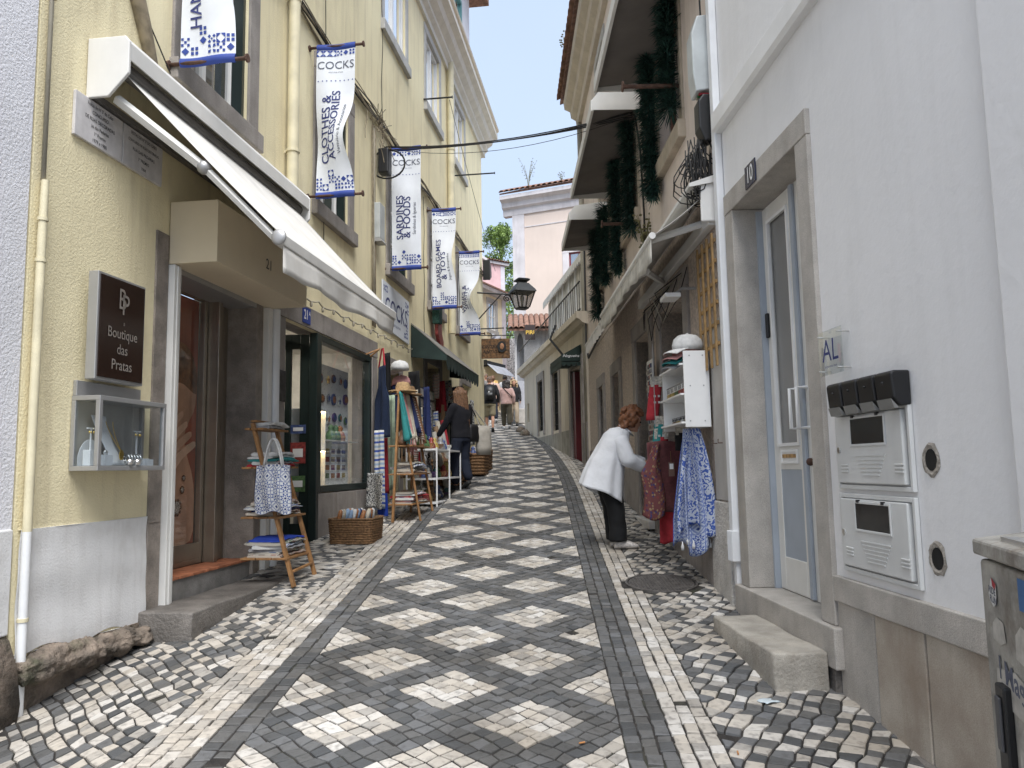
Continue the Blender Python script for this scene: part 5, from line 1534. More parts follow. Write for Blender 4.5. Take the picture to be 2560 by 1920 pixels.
for k, cn in enumerate(('green', 'green', 'orange')):
    trinket(L, 9.85 + .16 * k, -.2, 1.976, .2, cn, '%s figurine, %s on the thin white window shelf' % (cn, ORD[k]), 'figurines on the window shelf')
for k, (s_, z, h_, c_) in enumerate(((8.10, 2.02, .10, 'blue'), (8.08, 1.68, .24, 'red'), (8.10, 1.36, .18, 'green'))):
    m = MB(L); m.box(8.838, 8.842, -.30, -.12, z, z + h_)
    o = m.root('door_sticker', cm[c_], '%s square sticker, %s from the top on the green post by the shop entrance' % (c_, ORD[k]), 'sticker')
    m = MB(L); m.box(8.835, 8.838, -.27, -.15, z + h_ * .3, z + h_ * .7); m.build('sticker_print', m_white, o)
# interior shelving seen through the door
for k in range(3):
    m = MB(L); m.box(8.0, 8.8, -1.68, -1.4, 1.0 + k * .6, 1.03 + k * .6); m.root('shop_shelf', m_wood, '%s wooden shelf at the back of the souvenir shop' % ['lowest', 'middle', 'highest'][k], 'shelf')
    for j in range(5):
        trinket(L, 8.08 + j * .15, -1.5, 1.031 + k * .6, .22, cn_[(j * 3 + k) % 10], '%s ornament, %s on the %s back shelf' % (cn_[(j * 3 + k) % 10], ORD[j], ['lowest', 'middle', 'highest'][k]), 'ornaments on the back shelves')
# number plate 21A, intercom blotch, festoon string, COCKS board
m = MB(L); m.box(8.36, 8.58, .024, .032, 3.22, 3.40)
npl = m.root('number_plate', m_blue, 'blue enamel plate with white number 21 A over the souvenir shop', 'plate', bevel=.003)
lettering([('21', -.025, 0, .15, dict(bold=.015, sx=.8)), ("A", .075, .03, .07, dict(bold=.01))], lambda u, v: L(8.47 + u, .0345, 3.31 + v), m_white, npl, 'house_number')
m = MB(L); m.box(7.70, 7.92, .023, .045, 2.30, 2.62); m.root('meter_box', mat('sooty_metal', (.05, .047, .045), .7, var=.4, scale=14), 'dark sooty metal box on the stone pier left of the shop entrance', 'box', bevel=.02, seg=3)
pts = []
for k in range(61):
    s_ = 7.7 + 5.2 * k / 60
    pts.append((s_, .05 + .01 * math.sin(k * 1.7), 3.50 + .10 * k / 60 - .035 * abs(math.sin(k * math.pi / 6))))
fs = thing('festoon_string', L(10, .05, 3.4), 'beige festoon light string stapled along the shop lintel', 'light string')
m = MB(L); m.tube(pts, .009, 6); m.build('cord', m_cablew, fs, smooth=True)
for k in range(2, 60, 4):
    p = pts[k]; m = MB(L); m.lathe((p[0], p[1], p[2] - .06), [(.008, 0), (.016, .015), (.018, .035), (.012, .06)], 8); m.build('socket', m_cablew, fs, smooth=True)
bd = MB(L); bd.prism([(11.32, 3.72), (12.80, 3.66), (12.80, 4.38), (11.32, 4.42)], .01, .03, 'b')
bdo = bd.root('shop_board', m_banner, 'flat white wall board reading COCKS above the hanging clothes', 'sign')
lettering([('COCKS', 0, 0, .40, dict(bold=.004, sx=.95)), ('PORTUGAL STORE', 0, -.22, .05, {})], lambda u, v: L(12.06 + u, .0325, 4.04 + v), m_ink, bdo)
ps = []
for (u, v, k) in ((-.66, .27, 2), (-.55, .27, 0), (.55, .25, 3), (.66, .25, 1), (.66, .14, 4), (.6, -.26, 0), (.48, -.27, 5), (.6, -.15, 2)): ps += shape_tile(k, u, v, .1)
k_ = MB()
for p in ps: k_.addw([L(12.06 + a, .0325, 4.04 + b) for a, b in p], [tuple(range(len(p)))])
k_.build('tile_print', m_blue, bdo, recalc=False)['kind'] = 'stuff'

# ---------------------------------------------------------------- wiring on the yellow wall
m_vine = mat('old_wire', (.23, .19, .13), .9, var=.3, scale=12)
wb = thing('wall_cables', L(11, .04, 6.6), 'old cable bundle running along the yellow wall above the first floor windows', 'cable')
rr = random.Random(77)
for k in range(9):
    m = MB(L); z0_ = 6.80 + rr.uniform(-.09, .09); n_ = .02 + rr.uniform(0, .05)
    pts = [(5.0 + 15.3 * t, n_ + .01 * math.sin(t * 40 + k), z0_ - .0 * t + .05 * math.sin(t * 31 + k * .4) - .10 * t) for t in [i / 60 for i in range(61)]]
    m.tube(pts, rr.choice([.007, .010, .014]), 5); m.build('cable', m_vine if k % 3 else m_cable, wb, smooth=True)
for k in range(26):
    m = MB(L); s_ = rr.gauss(10.9, .3); z = 6.55 + rr.uniform(-.1, .15)
    m.tube([(s_ + rr.uniform(-.02, .02) + .22 * t * math.sin(k * 2.3), .06 + .13 * t * abs(math.cos(k)), z + .30 * t * math.cos(k * 1.9) - .1 * t * t) for t in (0, .4, .7, 1)], .005, 4); m.build('wire_end', m_vine, wb)
for k in range(5):
    m = MB(L); s_ = 10.80 + .035 * k
    m.tube([(s_, .03, 6.6), (s_ + .02 * math.sin(k), .03, 5.6), (s_, .035, 4.6), (s_ + .02, .03, 3.62)], .008, 5); m.build('drop_cable', m_vine if k != 2 else m_cablew, wb, smooth=True)
for k, (s_, z0_, z1_) in enumerate(((8.95, 3.7, 10.2), (11.3, 6.6, 10.2), (13.9, 3.9, 6.6), (7.6, 3.7, 4.2))):
    m = MB(L); m.tube([(s_ + .03 * math.sin(i * 1.3 + k), .02, z0_ + (z1_ - z0_) * i / 12) for i in range(13)], .005, 4); m.root('thin_wire', m_cable, ['thin wire hanging beside the CLOTHES banner', 'thin wire climbing above the SARDINES banner', 'thin wire between SARDINES and BOARD GAMES banners', 'short thin wire under the awning cassette'][k], 'cable')
m = MB(L); m.tube([(4.6, .02, 5.6), (5.3, .03, 5.05), (5.75, .02, 4.7)], .006, 4); m.root('thin_wire', m_cable, 'thin wire slanting across the yellow wall behind the nearest banner', 'cable')
m = MB(L); m.tube([(4.9 + .75 * t, .02 + .02 * math.sin(t * 3), 5.45 - .95 * t + .1 * math.sin(t * 5)) for t in [i / 8 for i in range(9)]], [.02 + .035 * math.sin(i * .39) for i in range(9)], 7); m.root('old_cable_bunch', m_vine, 'frayed grey cable bunch on the wall above the awning end cap', 'cable', smooth=True)
m = MB(L); m.box(10.88, 11.12, .02, .12, 4.92, 5.45); o = m.root('junction_box', mat('box_grey', (.42, .44, .43), .5), 'grey junction box on the yellow wall left of the SARDINES banner', 'box', bevel=.01)
m = MB(L); m.prism([(.02, 4.92), (.12, 4.92), (.15, 4.87), (.02, 4.87)], 10.88, 11.12, 'a'); m.build('box_lip', m_alu, o)
m = MB(L); m.box(11.02, 11.22, .04, .20, 5.95, 6.33); m.root('cable_closure', m_black, 'black cable closure where the street cables meet the yellow wall', 'box', bevel=.02)
m = MB(L); m.tube([(11.1, .17 + .26 * math.cos(t * .2618), 6.10 + .22 * math.sin(t * .2618)) for t in range(25)], .014, 6, cap=False); m.root('cable_loop', m_cable, 'round loop of black cable hanging at the cable closure', 'cable', smooth=True)
for k, (s_, z, l) in enumerate(((14.0, 8.55, .55), (16.6, 8.05, .95), (14.7, 5.75, .35), (19.0, 5.02, .75))):
    m = MB(L); m.tube([(s_, .0, z), (s_, l, z)], .016, 6); o = m.root('iron_pole', m_iron, ['short iron pole beside the upper middle window', 'iron pole sticking out below the far upper window', 'short iron pole in front of the BOARD GAMES banner', 'iron pole right of the WINES banner'][k], 'pole')
    m = MB(L); m.tube([(s_, l, z), (s_, l + .01, z)], .03, 8); m.build('pole_disc', m_iron, o)
m = MB(); m.tube(sag(L(14.0, .5, 8.5), L(19.5, .5, 6.6), .1), .005, 4); m.root('stay_wire', m_cable, 'thin stay wire slanting down from the upper iron pole', 'cable')
so = thing('christmas_stocking', L(14.6, .15, 4.2), 'red felt stocking with dark green top hanging under the BOARD GAMES banner', 'decoration')
m = MB(L); m.prism([(14.42, 4.50), (14.78, 4.50), (14.80, 4.18), (14.95, 4.05), (14.93, 3.90), (14.66, 3.92), (14.46, 4.12)], .08, .15, 'b'); m.build('stocking_foot', cm['red'], so, bevel=.02)
m = MB(L); m.prism([(14.3, 4.62), (14.62, 4.66), (14.6, 4.32), (14.35, 4.30)], .06, .20, 'b'); m.build('green_bundle', m_fir, so, bevel=.02)

# ---------------------------------------------------------------- green awning over the far shop
ga = thing('shop_awning', L(16, 0, 3.2), 'dark green hood awning with scalloped edge over the far souvenir stall', 'awning')
m_gaw = mat('green_awning_cloth', (.018, .035, .03), .85, var=.2, scale=4)
m_gaw2 = mat('awning_top', (.20, .19, .17), .9, var=.2, scale=5)
GN, GZ0, GZ1, GA, GB = .62, 4.06, 3.50, 13.0, 16.1
m = MB(L); m.surf(lambda u, v: (GA + (GB - GA) * u, .01 + GN * v, GZ0 + (GZ1 - GZ0) * v), 8, 2); m.build('awning_cloth', m_gaw2, ga, solid=.01)
for s_ in (GA, GB - .01):
    m = MB(L); m.prism([(.01, GZ0 - .012), (GN, GZ1 - .012), (GN, GZ1 - .10), (.01, GZ1 - .02)], s_, s_ + .008, 'a'); m.build('side_panel', m_gaw, ga)
m = MB(L); m.surf(lambda u, v: (GA + .01 + (GB - GA - .02) * u, .02 + (GN - .04) * v, GZ0 - .03 + (GZ1 - GZ0) * v), 4, 2); m.build('lining', m_gaw, ga)
m = MB(L)
ns = 11
for k in range(ns):
    a, b = GA + (GB - GA) * k / ns, GA + (GB - GA) * (k + 1) / ns
    pts = [(a + .004, GZ1), (b - .004, GZ1)] + [((a + b) / 2 + (b - a) * .49 * math.cos(t * math.pi / 8), GZ1 - .12 - .13 * math.sin(t * math.pi / 8)) for t in range(9)]
    m2 = MB(L); m2.prism(pts, GN, GN + .006, 'b'); m2.build('scallop', m_gaw, ga)

# ---------------------------------------------------------------- goods along the left wall
cloth_cols = {'white': (.58, .58, .57), 'navy': (.018, .028, .10), 'royal blue': (.02, .06, .40), 'red': (.38, .03, .04), 'striped grey': (.30, .30, .31), 'cream': (.52, .47, .38), 'pale blue': (.25, .35, .50), 'teal': (.03, .22, .22), 'pink': (.50, .25, .24), 'black': (.008, .008, .009)}
cl = {k: mat('cloth_' + k.replace(' ', '_'), v, .95, var=.12, scale=25) for k, v in cloth_cols.items()}
stripes = {'striped red': print_mat('stripe_red', [(.6, .6, .58), (.4, .04, .05), (.6, .6, .58), (.1, .12, .3)], (1, 7), 'stripe'),
           'striped blue': print_mat('stripe_blue', [(.62, .62, .6), (.05, .1, .38), (.62, .62, .6), (.3, .4, .55)], (1, 9), 'stripe'),
           'striped brown': print_mat('stripe_brown', [(.5, .45, .38), (.14, .08, .06), (.55, .5, .45), (.3, .1, .07)], (1, 9), 'stripe')}
cl.update(stripes)
cl['floral'] = print_mat('floral_print', [(.3, .06, .05), (.05, .1, .22), (.35, .25, .08), (.08, .16, .07)], (9, 12), 'dot', base=(.45, .42, .36))
azul = print_mat('azulejo_cloth', [(.03, .05, .16)], (4, 4.6), 'tile', base=(.62, .63, .63), dark=(.035, .075, .26))
azul2 = print_mat('azulejo_border', [(.03, .05, .16)], (12, 1), 'tile', base=(.62, .63, .63), dark=(.035, .075, .26))
def folded(T, a, b, c, w, d, h, colname, label, group, seed=0):
    """a folded cloth: soft slab whose rounded fold shows at the front"""
    rr = random.Random(seed)
    m = MB(T)
    ph = rr.uniform(0, 6); rz_ = rr.uniform(-.12, .12); w = w * rr.uniform(.82, 1.02); d = d * rr.uniform(.85, 1.02)
    def fn(u, v):
        p_ = fn0(u, v); x_, y_ = p_[0] - a, p_[1] - b
        return (a + x_ * math.cos(rz_) - y_ * math.sin(rz_), b + x_ * math.sin(rz_) + y_ * math.cos(rz_), p_[2] - .012 * (abs(2 * u - 1) ** 4) + .004 * math.sin(x_ * 40 + ph))
    def fn0(u, v):
        an = 2 * math.pi * v
        x = math.copysign(abs(math.cos(an)) ** .35, math.cos(an)); y = math.copysign(abs(math.sin(an)) ** .6, math.sin(an))
        return (a + w * (u - .5) * (1 + .03 * math.sin(an * 2 + ph)), b + d / 2 * x, c + h / 2 + h / 2 * y + .006 * math.sin(u * 7 + ph) * (1 if y > 0 else 0))
    m.surf(fn, 14, 20)
    m.add([fn(0, t / 10) for t in range(10)], [tuple(range(10))]); m.add([fn(1, t / 10) for t in range(10)], [tuple(range(10))])
    return m.root('folded_cloth', cl[colname], label, 'folded cloth', group, smooth=True, angle=50)
def stack(T, a, b, c, w, d, cols_, where, group, hh=.035, seed=0):
    z = c
    n = len(cols_)
    for k, cn in enumerate(cols_):
        pos = 'topmost' if k == n - 1 else ('bottom' if k == 0 else ORD[k] + ' lowest')
        folded(T, a + .01 * math.sin(k * 3 + seed), b + .012 * math.cos(k * 2 + seed), z, w * (1 - .02 * (k % 3)), d * (1 - .03 * (k % 2)), hh, cn, '%s cloth, %s of the pile %s' % (cn, pos, where), group, seed + k)
        z += hh * .97
    return z
def wood_bar(T, p, q_, w, t, name, par, mt=None):
    """rectangular timber from p to q"""
    P, Q = T(*p), T(*q_)
    d = (Q - P).normalized(); x = d.cross(Vector((0, 0, 1)))
    if x.length < .1: x = d.cross(L.n)
    x.normalize(); y = d.cross(x)
    m = MB(); vs = []
    for e in (P, Q):
        vs += [e + x * w / 2 + y * t / 2, e - x * w / 2 + y * t / 2, e - x * w / 2 - y * t / 2, e + x * w / 2 - y * t / 2]
    m.addw(vs, [(0, 1, 2, 3), (7, 6, 5, 4), (0, 4, 5, 1), (1, 5, 6, 2), (2, 6, 7, 3), (3, 7, 4, 0)])
    return m.build(name, mt or m_wood, par, bevel=.004)

# ladder shelf with table linen
ls = thing('ladder_shelf', L(7.1, .5, L.g(7, .5)), 'orange brown wooden ladder shelf with table linen by the shop entrance', 'shelf')
g0 = L.g(6.9, .6)
for s_ in (6.84, 7.30):
    wood_bar(L, (s_, .62, g0 - .01 + .04 * (s_ > 7)), (s_, .22, 2.02), .045, .03, 'rail', ls)
for z, n0, n1 in ((.84, .14, .58), (1.19, .14, .52), (1.62, .14, .44), (1.96, .16, .34)):
    for k in range(3):
        a = n0 + (n1 - n0) * k / 3
        m = MB(L); m.box(6.80, 7.34, a + .004, a + (n1 - n0) / 3 - .008, z, z + .018); m.build('shelf_slat', m_wood, ls, bevel=.003)
wood_bar(L, (6.86, .60, .74), (7.28, .60, .76), .03, .02, 'stretcher', ls)
wood_bar(L, (6.86, .22, 2.04), (7.28, .22, 2.04), .06, .02, 'top_rail', ls)
stack(L, 7.07, .36, .86, .50, .36, ['striped brown', 'floral', 'striped grey', 'striped blue', 'floral', 'royal blue'], 'on the bottom board of the ladder shelf', 'linen on the ladder shelf', .028, 1)
stack(L, 7.07, .33, 1.21, .50, .33, ['floral', 'striped brown', 'navy', 'striped blue', 'floral', 'striped brown'], 'on the second board of the ladder shelf', 'linen on the ladder shelf', .022, 2)
stack(L, 7.08, .30, 1.64, .46, .28, ['red', 'striped red', 'teal', 'white', 'white'], 'on the third board of the ladder shelf', 'linen on the ladder shelf', .026, 3)
stack(L, 7.08, .26, 1.98, .40, .18, ['striped grey', 'white'], 'on the top board of the ladder shelf', 'linen on the ladder shelf', .03, 4)
# tote bag hanging on the near rail, facing down the street
tb = thing('tote_bag', L(6.74, .55, 1.25), 'white tote bag with blue tile pattern hanging on the ladder shelf', 'bag')
def TB(a, b, c):
    o = L(6.76, .30, 1.245); ax = Vector((.83, -.25, 0)).normalized(); nn = Vector((-ax.y * -1, -ax.x, 0))
    return o + ax * a + nn * b + Vector((0, 0, c))
for sd in (1, -1):
    m = MB(TB); m.surf(lambda u, v: (.34 * u + .012 * math.sin(v * 5) * (u - .5), sd * (.006 + .035 * math.sin(math.pi * u) * math.sin(math.pi * min(1, v * 1.05)) ) + .006 * math.sin(u * 17 + v * 3), .40 * v - .015 * math.sin(u * 9) * (1 - v) + .012 * math.sin(math.pi * u) * v), 24, 24); m.build('bag_side', azul, tb, smooth=True)
for sd in (.012, -.012):
    m = MB(TB); m.tube([(.08 + .18 * t, sd + .0, .39 + .24 * math.sin(math.pi * t) ** .8) for t in [i / 12 for i in range(13)]], .010, 5); m.build('bag_handle', cl['white'], tb, smooth=True)

# wicker basket with folded fans
def wicker(T, a0, a1, b0, b1, c0, h, label, mt, name='wicker_basket', n=11, flare=.03):
    m_ = thing(name, T((a0 + a1) / 2, (b0 + b1) / 2, c0), label, 'basket')
    ca, cb, ra, rb = (a0 + a1) / 2, (b0 + b1) / 2, (a1 - a0) / 2, (b1 - b0) / 2
    for k in range(n):
        z = c0 + h * (k + .5) / n
        f = 1 + flare * k / n * 3
        pts = []
        for t in range(37):
            an = 2 * math.pi * t / 36
            x = math.copysign(abs(math.cos(an)) ** .25, math.cos(an)); y = math.copysign(abs(math.sin(an)) ** .25, math.sin(an))
            wv = 1 + .018 * math.sin(t * math.pi + k * math.pi)
            pts.append((ca + ra * f * x * wv, cb + rb * f * y * wv, z + .003 * math.sin(t * 1.7 + k)))
        q_ = MB(T); q_.tube(pts, h / n * .58, 5, cap=False); q_.build('woven_strand', mt, m_, smooth=True)
    q_ = MB(T); q_.box(a0 + .02, a1 - .02, b0 + .02, b1 - .02, c0 + .002, c0 + h * .8); q_.build('basket_lining', m_dark, m_)
    return m_
m_wick = mat('wicker', (.20, .11, .05), .8, var=.45, scale=40, bump=.7, bscale=120, ov=.12)
zb_ = L.g(8.6, .4)
wicker(L, 8.60, 9.06, .26, .72, zb_ + .0, .28, 'rectangular brown wicker basket of folding fans under the shop window', m_wick)
rr = random.Random(12)
fan_cols = ['pale blue', 'white', 'navy', 'pale blue', 'cream', 'white']
for k in range(18):
    i, j = divmod(k, 6)
    a, b = 8.645 + j * .074 + rr.uniform(-.01, .01), .34 + i * .13
    cn = fan_cols[(k * 5) % 6]
    m = MB(L); an = rr.uniform(-.25, .25)
    m.tube([(a, b, zb_ + .2), (a + an * .1, b + .02, zb_ + .30), (a + an * .2, b + .03, zb_ + .355), (a + an * .24, b + .032, zb_ + .37)], [.022, .026, .022, .008], 8)
    m.root('folding_fan', cl[cn] if k % 4 else cm['orange'], '%s rolled fan, %s in the %s row of the wicker basket' % (cn if k % 4 else 'orange', ORD[j], ['back', 'middle', 'front'][i]), 'fan', 'rolled fans in the wicker basket', smooth=True)

# hanging apron, towels and bags beside the shop window
def hang(T, a, b, z1, w, h, mt, name, label, cat, seed=0, folds=3, depth=.02, flare=.1, ax=None, group=None, parent=None):
    """cloth hanging from its top edge: along the builder's first axis, or along AX=(da, db)"""
    rr = random.Random(seed); ph = rr.uniform(0, 6)
    da, db = ax or (1, 0)
    def fn(u, v):
        x = (u - .5) * w * (1 + flare * v)
        f = depth * (.3 + .7 * v) * math.sin(u * folds * 6.283 + ph + v * .8)
        return (a + da * x - db * f, b + db * x + da * f, z1 - h * v + .012 * math.sin(u * 5 + ph) * v)
    m = MB(T); m.surf(fn, max(12, folds * 8), 14)
    if parent is not None: return m.build(name, mt, parent, smooth=True, solid=.004)
    return m.root(name, mt, label, cat, group, smooth=True, solid=.004)
m_denim = mat('denim', (.018, .034, .085), .95, var=.2, scale=60)
face = (.60, -.80)      # cloths turned half towards the camera
ap = thing('denim_apron', L(10.5, .2, 2.0), 'dark denim apron with red neck strap hanging beside the shop window', 'apron')
AP = lambda a, b, c: L(10.52 + a * .75 , .24 - a * .55 + b, c)
m = MB(AP); m.surf(lambda u, v: ((u - .5) * (.26 + (.24 * min(1, max(0, (v - .3) * 6)))) * 1.15, .03 * math.sin(u * 11 + 1) * v + .02, 3.0 - .98 * v), 20, 24); m.build('apron_cloth', m_denim, ap, smooth=True, solid=.005)
m = MB(AP); m.tube([(-.13, .02, 2.99), (-.03, .03, 3.24), (.03, .03, 3.24), (.13, .02, 2.99)], .012, 5); m.build('neck_strap', cl['red'], ap)
m = MB(AP); m.surf(lambda u, v: (.06 + .13 * u, .055, 2.34 + .16 * v), 2, 2); m.build('printed_patch', print_mat('patch', [(.3, .25, .05), (.4, .1, .05), (.1, .25, .08), (.6, .6, .55)], (5, 4), 'dot', base=(.5, .5, .4)), ap)
m = MB(L); m.tube([(10.2, .14, 3.12), (10.3, .3, 3.2), (10.4, .14, 3.12)], .012, 5); m.root('coat_hanger', m_wood, 'wooden hanger carrying the denim apron', 'hanger')
hang(L, 10.45, .24, 2.12, .22, 1.05, stripes['striped blue'], 'hanging_towel', 'white and blue striped tea towel below the denim apron', 'towel', 1, 2, .02, .1, face)
hang(L, 10.62, .26, 2.02, .18, .75, cl['red'], 'hanging_towel', 'red tea towel hanging next to the striped towel', 'towel', 2, 2, .03, .1, face)
hang(L, 10.78, .30, 2.62, .20, 1.3, mat('mint_cloth', (.42, .52, .38), .95, var=.25, scale=10), 'hanging_towel', 'long pale green printed towel right of the denim apron', 'towel', 3, 2, .02, .1, face)
hang(L, 10.50, .27, 1.28, .22, .32, cl['royal blue'], 'hanging_towel', 'royal blue end of a towel below the red one', 'towel', 4, 2, .02, .1, face)
bw = print_mat('black_white_print', [(.02, .02, .02)], (7, 7), 'blob', base=(.48, .48, .46), dark=(.02, .02, .024))
hang(L, 10.30, .24, 1.55, .34, .46, bw, 'printed_bag', 'black and white printed cloth bag hanging lowest by the shop window', 'bag', 5, 1, .03, .05, face)
hang(L, 10.98, .20, 3.25, .16, 1.05, cl['black'], 'hanging_shirt', 'narrow black garment hanging right of the apron', 'garment', 6, 2, .03, .5, face)
hang(L, 12.35, .22, 3.15, .28, 1.25, cl['black'], 'hanging_shirt', 'long black garment hanging at the edge of the green awning', 'garment', 7, 2, .03, .4, face)
def cap(T, a, b, c, mt, label, r_=.11, rz=0, group=None):
    K = lambda x, y, z: T(a + x * math.cos(rz) - y * math.sin(rz), b + x * math.sin(rz) + y * math.cos(rz), c + z)
    o = thing('cap', T(a, b, c), label, 'cap', group)
    m = MB(K); m.lathe((0, 0, 0), [(r_, 0), (r_ * 1.02, r_ * .35), (r_ * .9, r_ * .75), (r_ * .6, r_ * 1.02), (r_ * .15, r_ * 1.13)], 18, 1.08, .92); m.build('crown', mt, o, smooth=True)
    m = MB(K); m.surf(lambda u, v: (r_ * (.75 + v * 1.05) * math.cos((u - .5) * (1.9 - .5 * v)) * 1.0, r_ * .95 * math.sin((u - .5) * (2.2)) * (1 - .1 * v), .006 - .30 * r_ * v * v - .12 * r_ * ((u - .5) * 2) ** 2 * v), 14, 6); m.build('peak', mt, o, smooth=True, solid=.006)
    m = MB(K); m.ball((0, 0, r_ * 1.13), r_ * .09, 8, 5); m.build('button', mt, o)
    return o
cap(L, 11.2, .32, 3.02, cl['white'], 'white cap hanging above the scarf stand on the left', .13, -1.2)
cap(L, 11.35, .30, 2.82, cl['pink'], 'dusty pink cap hanging just below the white one', .13, -1.2)
cap(L, 11.5, .34, 2.74, cl['black'], 'black cap hanging beside the pink one', .11, -.9)

# scarf stand: a wooden A frame with scarves and straw hats
es = thing('scarf_stand', L(10.4, .6, L.g(10.3, .6)), 'wooden folding stand with scarves, hats and piles of cloth', 'stand')
ge = L.g(10.0, .6)
for (p, q_) in (((9.88, .60, ge), (9.98, .66, 2.60)), ((10.10, .90, ge), (10.0, .64, 2.62)), ((10.75, .60, ge + .07), (10.72, .66, 2.55)), ((10.85, .88, ge + .07), (10.74, .64, 2.56))):
    wood_bar(L, p, q_, .045, .028, 'leg', es)
wood_bar(L, (9.95, .65, 2.58), (10.8, .65, 2.53), .04, .04, 'top_rail', es)
for z in (1.14, 1.52, 1.88):
    m = MB(L); m.box(9.95, 10.85, .52, .84, z, z + .018); m.build('shelf_board', m_wood, es, bevel=.003)
sc_cols = [('teal', cl['teal'], .62), ('pink', cl['pink'], .75), ('cream', cl['cream'], .62), ('navy', cl['navy'], .5), ('striped', stripes['striped brown'], .6), ('brown', mat('tan_leather', (.22, .11, .05), .7), .7)]
for k, (cn, mt, ln) in enumerate(sc_cols):
    s_ = 9.98 + k * .145
    o = thing('scarf', L(s_, .6, 1.9), '%s scarf, %s from the left over the scarf stand rail' % (cn, ORD[k]), 'scarf', 'scarves on the wooden stand')
    m = MB(L); m.surf(lambda u, v: (s_ + (u - .5) * (.12 + .07 * v) + .07 * v * math.sin(k * 2.1) + .03 * math.sin(u * 13 + k + 2 * v) * (.5 + v * .5), .675 + .10 * v + .035 * math.sin(u * 11 + k * 1.7 + v) * (.4 + v), 2.60 - ln * v * (1 + .06 * math.sin(u * 6 + k)) - .02 * (1 - v)), 18, 14); m.build('scarf_cloth', mt, o, smooth=True, solid=.006)
    m = MB(L)
    for t in range(8):
        x_ = s_ + .07 * math.sin(k * 2.1) - .08 + t * .022
        m.tube([(x_, .775 + .03 * math.sin(t), 2.60 - ln), (x_ + .004, .78 + .03 * math.sin(t), 2.53 - ln)], .004, 4)
    f_ = m.build('fringe', mt, o); f_['kind'] = 'stuff'
def straw_hat(T, a, b, c, label, mt):
    m = MB(T); m.lathe((a, b, c), [(.19, 0), (.185, .012), (.10, .02), (.095, .07), (.075, .12), (.02, .13)], 20)
    m.root('straw_hat', mt, label, 'hat', 'straw hats on the scarf stand', smooth=True, angle=50)
m_straw = mat('straw', (.42, .28, .14), .9, var=.25, scale=40, bump=.6, bscale=150)
straw_hat(L, 10.15, .66, 2.60, 'pale straw hat on the near end of the scarf stand', m_straw)
straw_hat(L, 10.5, .64, 2.585, 'brown straw hat behind the pale one on the scarf stand', mat('straw_brown', (.2, .12, .06), .9, var=.25, scale=40, bump=.6))
stack(L, 10.40, .68, 1.16, .78, .30, ['floral', 'pink', 'striped red', 'red', 'striped red', 'floral'], 'on the lowest board of the scarf stand', 'cloth on the scarf stand', .026, 5)
stack(L, 10.40, .68, 1.54, .74, .30, ['striped brown', 'floral', 'striped grey', 'striped blue', 'floral'], 'on the middle board of the scarf stand', 'cloth on the scarf stand', .03, 6)
for k in range(5):
    trinket(L, 10.05 + k * .17, .68, 1.899, .2 + .05 * (k % 2), ['brown', 'red', 'brown', 'green', 'blue'][k], '%s doll, %s on the upper board of the scarf stand' % (['brown', 'red', 'dark brown', 'green', 'blue'][k], ORD[k]), 'dolls on the scarf stand', 'doll')

# white wire rack with crockery and toys, farther on
wr = thing('white_rack', L(11.3, .8, L.g(11.2, .8)), 'white metal shelf rack full of crockery and toys behind the scarf stand', 'rack')
gw = L.g(11.0, .8)
RA, RB, RN0, RN1 = 11.2, 12.9, .42, .86
for s_ in (RA, (RA + RB) / 2, RB):
    for n_ in (RN0, RN1):
        m = MB(L); m.tube([(s_, n_, gw), (s_, n_, gw + .86)], .013, 6); m.build('post', m_white, wr)
for z in (.06, .40, .82):
    m = MB(L); m.box(RA, RB, RN0, RN1, gw + z, gw + z + .025); m.build('shelf_board', m_white, wr)
rr = random.Random(44)
for lv, z in enumerate((.086, .426, .846)):
    for k in range(8):
        s_ = RA + .1 + k * .205; cn = cn_[(k * 3 + lv * 2) % 10]
        if (k + lv) % 3 == 0:
            m = MB(L); m.lathe((s_, .66, gw + z), [(.05, 0), (.09, .05), (.095, .09), (.085, .09), (.05, .02)], 14); m.root('bowl', cm[cn], '%s bowl, %s along the %s shelf of the white rack' % (cn, ORD[k], ['lowest', 'middle', 'top'][lv]), 'bowl', 'crockery on the white rack', smooth=True, angle=50)
        else:
            trinket(L, s_, .66, gw + z, rr.uniform(.14, .24), cn, '%s figurine, %s along the %s shelf of the white rack' % (cn, ORD[k], ['lowest', 'middle', 'top'][lv]), 'toys on the white rack')
# postcard racks on the wall
pc_m = [mat('card_%d' % k, c, .5, var=.6, scale=18) for k, c in enumerate(((.16, .15, .13), (.25, .22, .18), (.10, .13, .18), (.30, .28, .25), (.14, .10, .07), (.08, .12, .10), (.36, .34, .30)))]
def card_rack(s0_, s1_, z0_, z1_, n_, nc, nr, label, ax=(1, 0)):
    o = thing('postcard_rack', L(s0_, n_, z0_), label, 'rack', 'postcard racks under the green awning')
    w, h = (s1_ - s0_) / nc, (z1_ - z0_) / nr
    m = MB(L); m.box(s0_ - .01, s1_ + .01, n_ - .03, n_ - .015, z0_, z1_); m.build('rack_back', m_iron, o)
    rr = random.Random(int(s0_ * 10))
    me = {}
    for i in range(nc):
        for j in range(nr):
            m = MB(L); a, z = s0_ + i * w + .008, z0_ + j * h
            m.hexa([(a, n_, z + .005), (a + w - .016, n_, z + .005), (a + w - .016, n_ + .003, z + .005), (a, n_ + .003, z + .005), (a, n_ - .012, z + h * .86), (a + w - .016, n_ - .012, z + h * .86), (a + w - .016, n_ - .009, z + h * .86), (a, n_ - .009, z + h * .86)])
            m.build('postcard', rr.choice(pc_m), o)
    for j in range(nr):
        m = MB(L); m.tube([(s0_, n_ + .012, z0_ + j * h + .02), (s1_, n_ + .012, z0_ + j * h + .02)], .003, 4); m.build('wire', m_alu, o)
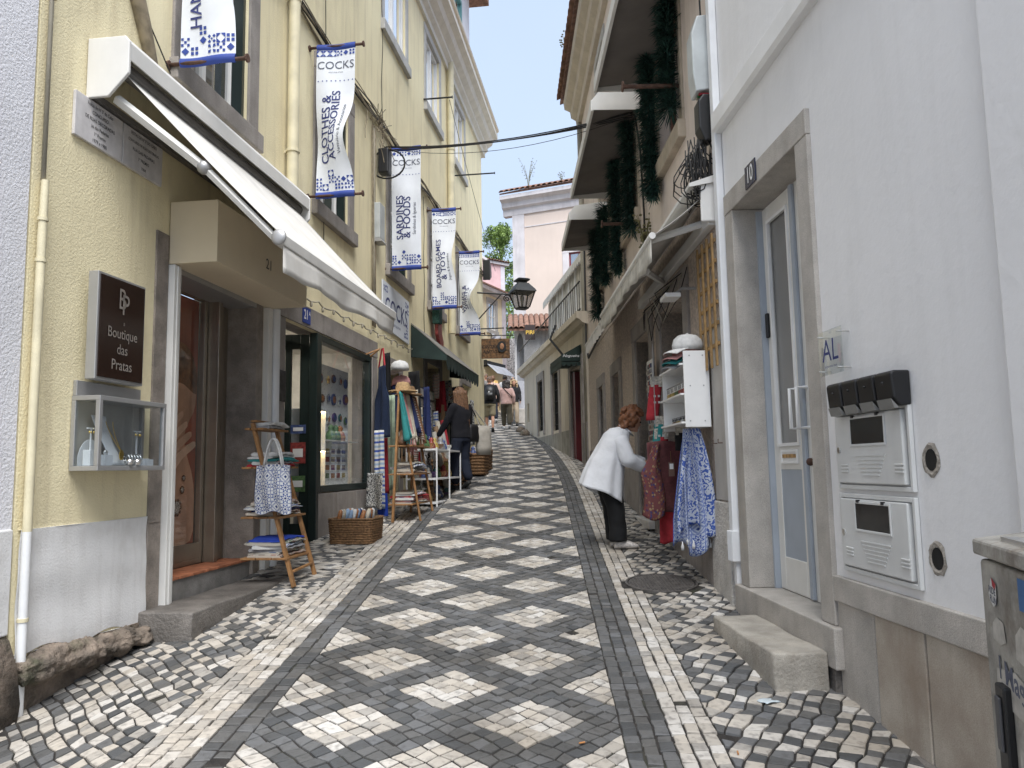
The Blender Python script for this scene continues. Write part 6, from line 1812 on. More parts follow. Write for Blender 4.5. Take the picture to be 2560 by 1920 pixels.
card_rack(12.5, 13.75, 1.75, 2.95, .24, 9, 7, 'postcard rack nearest the scarf stand under the green awning')
card_rack(15.25, 16.5, 2.05, 3.15, .22, 8, 6, 'postcard rack behind the woman with long hair', )
card_rack(16.7, 17.2, 2.1, 3.0, .22, 4, 6, 'narrow farthest postcard rack on the yellow wall')
# stall doorway
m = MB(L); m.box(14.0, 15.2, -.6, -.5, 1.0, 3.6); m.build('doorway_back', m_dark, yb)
for (a, b, c, d) in ((13.88, 14.1, 1.1, 3.55), (15.1, 15.32, 1.2, 3.55), (13.88, 15.32, 3.552, 3.78), (17.18, 17.4, 2.4, 3.5), (17.18, 18.5, 3.502, 3.7)):
    m = MB(L); m.box(a, b, -.3, .03, c, d); m.build('stone_jamb' if b - a < .5 else 'stone_lintel', m_greystone, yb, bevel=.008)
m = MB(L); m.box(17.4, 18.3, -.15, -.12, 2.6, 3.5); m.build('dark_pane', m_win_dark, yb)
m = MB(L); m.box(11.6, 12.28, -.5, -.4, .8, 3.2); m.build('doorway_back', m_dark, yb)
for (a, b, c, d) in ((11.42, 11.62, .9, 3.1), (12.25, 12.45, .9, 3.1), (11.42, 12.45, 3.102, 3.3)):
    m = MB(L); m.box(a, b, -.3, .026, c, d); m.build('stone_jamb' if b - a < .5 else 'stone_lintel', m_greystone, yb, bevel=.008)
hang(L, 14.15, .30, 2.75, .26, .8, mat('tan_bag', (.30, .19, .11), .8), 'hanging_bag', 'tan cloth bag hanging between the postcard racks', 'bag', 9, 1, .03, .4)
hang(L, 17.35, .25, 3.1, .35, 1.0, stripes['striped grey'] if 'striped grey' in stripes else bw, 'hanging_scarf', 'black and white scarf hanging by the far stall window', 'scarf', 10, 3, .04, .2)
# low baskets and tables past the rack
for k, (a, n0, n1, h_) in enumerate(((13.1, .25, .75, .45), (13.8, .25, .75, .5), (14.6, .55, .95, .40), (15.4, .5, .9, .40))):
    wicker(L, a, a + .55, n0, n1, L.g(a + .3, .5), h_, ['brown wicker basket right of the white rack', 'tall brown wicker basket near the stall doorway', 'wicker basket just past the woman with long hair', 'farthest wicker basket along the left wall'][k], m_wick, n=7)
    for j in range(5):
        trinket(L, a + .08 + j * .1, (n0 + n1) / 2, L.g(a + .3, .5) + h_ * .82, .2, cn_[(j * 3 + k) % 10], '%s souvenir, %s in the %s' % (cn_[(j * 3 + k) % 10], ORD[j], ['basket right of the white rack', 'tall basket by the stall doorway', 'basket past the long haired woman', 'farthest basket on the left'][k]), 'souvenirs in the baskets', 'souvenir')

# ---------------------------------------------------------------- dense run of hanging goods on the left wall
rr = random.Random(90)
prints = [('floral', cl['floral']), ('blue tile print', azul), ('black print', bw),
          ('tan', mat('tan_weave', (.26, .17, .10), .9, var=.3, scale=30)), ('dark', mat('dark_weave', (.045, .04, .038), .9, var=.3, scale=25)), ('red', cl['red']), ('cream', cl['cream']), ('navy', cl['navy']), ('striped', stripes['striped brown']), ('striped blue', stripes['striped blue'])]
spots = []
for k in range(12): spots.append((11.05 + k * .235, .16 + .05 * (k % 3), 2.95 - .12 * (k % 4), .5 + .22 * (k % 3)))
for k in range(10): spots.append((11.1 + k * .30, .30 + .04 * (k % 2), 2.12 - .08 * (k % 3), .42 + .15 * (k % 2)))
for k in range(7): spots.append((13.95 + k * .36, .22, 3.3 - .1 * (k % 3), .45 + .12 * (k % 3)))
for k, (s_, n_, z, h_) in enumerate(spots):
    pn, pm = prints[(k * 7 + k // 5) % len(prints)]
    row = 'upper' if k < 12 else ('lower' if k < 22 else 'far')
    i = k if k < 12 else (k - 12 if k < 22 else k - 22)
    nm = ['eleventh', 'twelfth'][i - 10] if i >= 10 else ORD[i]
    hang(L, s_, n_, z, .20 + .05 * (k % 3), h_, pm, 'hanging_bag' if k % 2 else 'hanging_cloth', '%s %s, %s from the left in the %s row of hung goods' % (pn, 'bag' if k % 2 else 'cloth', nm, row), 'bag' if k % 2 else 'cloth', 100 + k, 1 + k % 3, .02 + .01 * (k % 3), .15, (.75, -.66), 'goods hung along the left wall')
# rolled rugs and brooms leaning by the stall, small boxes at the foot of the wall
for k in range(6):
    s_ = 12.95 + k * .13
    m = MB(L); m.tube([(s_, .62, L.g(s_, .6) + .02), (s_ + .02, .40, L.g(s_, .6) + .95 + .08 * (k % 3))], .045, 10)
    m.root('rolled_rug', prints[(k * 3) % len(prints)][1], '%s rolled rug, %s from the left beside the white rack' % (prints[(k * 3) % len(prints)][0], ORD[k]), 'rug', 'rolled rugs beside the white rack', smooth=True, angle=40)
for k in range(9):
    s_ = 11.25 + (k % 5) * .32; z = gw + (.43 if k < 5 else .09)
    m = MB(L); m.box(s_, s_ + .2, .50, .58, z, z + .12 + .03 * (k % 3))
    o = m.root('souvenir_box', pc_m[k % 7], '%s patterned box, %s along the %s shelf of the white rack' % (['grey', 'beige', 'bluish', 'pale', 'brown', 'green', 'cream'][k % 7], ORD[k % 5], 'middle' if k < 5 else 'lowest'), 'box', 'boxes on the white rack')
    m = MB(L); m.box(s_ + .03, s_ + .17, .5805, .584, z + .02, z + .09); m.build('box_label', m_white if k % 2 else cm['red'], o)
# ---------------------------------------------------------------- goods on the right: shelf, scarf, waistcoat
sh = thing('wall_shelf', R2(6.7, .15, 1.9), 'white open wall shelf with caps and toy trams by the beige shop door', 'shelf')
SA, SBb, SN0, SN1, SZ0, SZ1 = 6.28, 7.14, .035, .245, 1.90, 2.53
m = MB(R2); m.box(SA, SA + .016, SN0, SN1, SZ0, SZ1); m.build('side_panel', m_white, sh, bevel=.002)
m = MB(R2); m.box(SBb, SBb + .016, SN0, SN1, SZ0, SZ1 - .1); m.build('side_panel', m_white, sh, bevel=.002)
m = MB(R2); m.box(SA + .017, SBb - .001, SN0, SN0 + .008, SZ0, SZ1 - .1); m.build('back_panel', m_white, sh)
for z in (1.93, 2.165, 2.415):
    m = MB(R2); m.box(SA + .017, SBb - .001, SN0 + .009, SN1 + .03, z, z + .016); m.build('board', m_white, sh, bevel=.002)
m = MB(R2)
for a, z in ((.05, 2.49), (.16, 2.49), (.05, 2.24), (.16, 2.24), (.05, 1.95), (.17, 1.95)):
    k = MB(R2); k.tube([(SA - .001, SN0 + a, z), (SA - .0035, SN0 + a, z)], .006, 8); k.build('screw_cap', m_alu, sh)
for k, (cn, mt) in enumerate((('grey', cl['striped grey']), ('teal', cl['teal']), ('pink', cl['pink']), ('white', cl['white']))):
    cap(R2, SA + .18 - .03 * k + .05, .17, 2.435 + .035 * k if k < 3 else 2.55, mt, '%s cap, %s of the cap pile on the white shelf' % (cn, ['lowest', 'second lowest', 'third lowest', 'topmost'][k]), .125, 1.95, 'caps on the white shelf')
def tram(a, z, cn, label, sc=1.0):
    o = thing('toy_tram', R2(a, .2, z), label, 'toy tram', 'toy trams on the white shelf')
    h, l, w = .085 * sc, .10 * sc, .045 * sc
    K = lambda x, y, zz: R2(a + x, .19 + y, z + zz)
    m = MB(K); m.box(-l / 2, l / 2, -w / 2, w / 2, .008, h * .45); m.build('lower_body', cm[cn], o, bevel=.004)
    m = MB(K); m.box(-l / 2 + .002, l / 2 - .002, -w / 2 + .001, w / 2 - .001, h * .455, h * .85); m.build('cabin', m_white, o, bevel=.004)
    m = MB(K); m.box(-l / 2 - .003, l / 2 + .003, -w / 2 - .002, w / 2 + .002, h * .855, h * .95); m.build('roof', cm['grey'], o, bevel=.003)
    for y_ in (-1, 1):
        m = MB(K); m.box(-l / 2 - .0005, -l / 2 + .002, y_ * w * .22 - .006, y_ * w * .22 + .006, h * .5, h * .8); m.build('window', m_win_dark, o)
    for x_ in (-.3, 0, .3):
        m = MB(K); m.box(x_ * l - .008, x_ * l + .008, w / 2 - .001, w / 2 + .001, h * .5, h * .8); m.build('window', m_win_dark, o)
    for x_ in (-.3, .3):
        m = MB(K); m.tube([(x_ * l, -w / 2, .008), (x_ * l, w / 2, .008)], .008, 8); m.build('wheel', m_black, o)
for k, cn in enumerate(('red', 'red', 'green', 'yellow', 'yellow')): tram(6.40 + k * .155, 2.182, cn, '%s toy tram, %s from the camera on the middle shelf board' % (cn, ORD[k]), 1.35)
for k, cn in enumerate(('yellow', 'white', 'yellow', 'brown')): tram(6.45 + k * .16, 1.947, cn, 'small %s toy tram, %s from the camera on the lowest board' % (cn, ORD[k]), .75)
# blue printed shawl
shawl = print_mat('shawl_print', [(.03, .06, .22)], (5, 12), 'tile', base=(.42, .47, .56), dark=(.03, .075, .33))
shawl2 = print_mat('shawl_print2', [(.03, .06, .22)], (7, 12), 'blob', base=(.46, .50, .58), dark=(.04, .09, .34))
so = thing('blue_shawl', R2(6.45, .2, .9), 'long blue and white printed shawl hanging below the white shelf', 'shawl')
for k, (mt, ph, dn, ln) in enumerate(((shawl2, .4, .0, .92), (shawl, 2.0, .03, 1.0), (shawl2, 3.6, -.01, .84))):
    def fn(u, v):
        w = (.05 + .22 * min(1, v * 1.3) ** .7)
        return (6.50 + (u - .5) * .12 - .06 * k + .05 * math.sin(u * 14 + ph) * min(1, v * 2) + .02 * k, .165 + (u - .5) * w * (1.0 if k else .9) + dn + .02 * math.sin(u * 9 + ph + v * 2), 1.895 - ln * v * (1 - .06 * math.sin(u * 7 + ph)))
    m = MB(R2); m.surf(fn, 30, 26); m.build('shawl_fold', mt, so, smooth=True, solid=.004)
for k in range(6):
    n_ = .045 + k * .046; z = .94 + .03 * math.sin(k * 2)
    m = MB(R2); m.lathe((6.44, n_, z - .03), [(.012, 0), (.014, .03), (.006, .05), (.005, .07)], 8); m.build('tassel', cl['white'], so, smooth=True)
# maroon embroidered waistcoat, open, with price tag
vo = thing('embroidered_waistcoat', R2(7.2, .25, 1.1), 'maroon embroidered waistcoat with a price tag hanging by the shop door', 'waistcoat')
m_mar = mat('maroon_felt', (.105, .028, .03), .95, var=.2, scale=30, sheen=.3)
emb = print_mat('embroidery', [(.20, .12, .06), (.03, .03, .10), (.16, .03, .03), (.24, .17, .09), (.05, .02, .06)], (9, 26), 'dot', base=(.12, .035, .035))
m = MB(R2); m.surf(lambda u, v: (7.22 + .03 * math.sin(u * 4) - .03, .07 + .34 * u, 1.80 - .66 * v + .02 * math.sin(u * 3)), 12, 12); m.build('back_cloth', m_mar, vo, smooth=True, solid=.006)
m = MB(R2); m.surf(lambda u, v: (7.12 - .05 * math.sin(math.pi * u) + .012 * math.sin(u * 9 + v * 4), (.30 + .07 * u if v < .02 else .285 + .02 * math.sin(v * 6) + (.075 + .105 * min(1, v / .42) ** 2 + .02 * v) * u), 1.80 - .66 * v - .05 * math.sin(math.pi * u) * v), 14, 28); m.build('front_panel', emb, vo, smooth=True, solid=.008)
m = MB(R2); m.surf(lambda u, v: (7.12, .17 + .055 * u, 1.49 + .13 * v), 1, 1); m.build('price_tag', mat('kraft_tag', (.16, .09, .07), .7), vo, solid=.002)
m = MB(R2); m.surf(lambda u, v: (7.118, .18 + .035 * u, 1.555 + .05 * v), 1, 1); m.build('tag_label', m_white, vo, solid=.002)
m = MB(R2); m.tube([(7.12, .2, 1.62), (7.13, .2, 1.72)], .002, 4); m.build('tag_string', m_brass, vo)
hang(R2, 7.3, .22, 1.25, .14, .38, cl['red'], 'hanging_towel', 'red cloth end hanging below the waistcoat', 'towel', 3, 1, .02, .1, (0, 1))
# hanging socks and gloves beside the shelf
for k, (s_, n_, z, cn, w, h_, lb) in enumerate(((7.35, .27, 2.36, 'red', .11, .34, 'red knitted sock on a card beside the shelf, highest'), (7.35, .24, 1.98, 'teal', .11, .36, 'teal knitted sock on a card beside the shelf, in the middle'), (7.35, .24, 1.72 + .14, 'red', .13, .28, 'red knitted glove on a card above the waistcoat'), (6.95, .14, 1.88, 'black', .10, .16, 'dark patterned pouch hanging under the shelf'))):
    m = MB(R2); m.surf(lambda u, v: (s_ - .02 * math.sin(math.pi * u), n_ - w / 2 + w * u + (.05 * v if k < 2 else 0), z - h_ * v), 6, 8)
    o = m.root('knitted_sock' if k < 2 else ('knitted_glove' if k == 2 else 'pouch'), cl[cn], lb, 'sock' if k < 2 else ('glove' if k == 2 else 'pouch'), smooth=True, solid=.02)
    m = MB(R2); m.box(s_ - .026, s_ - .022, n_ - w / 2, n_ + w / 2, z - .02, z + .08); m.build('header_card', mat('card_cream', (.45, .42, .36), .7, var=.4, scale=60), o)
    if k < 3:
        for i in range(2):
            for j in range(2):
                m = MB(R2); m.box(s_ - .036, s_ - .031, n_ - .03 + .04 * i, n_ - .01 + .04 * i, z - .12 - .06 * j, z - .10 - .06 * j); m.build('knit_motif', cl['white'], o)
# keyring panel
kr = thing('keyring_panel', R2(8.35, .12, 1.6), 'tall panel hung full of small metal keyrings beside the shop door', 'panel')
m = MB(R2); m.box(8.31, 8.62, .10, .115, 1.35, 2.75); m.build('panel_board', m_alu_w, kr)
rr = random.Random(3)
m_kr = [mat('keyring%d' % k, c, .4, .5) for k, c in enumerate(((.4, .4, .4), (.12, .12, .14), (.3, .06, .05), (.07, .1, .2), (.5, .45, .4)))]
for i in range(6):
    for j in range(22):
        a, z = 8.335 + i * .05, 1.40 + j * .061
        m = MB(R2); m.box(a - .014, a + .014, .118, .13, z - .02 + rr.uniform(-.006, .006), z + .02); m.build('keyring', rr.choice(m_kr), kr)
for k in range(2):
    m = MB(R2); m.tube([(7.28 + .0, .30, 1.95 + .45 * k), (7.28, .30, 2.75 - .3 * k)], .004, 5); m.root('hanging_chain', m_alu, ['lower thin chain for hanging goods by the shelf', 'upper thin chain for hanging goods by the shelf'][k], 'chain')
for k, (s_, z) in enumerate(((6.05, 1.76), (6.2, 1.76))):
    m = MB(R2); m.tube([(s_, .0, z), (s_, .05, z), (s_, .05, z + .03)], .004, 5); m.root('wall_hook', m_rust, ['rusty wall hook nearest the white corner pipe', 'rusty wall hook nearest the blue shawl'][k], 'hook')
rr = random.Random(9)
for k in range(7):
    m = MB(R2); s_ = 6.9 + k * .2; z = 3.05 + rr.uniform(-.1, .1)
    m.tube([(s_, .03, 3.4), (s_ + .05, .10 + .02 * k, z + .1), (s_ + .14, .20, z - .08), (s_ + .18, .30 - .02 * k, z + .15), (s_ + .22, .03, 3.4)], .005, 5); m.root('awning_wire', m_cablew if k % 2 else m_cable, '%s loose wire loop, %s from the corner under the beige awning' % ('pale' if k % 2 else 'black', ORD[k]), 'cable', smooth=True)

# ---------------------------------------------------------------- balcony house
bl = thing('balcony_house', R3(20, 0, 2), 'weathered cream house with long iron balcony past the beige house', 'house')
OP3 = [(16.45, 17.55, 1.3, 3.75, .35), (19.1, 19.95, 2.5, 3.98, .2), (21.5, 22.35, 2.6, 4.02, .2), (24.3, 24.75, 3.0, 3.6, .05)]
mb = MB(R3); holed(mb, 15.92, 25.3, .8, 4.55, OP3, ends=3); mb.build('wall', m_cream, bl)
m = MB(R3); m.box(15.93, 16.3, -.05, .03, .8, 2.5); m.build('grey_plinth', m_greystone, bl)
m = MB(R3); m.box(17.7, 25.29, -.05, .02, .8, 2.42); m.build('cement_plinth', mat('damp_cement', (.33, .31, .26), .9, var=.2, scale=3, streak=.6, stain=(.12, .12, .08)), bl)
for (a, b, c, d, e) in OP3[:3]:
    for (p, q_) in ((a - .22, a), (b, b + .22)):
        m = MB(R3); m.box(p, q_, -.2, .03, c - .12, d); m.build('stone_jamb', m_greystone, bl)
    m = MB(R3); m.box(a - .22, b + .22, -.2, .034, d + .002, d + .22); m.build('stone_lintel', m_greystone, bl)
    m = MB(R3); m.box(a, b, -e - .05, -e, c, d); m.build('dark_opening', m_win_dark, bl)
for (a, b, c, d, e) in OP3[1:3]:
    g_ = MB(R3)
    for k in range(7): g_ = MB(R3); g_.tube([(a + (b - a) * (k + .5) / 7, -.04, c), (a + (b - a) * (k + .5) / 7, -.04, d)], .012, 5); g_.build('grille_bar', m_iron, bl)
    for k in range(5): g_ = MB(R3); g_.tube([(a, -.04, c + (d - c) * (k + .5) / 5), (b, -.04, c + (d - c) * (k + .5) / 5)], .010, 5); g_.build('grille_bar', m_iron, bl)
m = MB(R3); m.box(17.25, 17.5, -.3, -.02, 1.4, 3.7); m.build('red_door_edge', mat('dark_red_paint', (.12, .012, .015), .5), bl)
m = MB(R3); m.prism([(-.05, 4.5), (.10, 4.55), (.16, 4.62), (.22, 4.64), (.22, 4.78), (-.05, 4.78)], 15.75, 25.5, 'a'); m.build('balcony_slab', m_cream, bl)
ra = thing('balcony_railing', R3(20, .1, 4.78), 'black iron balcony railing along the weathered cream house', 'railing')
for k in range(45):
    s_ = 15.8 + k * .215
    m = MB(R3); m.tube([(s_, .14, 4.78), (s_, .14, 5.40)], .007, 4); m.build('baluster', m_iron, ra)
for z in (4.82, 5.40):
    m = MB(R3); m.tube([(15.75, .14, z), (25.45, .14, z)], .018, 6); m.build('rail', m_iron, ra)
m = MB(R3); m.tube([(18.6, .14, 5.0), (18.2, .35, 4.6), (17.85, .03, 4.05)], .03, 5); m.build('stay', m_iron, ra)
m_boards = mat('flaking_boards', (.60, .57, .52), .9, var=.25, scale=5, streak=.8, stain=(.20, .17, .13))
for k in range(9):
    a = 15.9 + k * .86
    m = MB(R3); m.box(a + .04, a + .82, -.62, -.56, 4.80, 6.62); m.build('veranda_panel', m_boards, bl)
    m = MB(R3); m.box(a - .04, a + .04, -.62, -.52, 4.80, 6.64); m.build('veranda_post', m_white, bl)
m = MB(R3); m.hexa([(15.9, -.42, 6.64), (23.7, -.42, 6.64), (23.7, -3, 7.4), (15.9, -3, 7.4), (15.9, -.42, 6.70), (23.7, -.42, 6.70), (23.7, -3, 7.48), (15.9, -3, 7.48)]); m.build('veranda_roof', m_fabric, bl)
for k in range(33):
    a = 15.9 + k * .236
    m = MB(R3); m.prism([(a, 6.65), (a + .232, 6.65), (a + .232, 6.52), (a + .117, 6.44), (a, 6.52)], -.415, -.40, 'b'); m.build('eave_scallop', m_fabric, bl)
# small black awning with white script
na = thing('door_awning', R3(17, 0, 3.6), 'small black scalloped awning with white script over the barred house door', 'awning')
m = MB(R3); m.prism([(.02, 4.18), (.45, 3.94), (.45, 3.82), (.02, 3.83)], 16.35, 17.7, 'a'); m.build('awning_hood', m_gaw, na)
for k in range(8):
    a = 16.35 + k * .168; b = a + .164
    m = MB(R3); m.prism([(a, 3.83), (b, 3.83)] + [((a + b) / 2 + .081 * math.cos(t * math.pi / 6), 3.75 - .08 * math.sin(t * math.pi / 6)) for t in range(7)], .44, .446, 'b'); m.build('scallop', m_gaw, na)
for k in range(4):
    a = .02 + k * .108; b = a + .104
    m = MB(R3); m.prism([(a, 3.80), (b, 3.80)] + [((a + b) / 2 + .051 * math.cos(t * math.pi / 6), 3.77 - .06 * math.sin(t * math.pi / 6)) for t in range(7)], 16.34, 16.347, 'a'); m.build('scallop', m_gaw, na)
lettering([('Nogueira', 0, 0, .10, dict(shear=.4, bold=.01))], lambda u, v: R3(16.344, .24 - u * .95, 3.93 + v * .8) , m_white, na, 'script')
m = MB(R2); m.tube([(15.88, .05, 1.7), (15.88, .05, 9.2)], .05, 8); m.root('rain_pipe', m_cablew, 'grey rain pipe at the joint of beige and balcony house', 'pipe', smooth=True)
m = MB(R2); m.tube([(15.7, .03, 6.2), (15.65, .05, 4.1), (15.3, .05, 3.75), (13.0, .04, 3.92)], .02, 6); m.root('wall_cable', m_cable, 'black cable bending along the far end of the beige wall', 'cable', smooth=True)
for k, (s_, n_) in enumerate(((23.8, .22), (25.0, .2))):
    m = MB(local(R3(s_, n_, G(R3(s_, n_, 0).y) - .03)))
    m.loft([((0, 0, .0), .16, .13, (1, 0, 0), (0, 1, 0)), ((.01, 0, .12), .15, .12, (1, 0, 0), (0, 1, 0)), ((.0, 0, .2), .07, .06, (1, 0, 0), (0, 1, 0))], n=10, wob=.07, seed=k)
    m.root('corner_rock', m_rock, ['brown boulder against the foot of the balcony house', 'smaller boulder farther along the balcony house'][k], 'rock', smooth=True)

# ---------------------------------------------------------------- buildings at the far bend
ph = thing('porch_house', (.9, 28.6, 3.2), 'pale grey porch house with pointed arch and tiled roof at the bend', 'house')
PY = 28.2
m = MB()
for (a, b, c, d) in ((.12, .20, 3.0, 6.9), (.46, 2.2, 3.0, 6.9)): m.box(a, b, PY, PY + .3, c, d)
arch = [(.20, 6.9), (.46, 6.9), (.46, 6.0)] + [(.33 + .13 * math.cos(t * math.pi / 10), 6.0 + .55 * math.sin(t * math.pi / 10)) for t in range(11)] + [(.20, 6.0)]
m.prism(arch, PY, PY + .3, 'b')
m.build('wall', mat('pale_grey_render', (.56, .55, .55), .9, var=.08, streak=.2, stain=(.38, .37, .36)), ph)
m = MB(); m.box(.14, .5, PY + .31, PY + .5, 3.0, 6.8); m.build('niche_back', mat('niche_grey', (.40, .41, .44), .9, var=.06), ph)
m = MB(); m.box(.10, 2.2, PY - .02, PY + .29, 3.0, 5.35); m.build('grey_dado', mat('dado_grey', (.30, .305, .34), .8, var=.08), ph) if False else None
m = MB(); m.box(.115, .56, PY - .03, PY + .29, 2.9, 4.75); m.build('grey_dado', mat('dado_grey', (.42, .425, .46), .8, var=.08, streak=.2, stain=(.3, .3, .3)), ph)
m = MB(); m.hexa([(-.12, PY - .45, 6.55), (2.4, PY - .45, 6.55), (2.4, PY + 1.2, 7.35), (.5, PY + 1.2, 7.35), (-.12, PY - .45, 6.63), (2.4, PY - .45, 6.63), (2.4, PY + 1.2, 7.43), (.5, PY + 1.2, 7.43)]); rf_ = m.build('roof', m_roof, ph)
for k in range(12):
    x = -.02 + k * .2
    m = MB(); m.surf(lambda u, v: (x + .09 * math.cos(math.pi * u), PY - .52 + 1.6 * v, 6.63 + .08 * math.sin(math.pi * u) + .78 * v), 5, 3); m.build('roof_tile', m_roof, rf_, solid=.015, smooth=True)
m = MB(); m.box(.50, .86, PY - .9, PY - .86, 6.14, 6.68)
ps_ = m.root('hanging_sign', mat('sign_brown', (.03, .018, .018), .5), 'dark brown sign with yellow letters PIRI under the tiled porch roof', 'sign')
lettering([('PIRI', 0, 0, .20, dict(bold=.02))], lambda u, v: Vector((.68 + u, PY - .905, 6.40 + v)), mat('sign_yellow', (.65, .42, .06), .6), ps_)
m = MB(); m.tube([(.55, PY - .88, 6.56), (.55, PY - .88, 6.7)], .012, 5); m.build('sign_hanger', m_iron, ps_)
m = MB(local((.3, PY - .25, G(PY - .25)))); m.box(-.15, .22, -.1, .15, 0, .55); m.root('stone_post', m_granite, 'squat stone post at the foot of the porch house', 'post', bevel=.03)

def house_face(name, P, Q, z0, z1, m_wall, label, depth=4.0):
    P, Q = Vector((*P, 0)), Vector((*Q, 0))
    d = (Q - P); ln = d.length; d.normalize(); n = Vector((d.y, -d.x, 0))
    T = lambda a, b, c: P + d * a + n * b + Vector((0, 0, c))
    o = thing(name, T(ln / 2, 0, z0), label, 'house')
    return o, T, ln
pe, T, ln = house_face('peach_house', (.17, 30.2), (5.6, 27.9), 3, 12.2, None, 'tall peach house with white corner pilaster and tiled cornice')
m_peach = mat('peach_render', (.68, .57, .50), .9, var=.05, scale=.7, streak=.15, stain=(.55, .45, .38))
m_pil = mat('pilaster_white', (.60, .57, .58), .9, var=.1, scale=2, streak=.5, stain=(.42, .38, .38))
m = MB(T); holed(m, 0, ln, 3, 12.0, [(2.3, 3.2, 8.0, 9.9, .12)], ends=6); m.build('wall', m_peach, pe)
m = MB(T); m.box(-.03, .48, -.3, .05, 3, 11.9); m.build('corner_pilaster', m_pil, pe)
m = MB(T); m.prism([(-.2, 11.7), (.06, 11.7), (.08, 11.95), (.2, 12.02), (.24, 12.2), (.42, 12.3), (.42, 12.45), (-.2, 12.5)], -.42, ln + .3, 'a'); m.build('cornice', m_pil, pe)
m = MB(T); m.box(.49, ln, 0, .02, 11.15, 11.19); m.build('string_line', m_pil, pe)
window(pe, T, 2.32, 3.18, 8.02, 9.88, .26, stone=m_pil, depth=.1, frame_m=mat('maroon_frame', (.2, .03, .04), .5), curtain=True, rows=1)
m = MB(T); m.hexa([(-.42, .42, 12.5), (ln, .42, 12.5), (ln, -3, 14), (2, -3, 14), (-.42, .42, 12.56), (ln, .42, 12.56), (ln, -3, 14.06), (2, -3, 14.06)]); rf_ = m.build('roof', m_roof, pe)
for k in range(26):
    x = -.3 + k * .23
    m = MB(T); m.surf(lambda u, v: (x + .105 * math.cos(math.pi * u), .52 - .9 * v, 12.56 + .09 * math.sin(math.pi * u) + .38 * v), 5, 2); m.build('roof_tile', m_roof, rf_, solid=.015, smooth=True)
def weed(p, h, n, label, seed, m_=None):
    rr = random.Random(seed)
    o = MB()
    for k in range(n):
        an = rr.uniform(0, 6.28); l = h * rr.uniform(.5, 1); lean = rr.uniform(.05, .35)
        q = [Vector(p) + Vector((math.cos(an) * lean * l * t * t, math.sin(an) * lean * l * t * t, l * t)) for t in (0, .4, .75, 1)]
        o.tube([tuple(x) for x in q], [.009, .007, .005, .003], 4)
        for t in (.45, .6, .75, .9, 1):
            c = q[0].lerp(q[3], t) + Vector((0, 0, 0))
            o.ball(tuple(c + Vector((rr.uniform(-.04, .04), rr.uniform(-.04, .04), 0))), (.022, .022, .012), 5, 4)
    return o.root('roof_weed', m_ or mat('dry_weed', (.16, .15, .07), .9, var=.4, scale=20), label, 'plant')
weed(T(.8, .3, 12.6), 1.3, 9, 'tall dry weeds growing on the peach house cornice', 1)
weed(T(2.2, .3, 12.6), .5, 5, 'low weeds on the tiles right of the tall ones', 2)
weed(R2(12.2, .45, 9.6), .5, 9, 'dry weed tuft on the beige house eaves near the top edge', 3)
weed(R2(14.2, .45, 9.6), .45, 7, 'dry weed tuft lower along the beige house eaves', 4)
weed(R2(8.75, .06, 3.95), .6, 12, 'straw coloured grass tuft growing above the beige awning', 5)

yf, T2, ln = house_face('pale_yellow_house', (-2.6, 30.6), (-.27, 35.4), 3, 9.6, None, 'small pale yellow house with tiled eave closing the street')
m_py = mat('pale_yellow', (.84, .74, .52), .9, var=.05, streak=.15, stain=(.5, .44, .33))
m = MB(T2); holed(m, 0, ln, 3, 9.4, [(3.65, 4.35, 7.75, 9.0, .1), (3.5, 4.5, 3.6, 5.5, .2)], ends=3); m.build('wall', m_py, yf)
window(yf, T2, 3.66, 4.34, 7.76, 8.99, .2, stone=m_lime_frame, depth=.08, rows=2, curtain=True)
m = MB(T2); m.box(ln - .35, ln + .02, -.1, .03, 3, 9.35); m.build('corner_pilaster', mat('lilac_white', (.64, .60, .64), .9, var=.06), yf)
m = MB(T2); m.prism([(-.1, 9.3), (.3, 9.4), (.34, 9.55), (-.1, 9.6)], -.2, ln + .2, 'a'); m.build('eave', m_pil, yf)
m = MB(T2); m.hexa([(-.2, .36, 9.56), (ln + .2, .36, 9.56), (ln + .2, -2, 10.3), (-.2, -2, 10.3), (-.2, .36, 9.64), (ln + .2, .36, 9.64), (ln + .2, -2, 10.38), (-.2, -2, 10.38)]); m.build('roof', m_roof, yf)
fa = thing('shop_awning', T2(4, 0, 5.5), 'grey and white folded awning on the small pale yellow house', 'awning')
m = MB(T2); m.box(3.1, 4.9, 0, .2, 6.05, 6.25); m.build('cassette', m_iron, fa)
m = MB(T2); m.surf(lambda u, v: (3.1 + 1.8 * u, .2 + .5 * v, 6.1 - .45 * v), 6, 2); m.build('awning_cloth', mat('blue_grey_cloth', (.45, .48, .54), .9), fa, solid=.01)
m = MB(T2); m.box(3.52, 4.48, -.22, -.18, 3.6, 5.48); m.build('lit_shop_door', mat('lit_interior', (.9, .72, .42), .6, emit=.5), yf)
m = MB(T2); m.box(3.15, 3.25, .0, .12, 6.0, 6.3); m.root('wall_lamp', m_iron, 'small dark lamp box beside the far grey awning', 'lamp')
m = MB(T2); m.surf(lambda u, v: (3.75 + .8 * u + .1 * math.sin(v * 9), .08 + .05 * math.sin(u * 8 + v * 5), 7.55 - .6 * v * (1 - .3 * abs(u - .5))), 10, 8); m.root('laundry', print_mat('laundry_print', [(.1, .15, .4), (.6, .6, .62), (.3, .4, .6)], (6, 6), 'dot', base=(.6, .62, .68)), 'white and blue cloth draped below the far window', 'cloth', solid=.01, smooth=True)
pk, T3, ln = house_face('pink_house', (-3.2, 38.2), (-.32, 40.4), 4, 12.3, None, 'pink gable wall with tiled edge behind the pale yellow house')
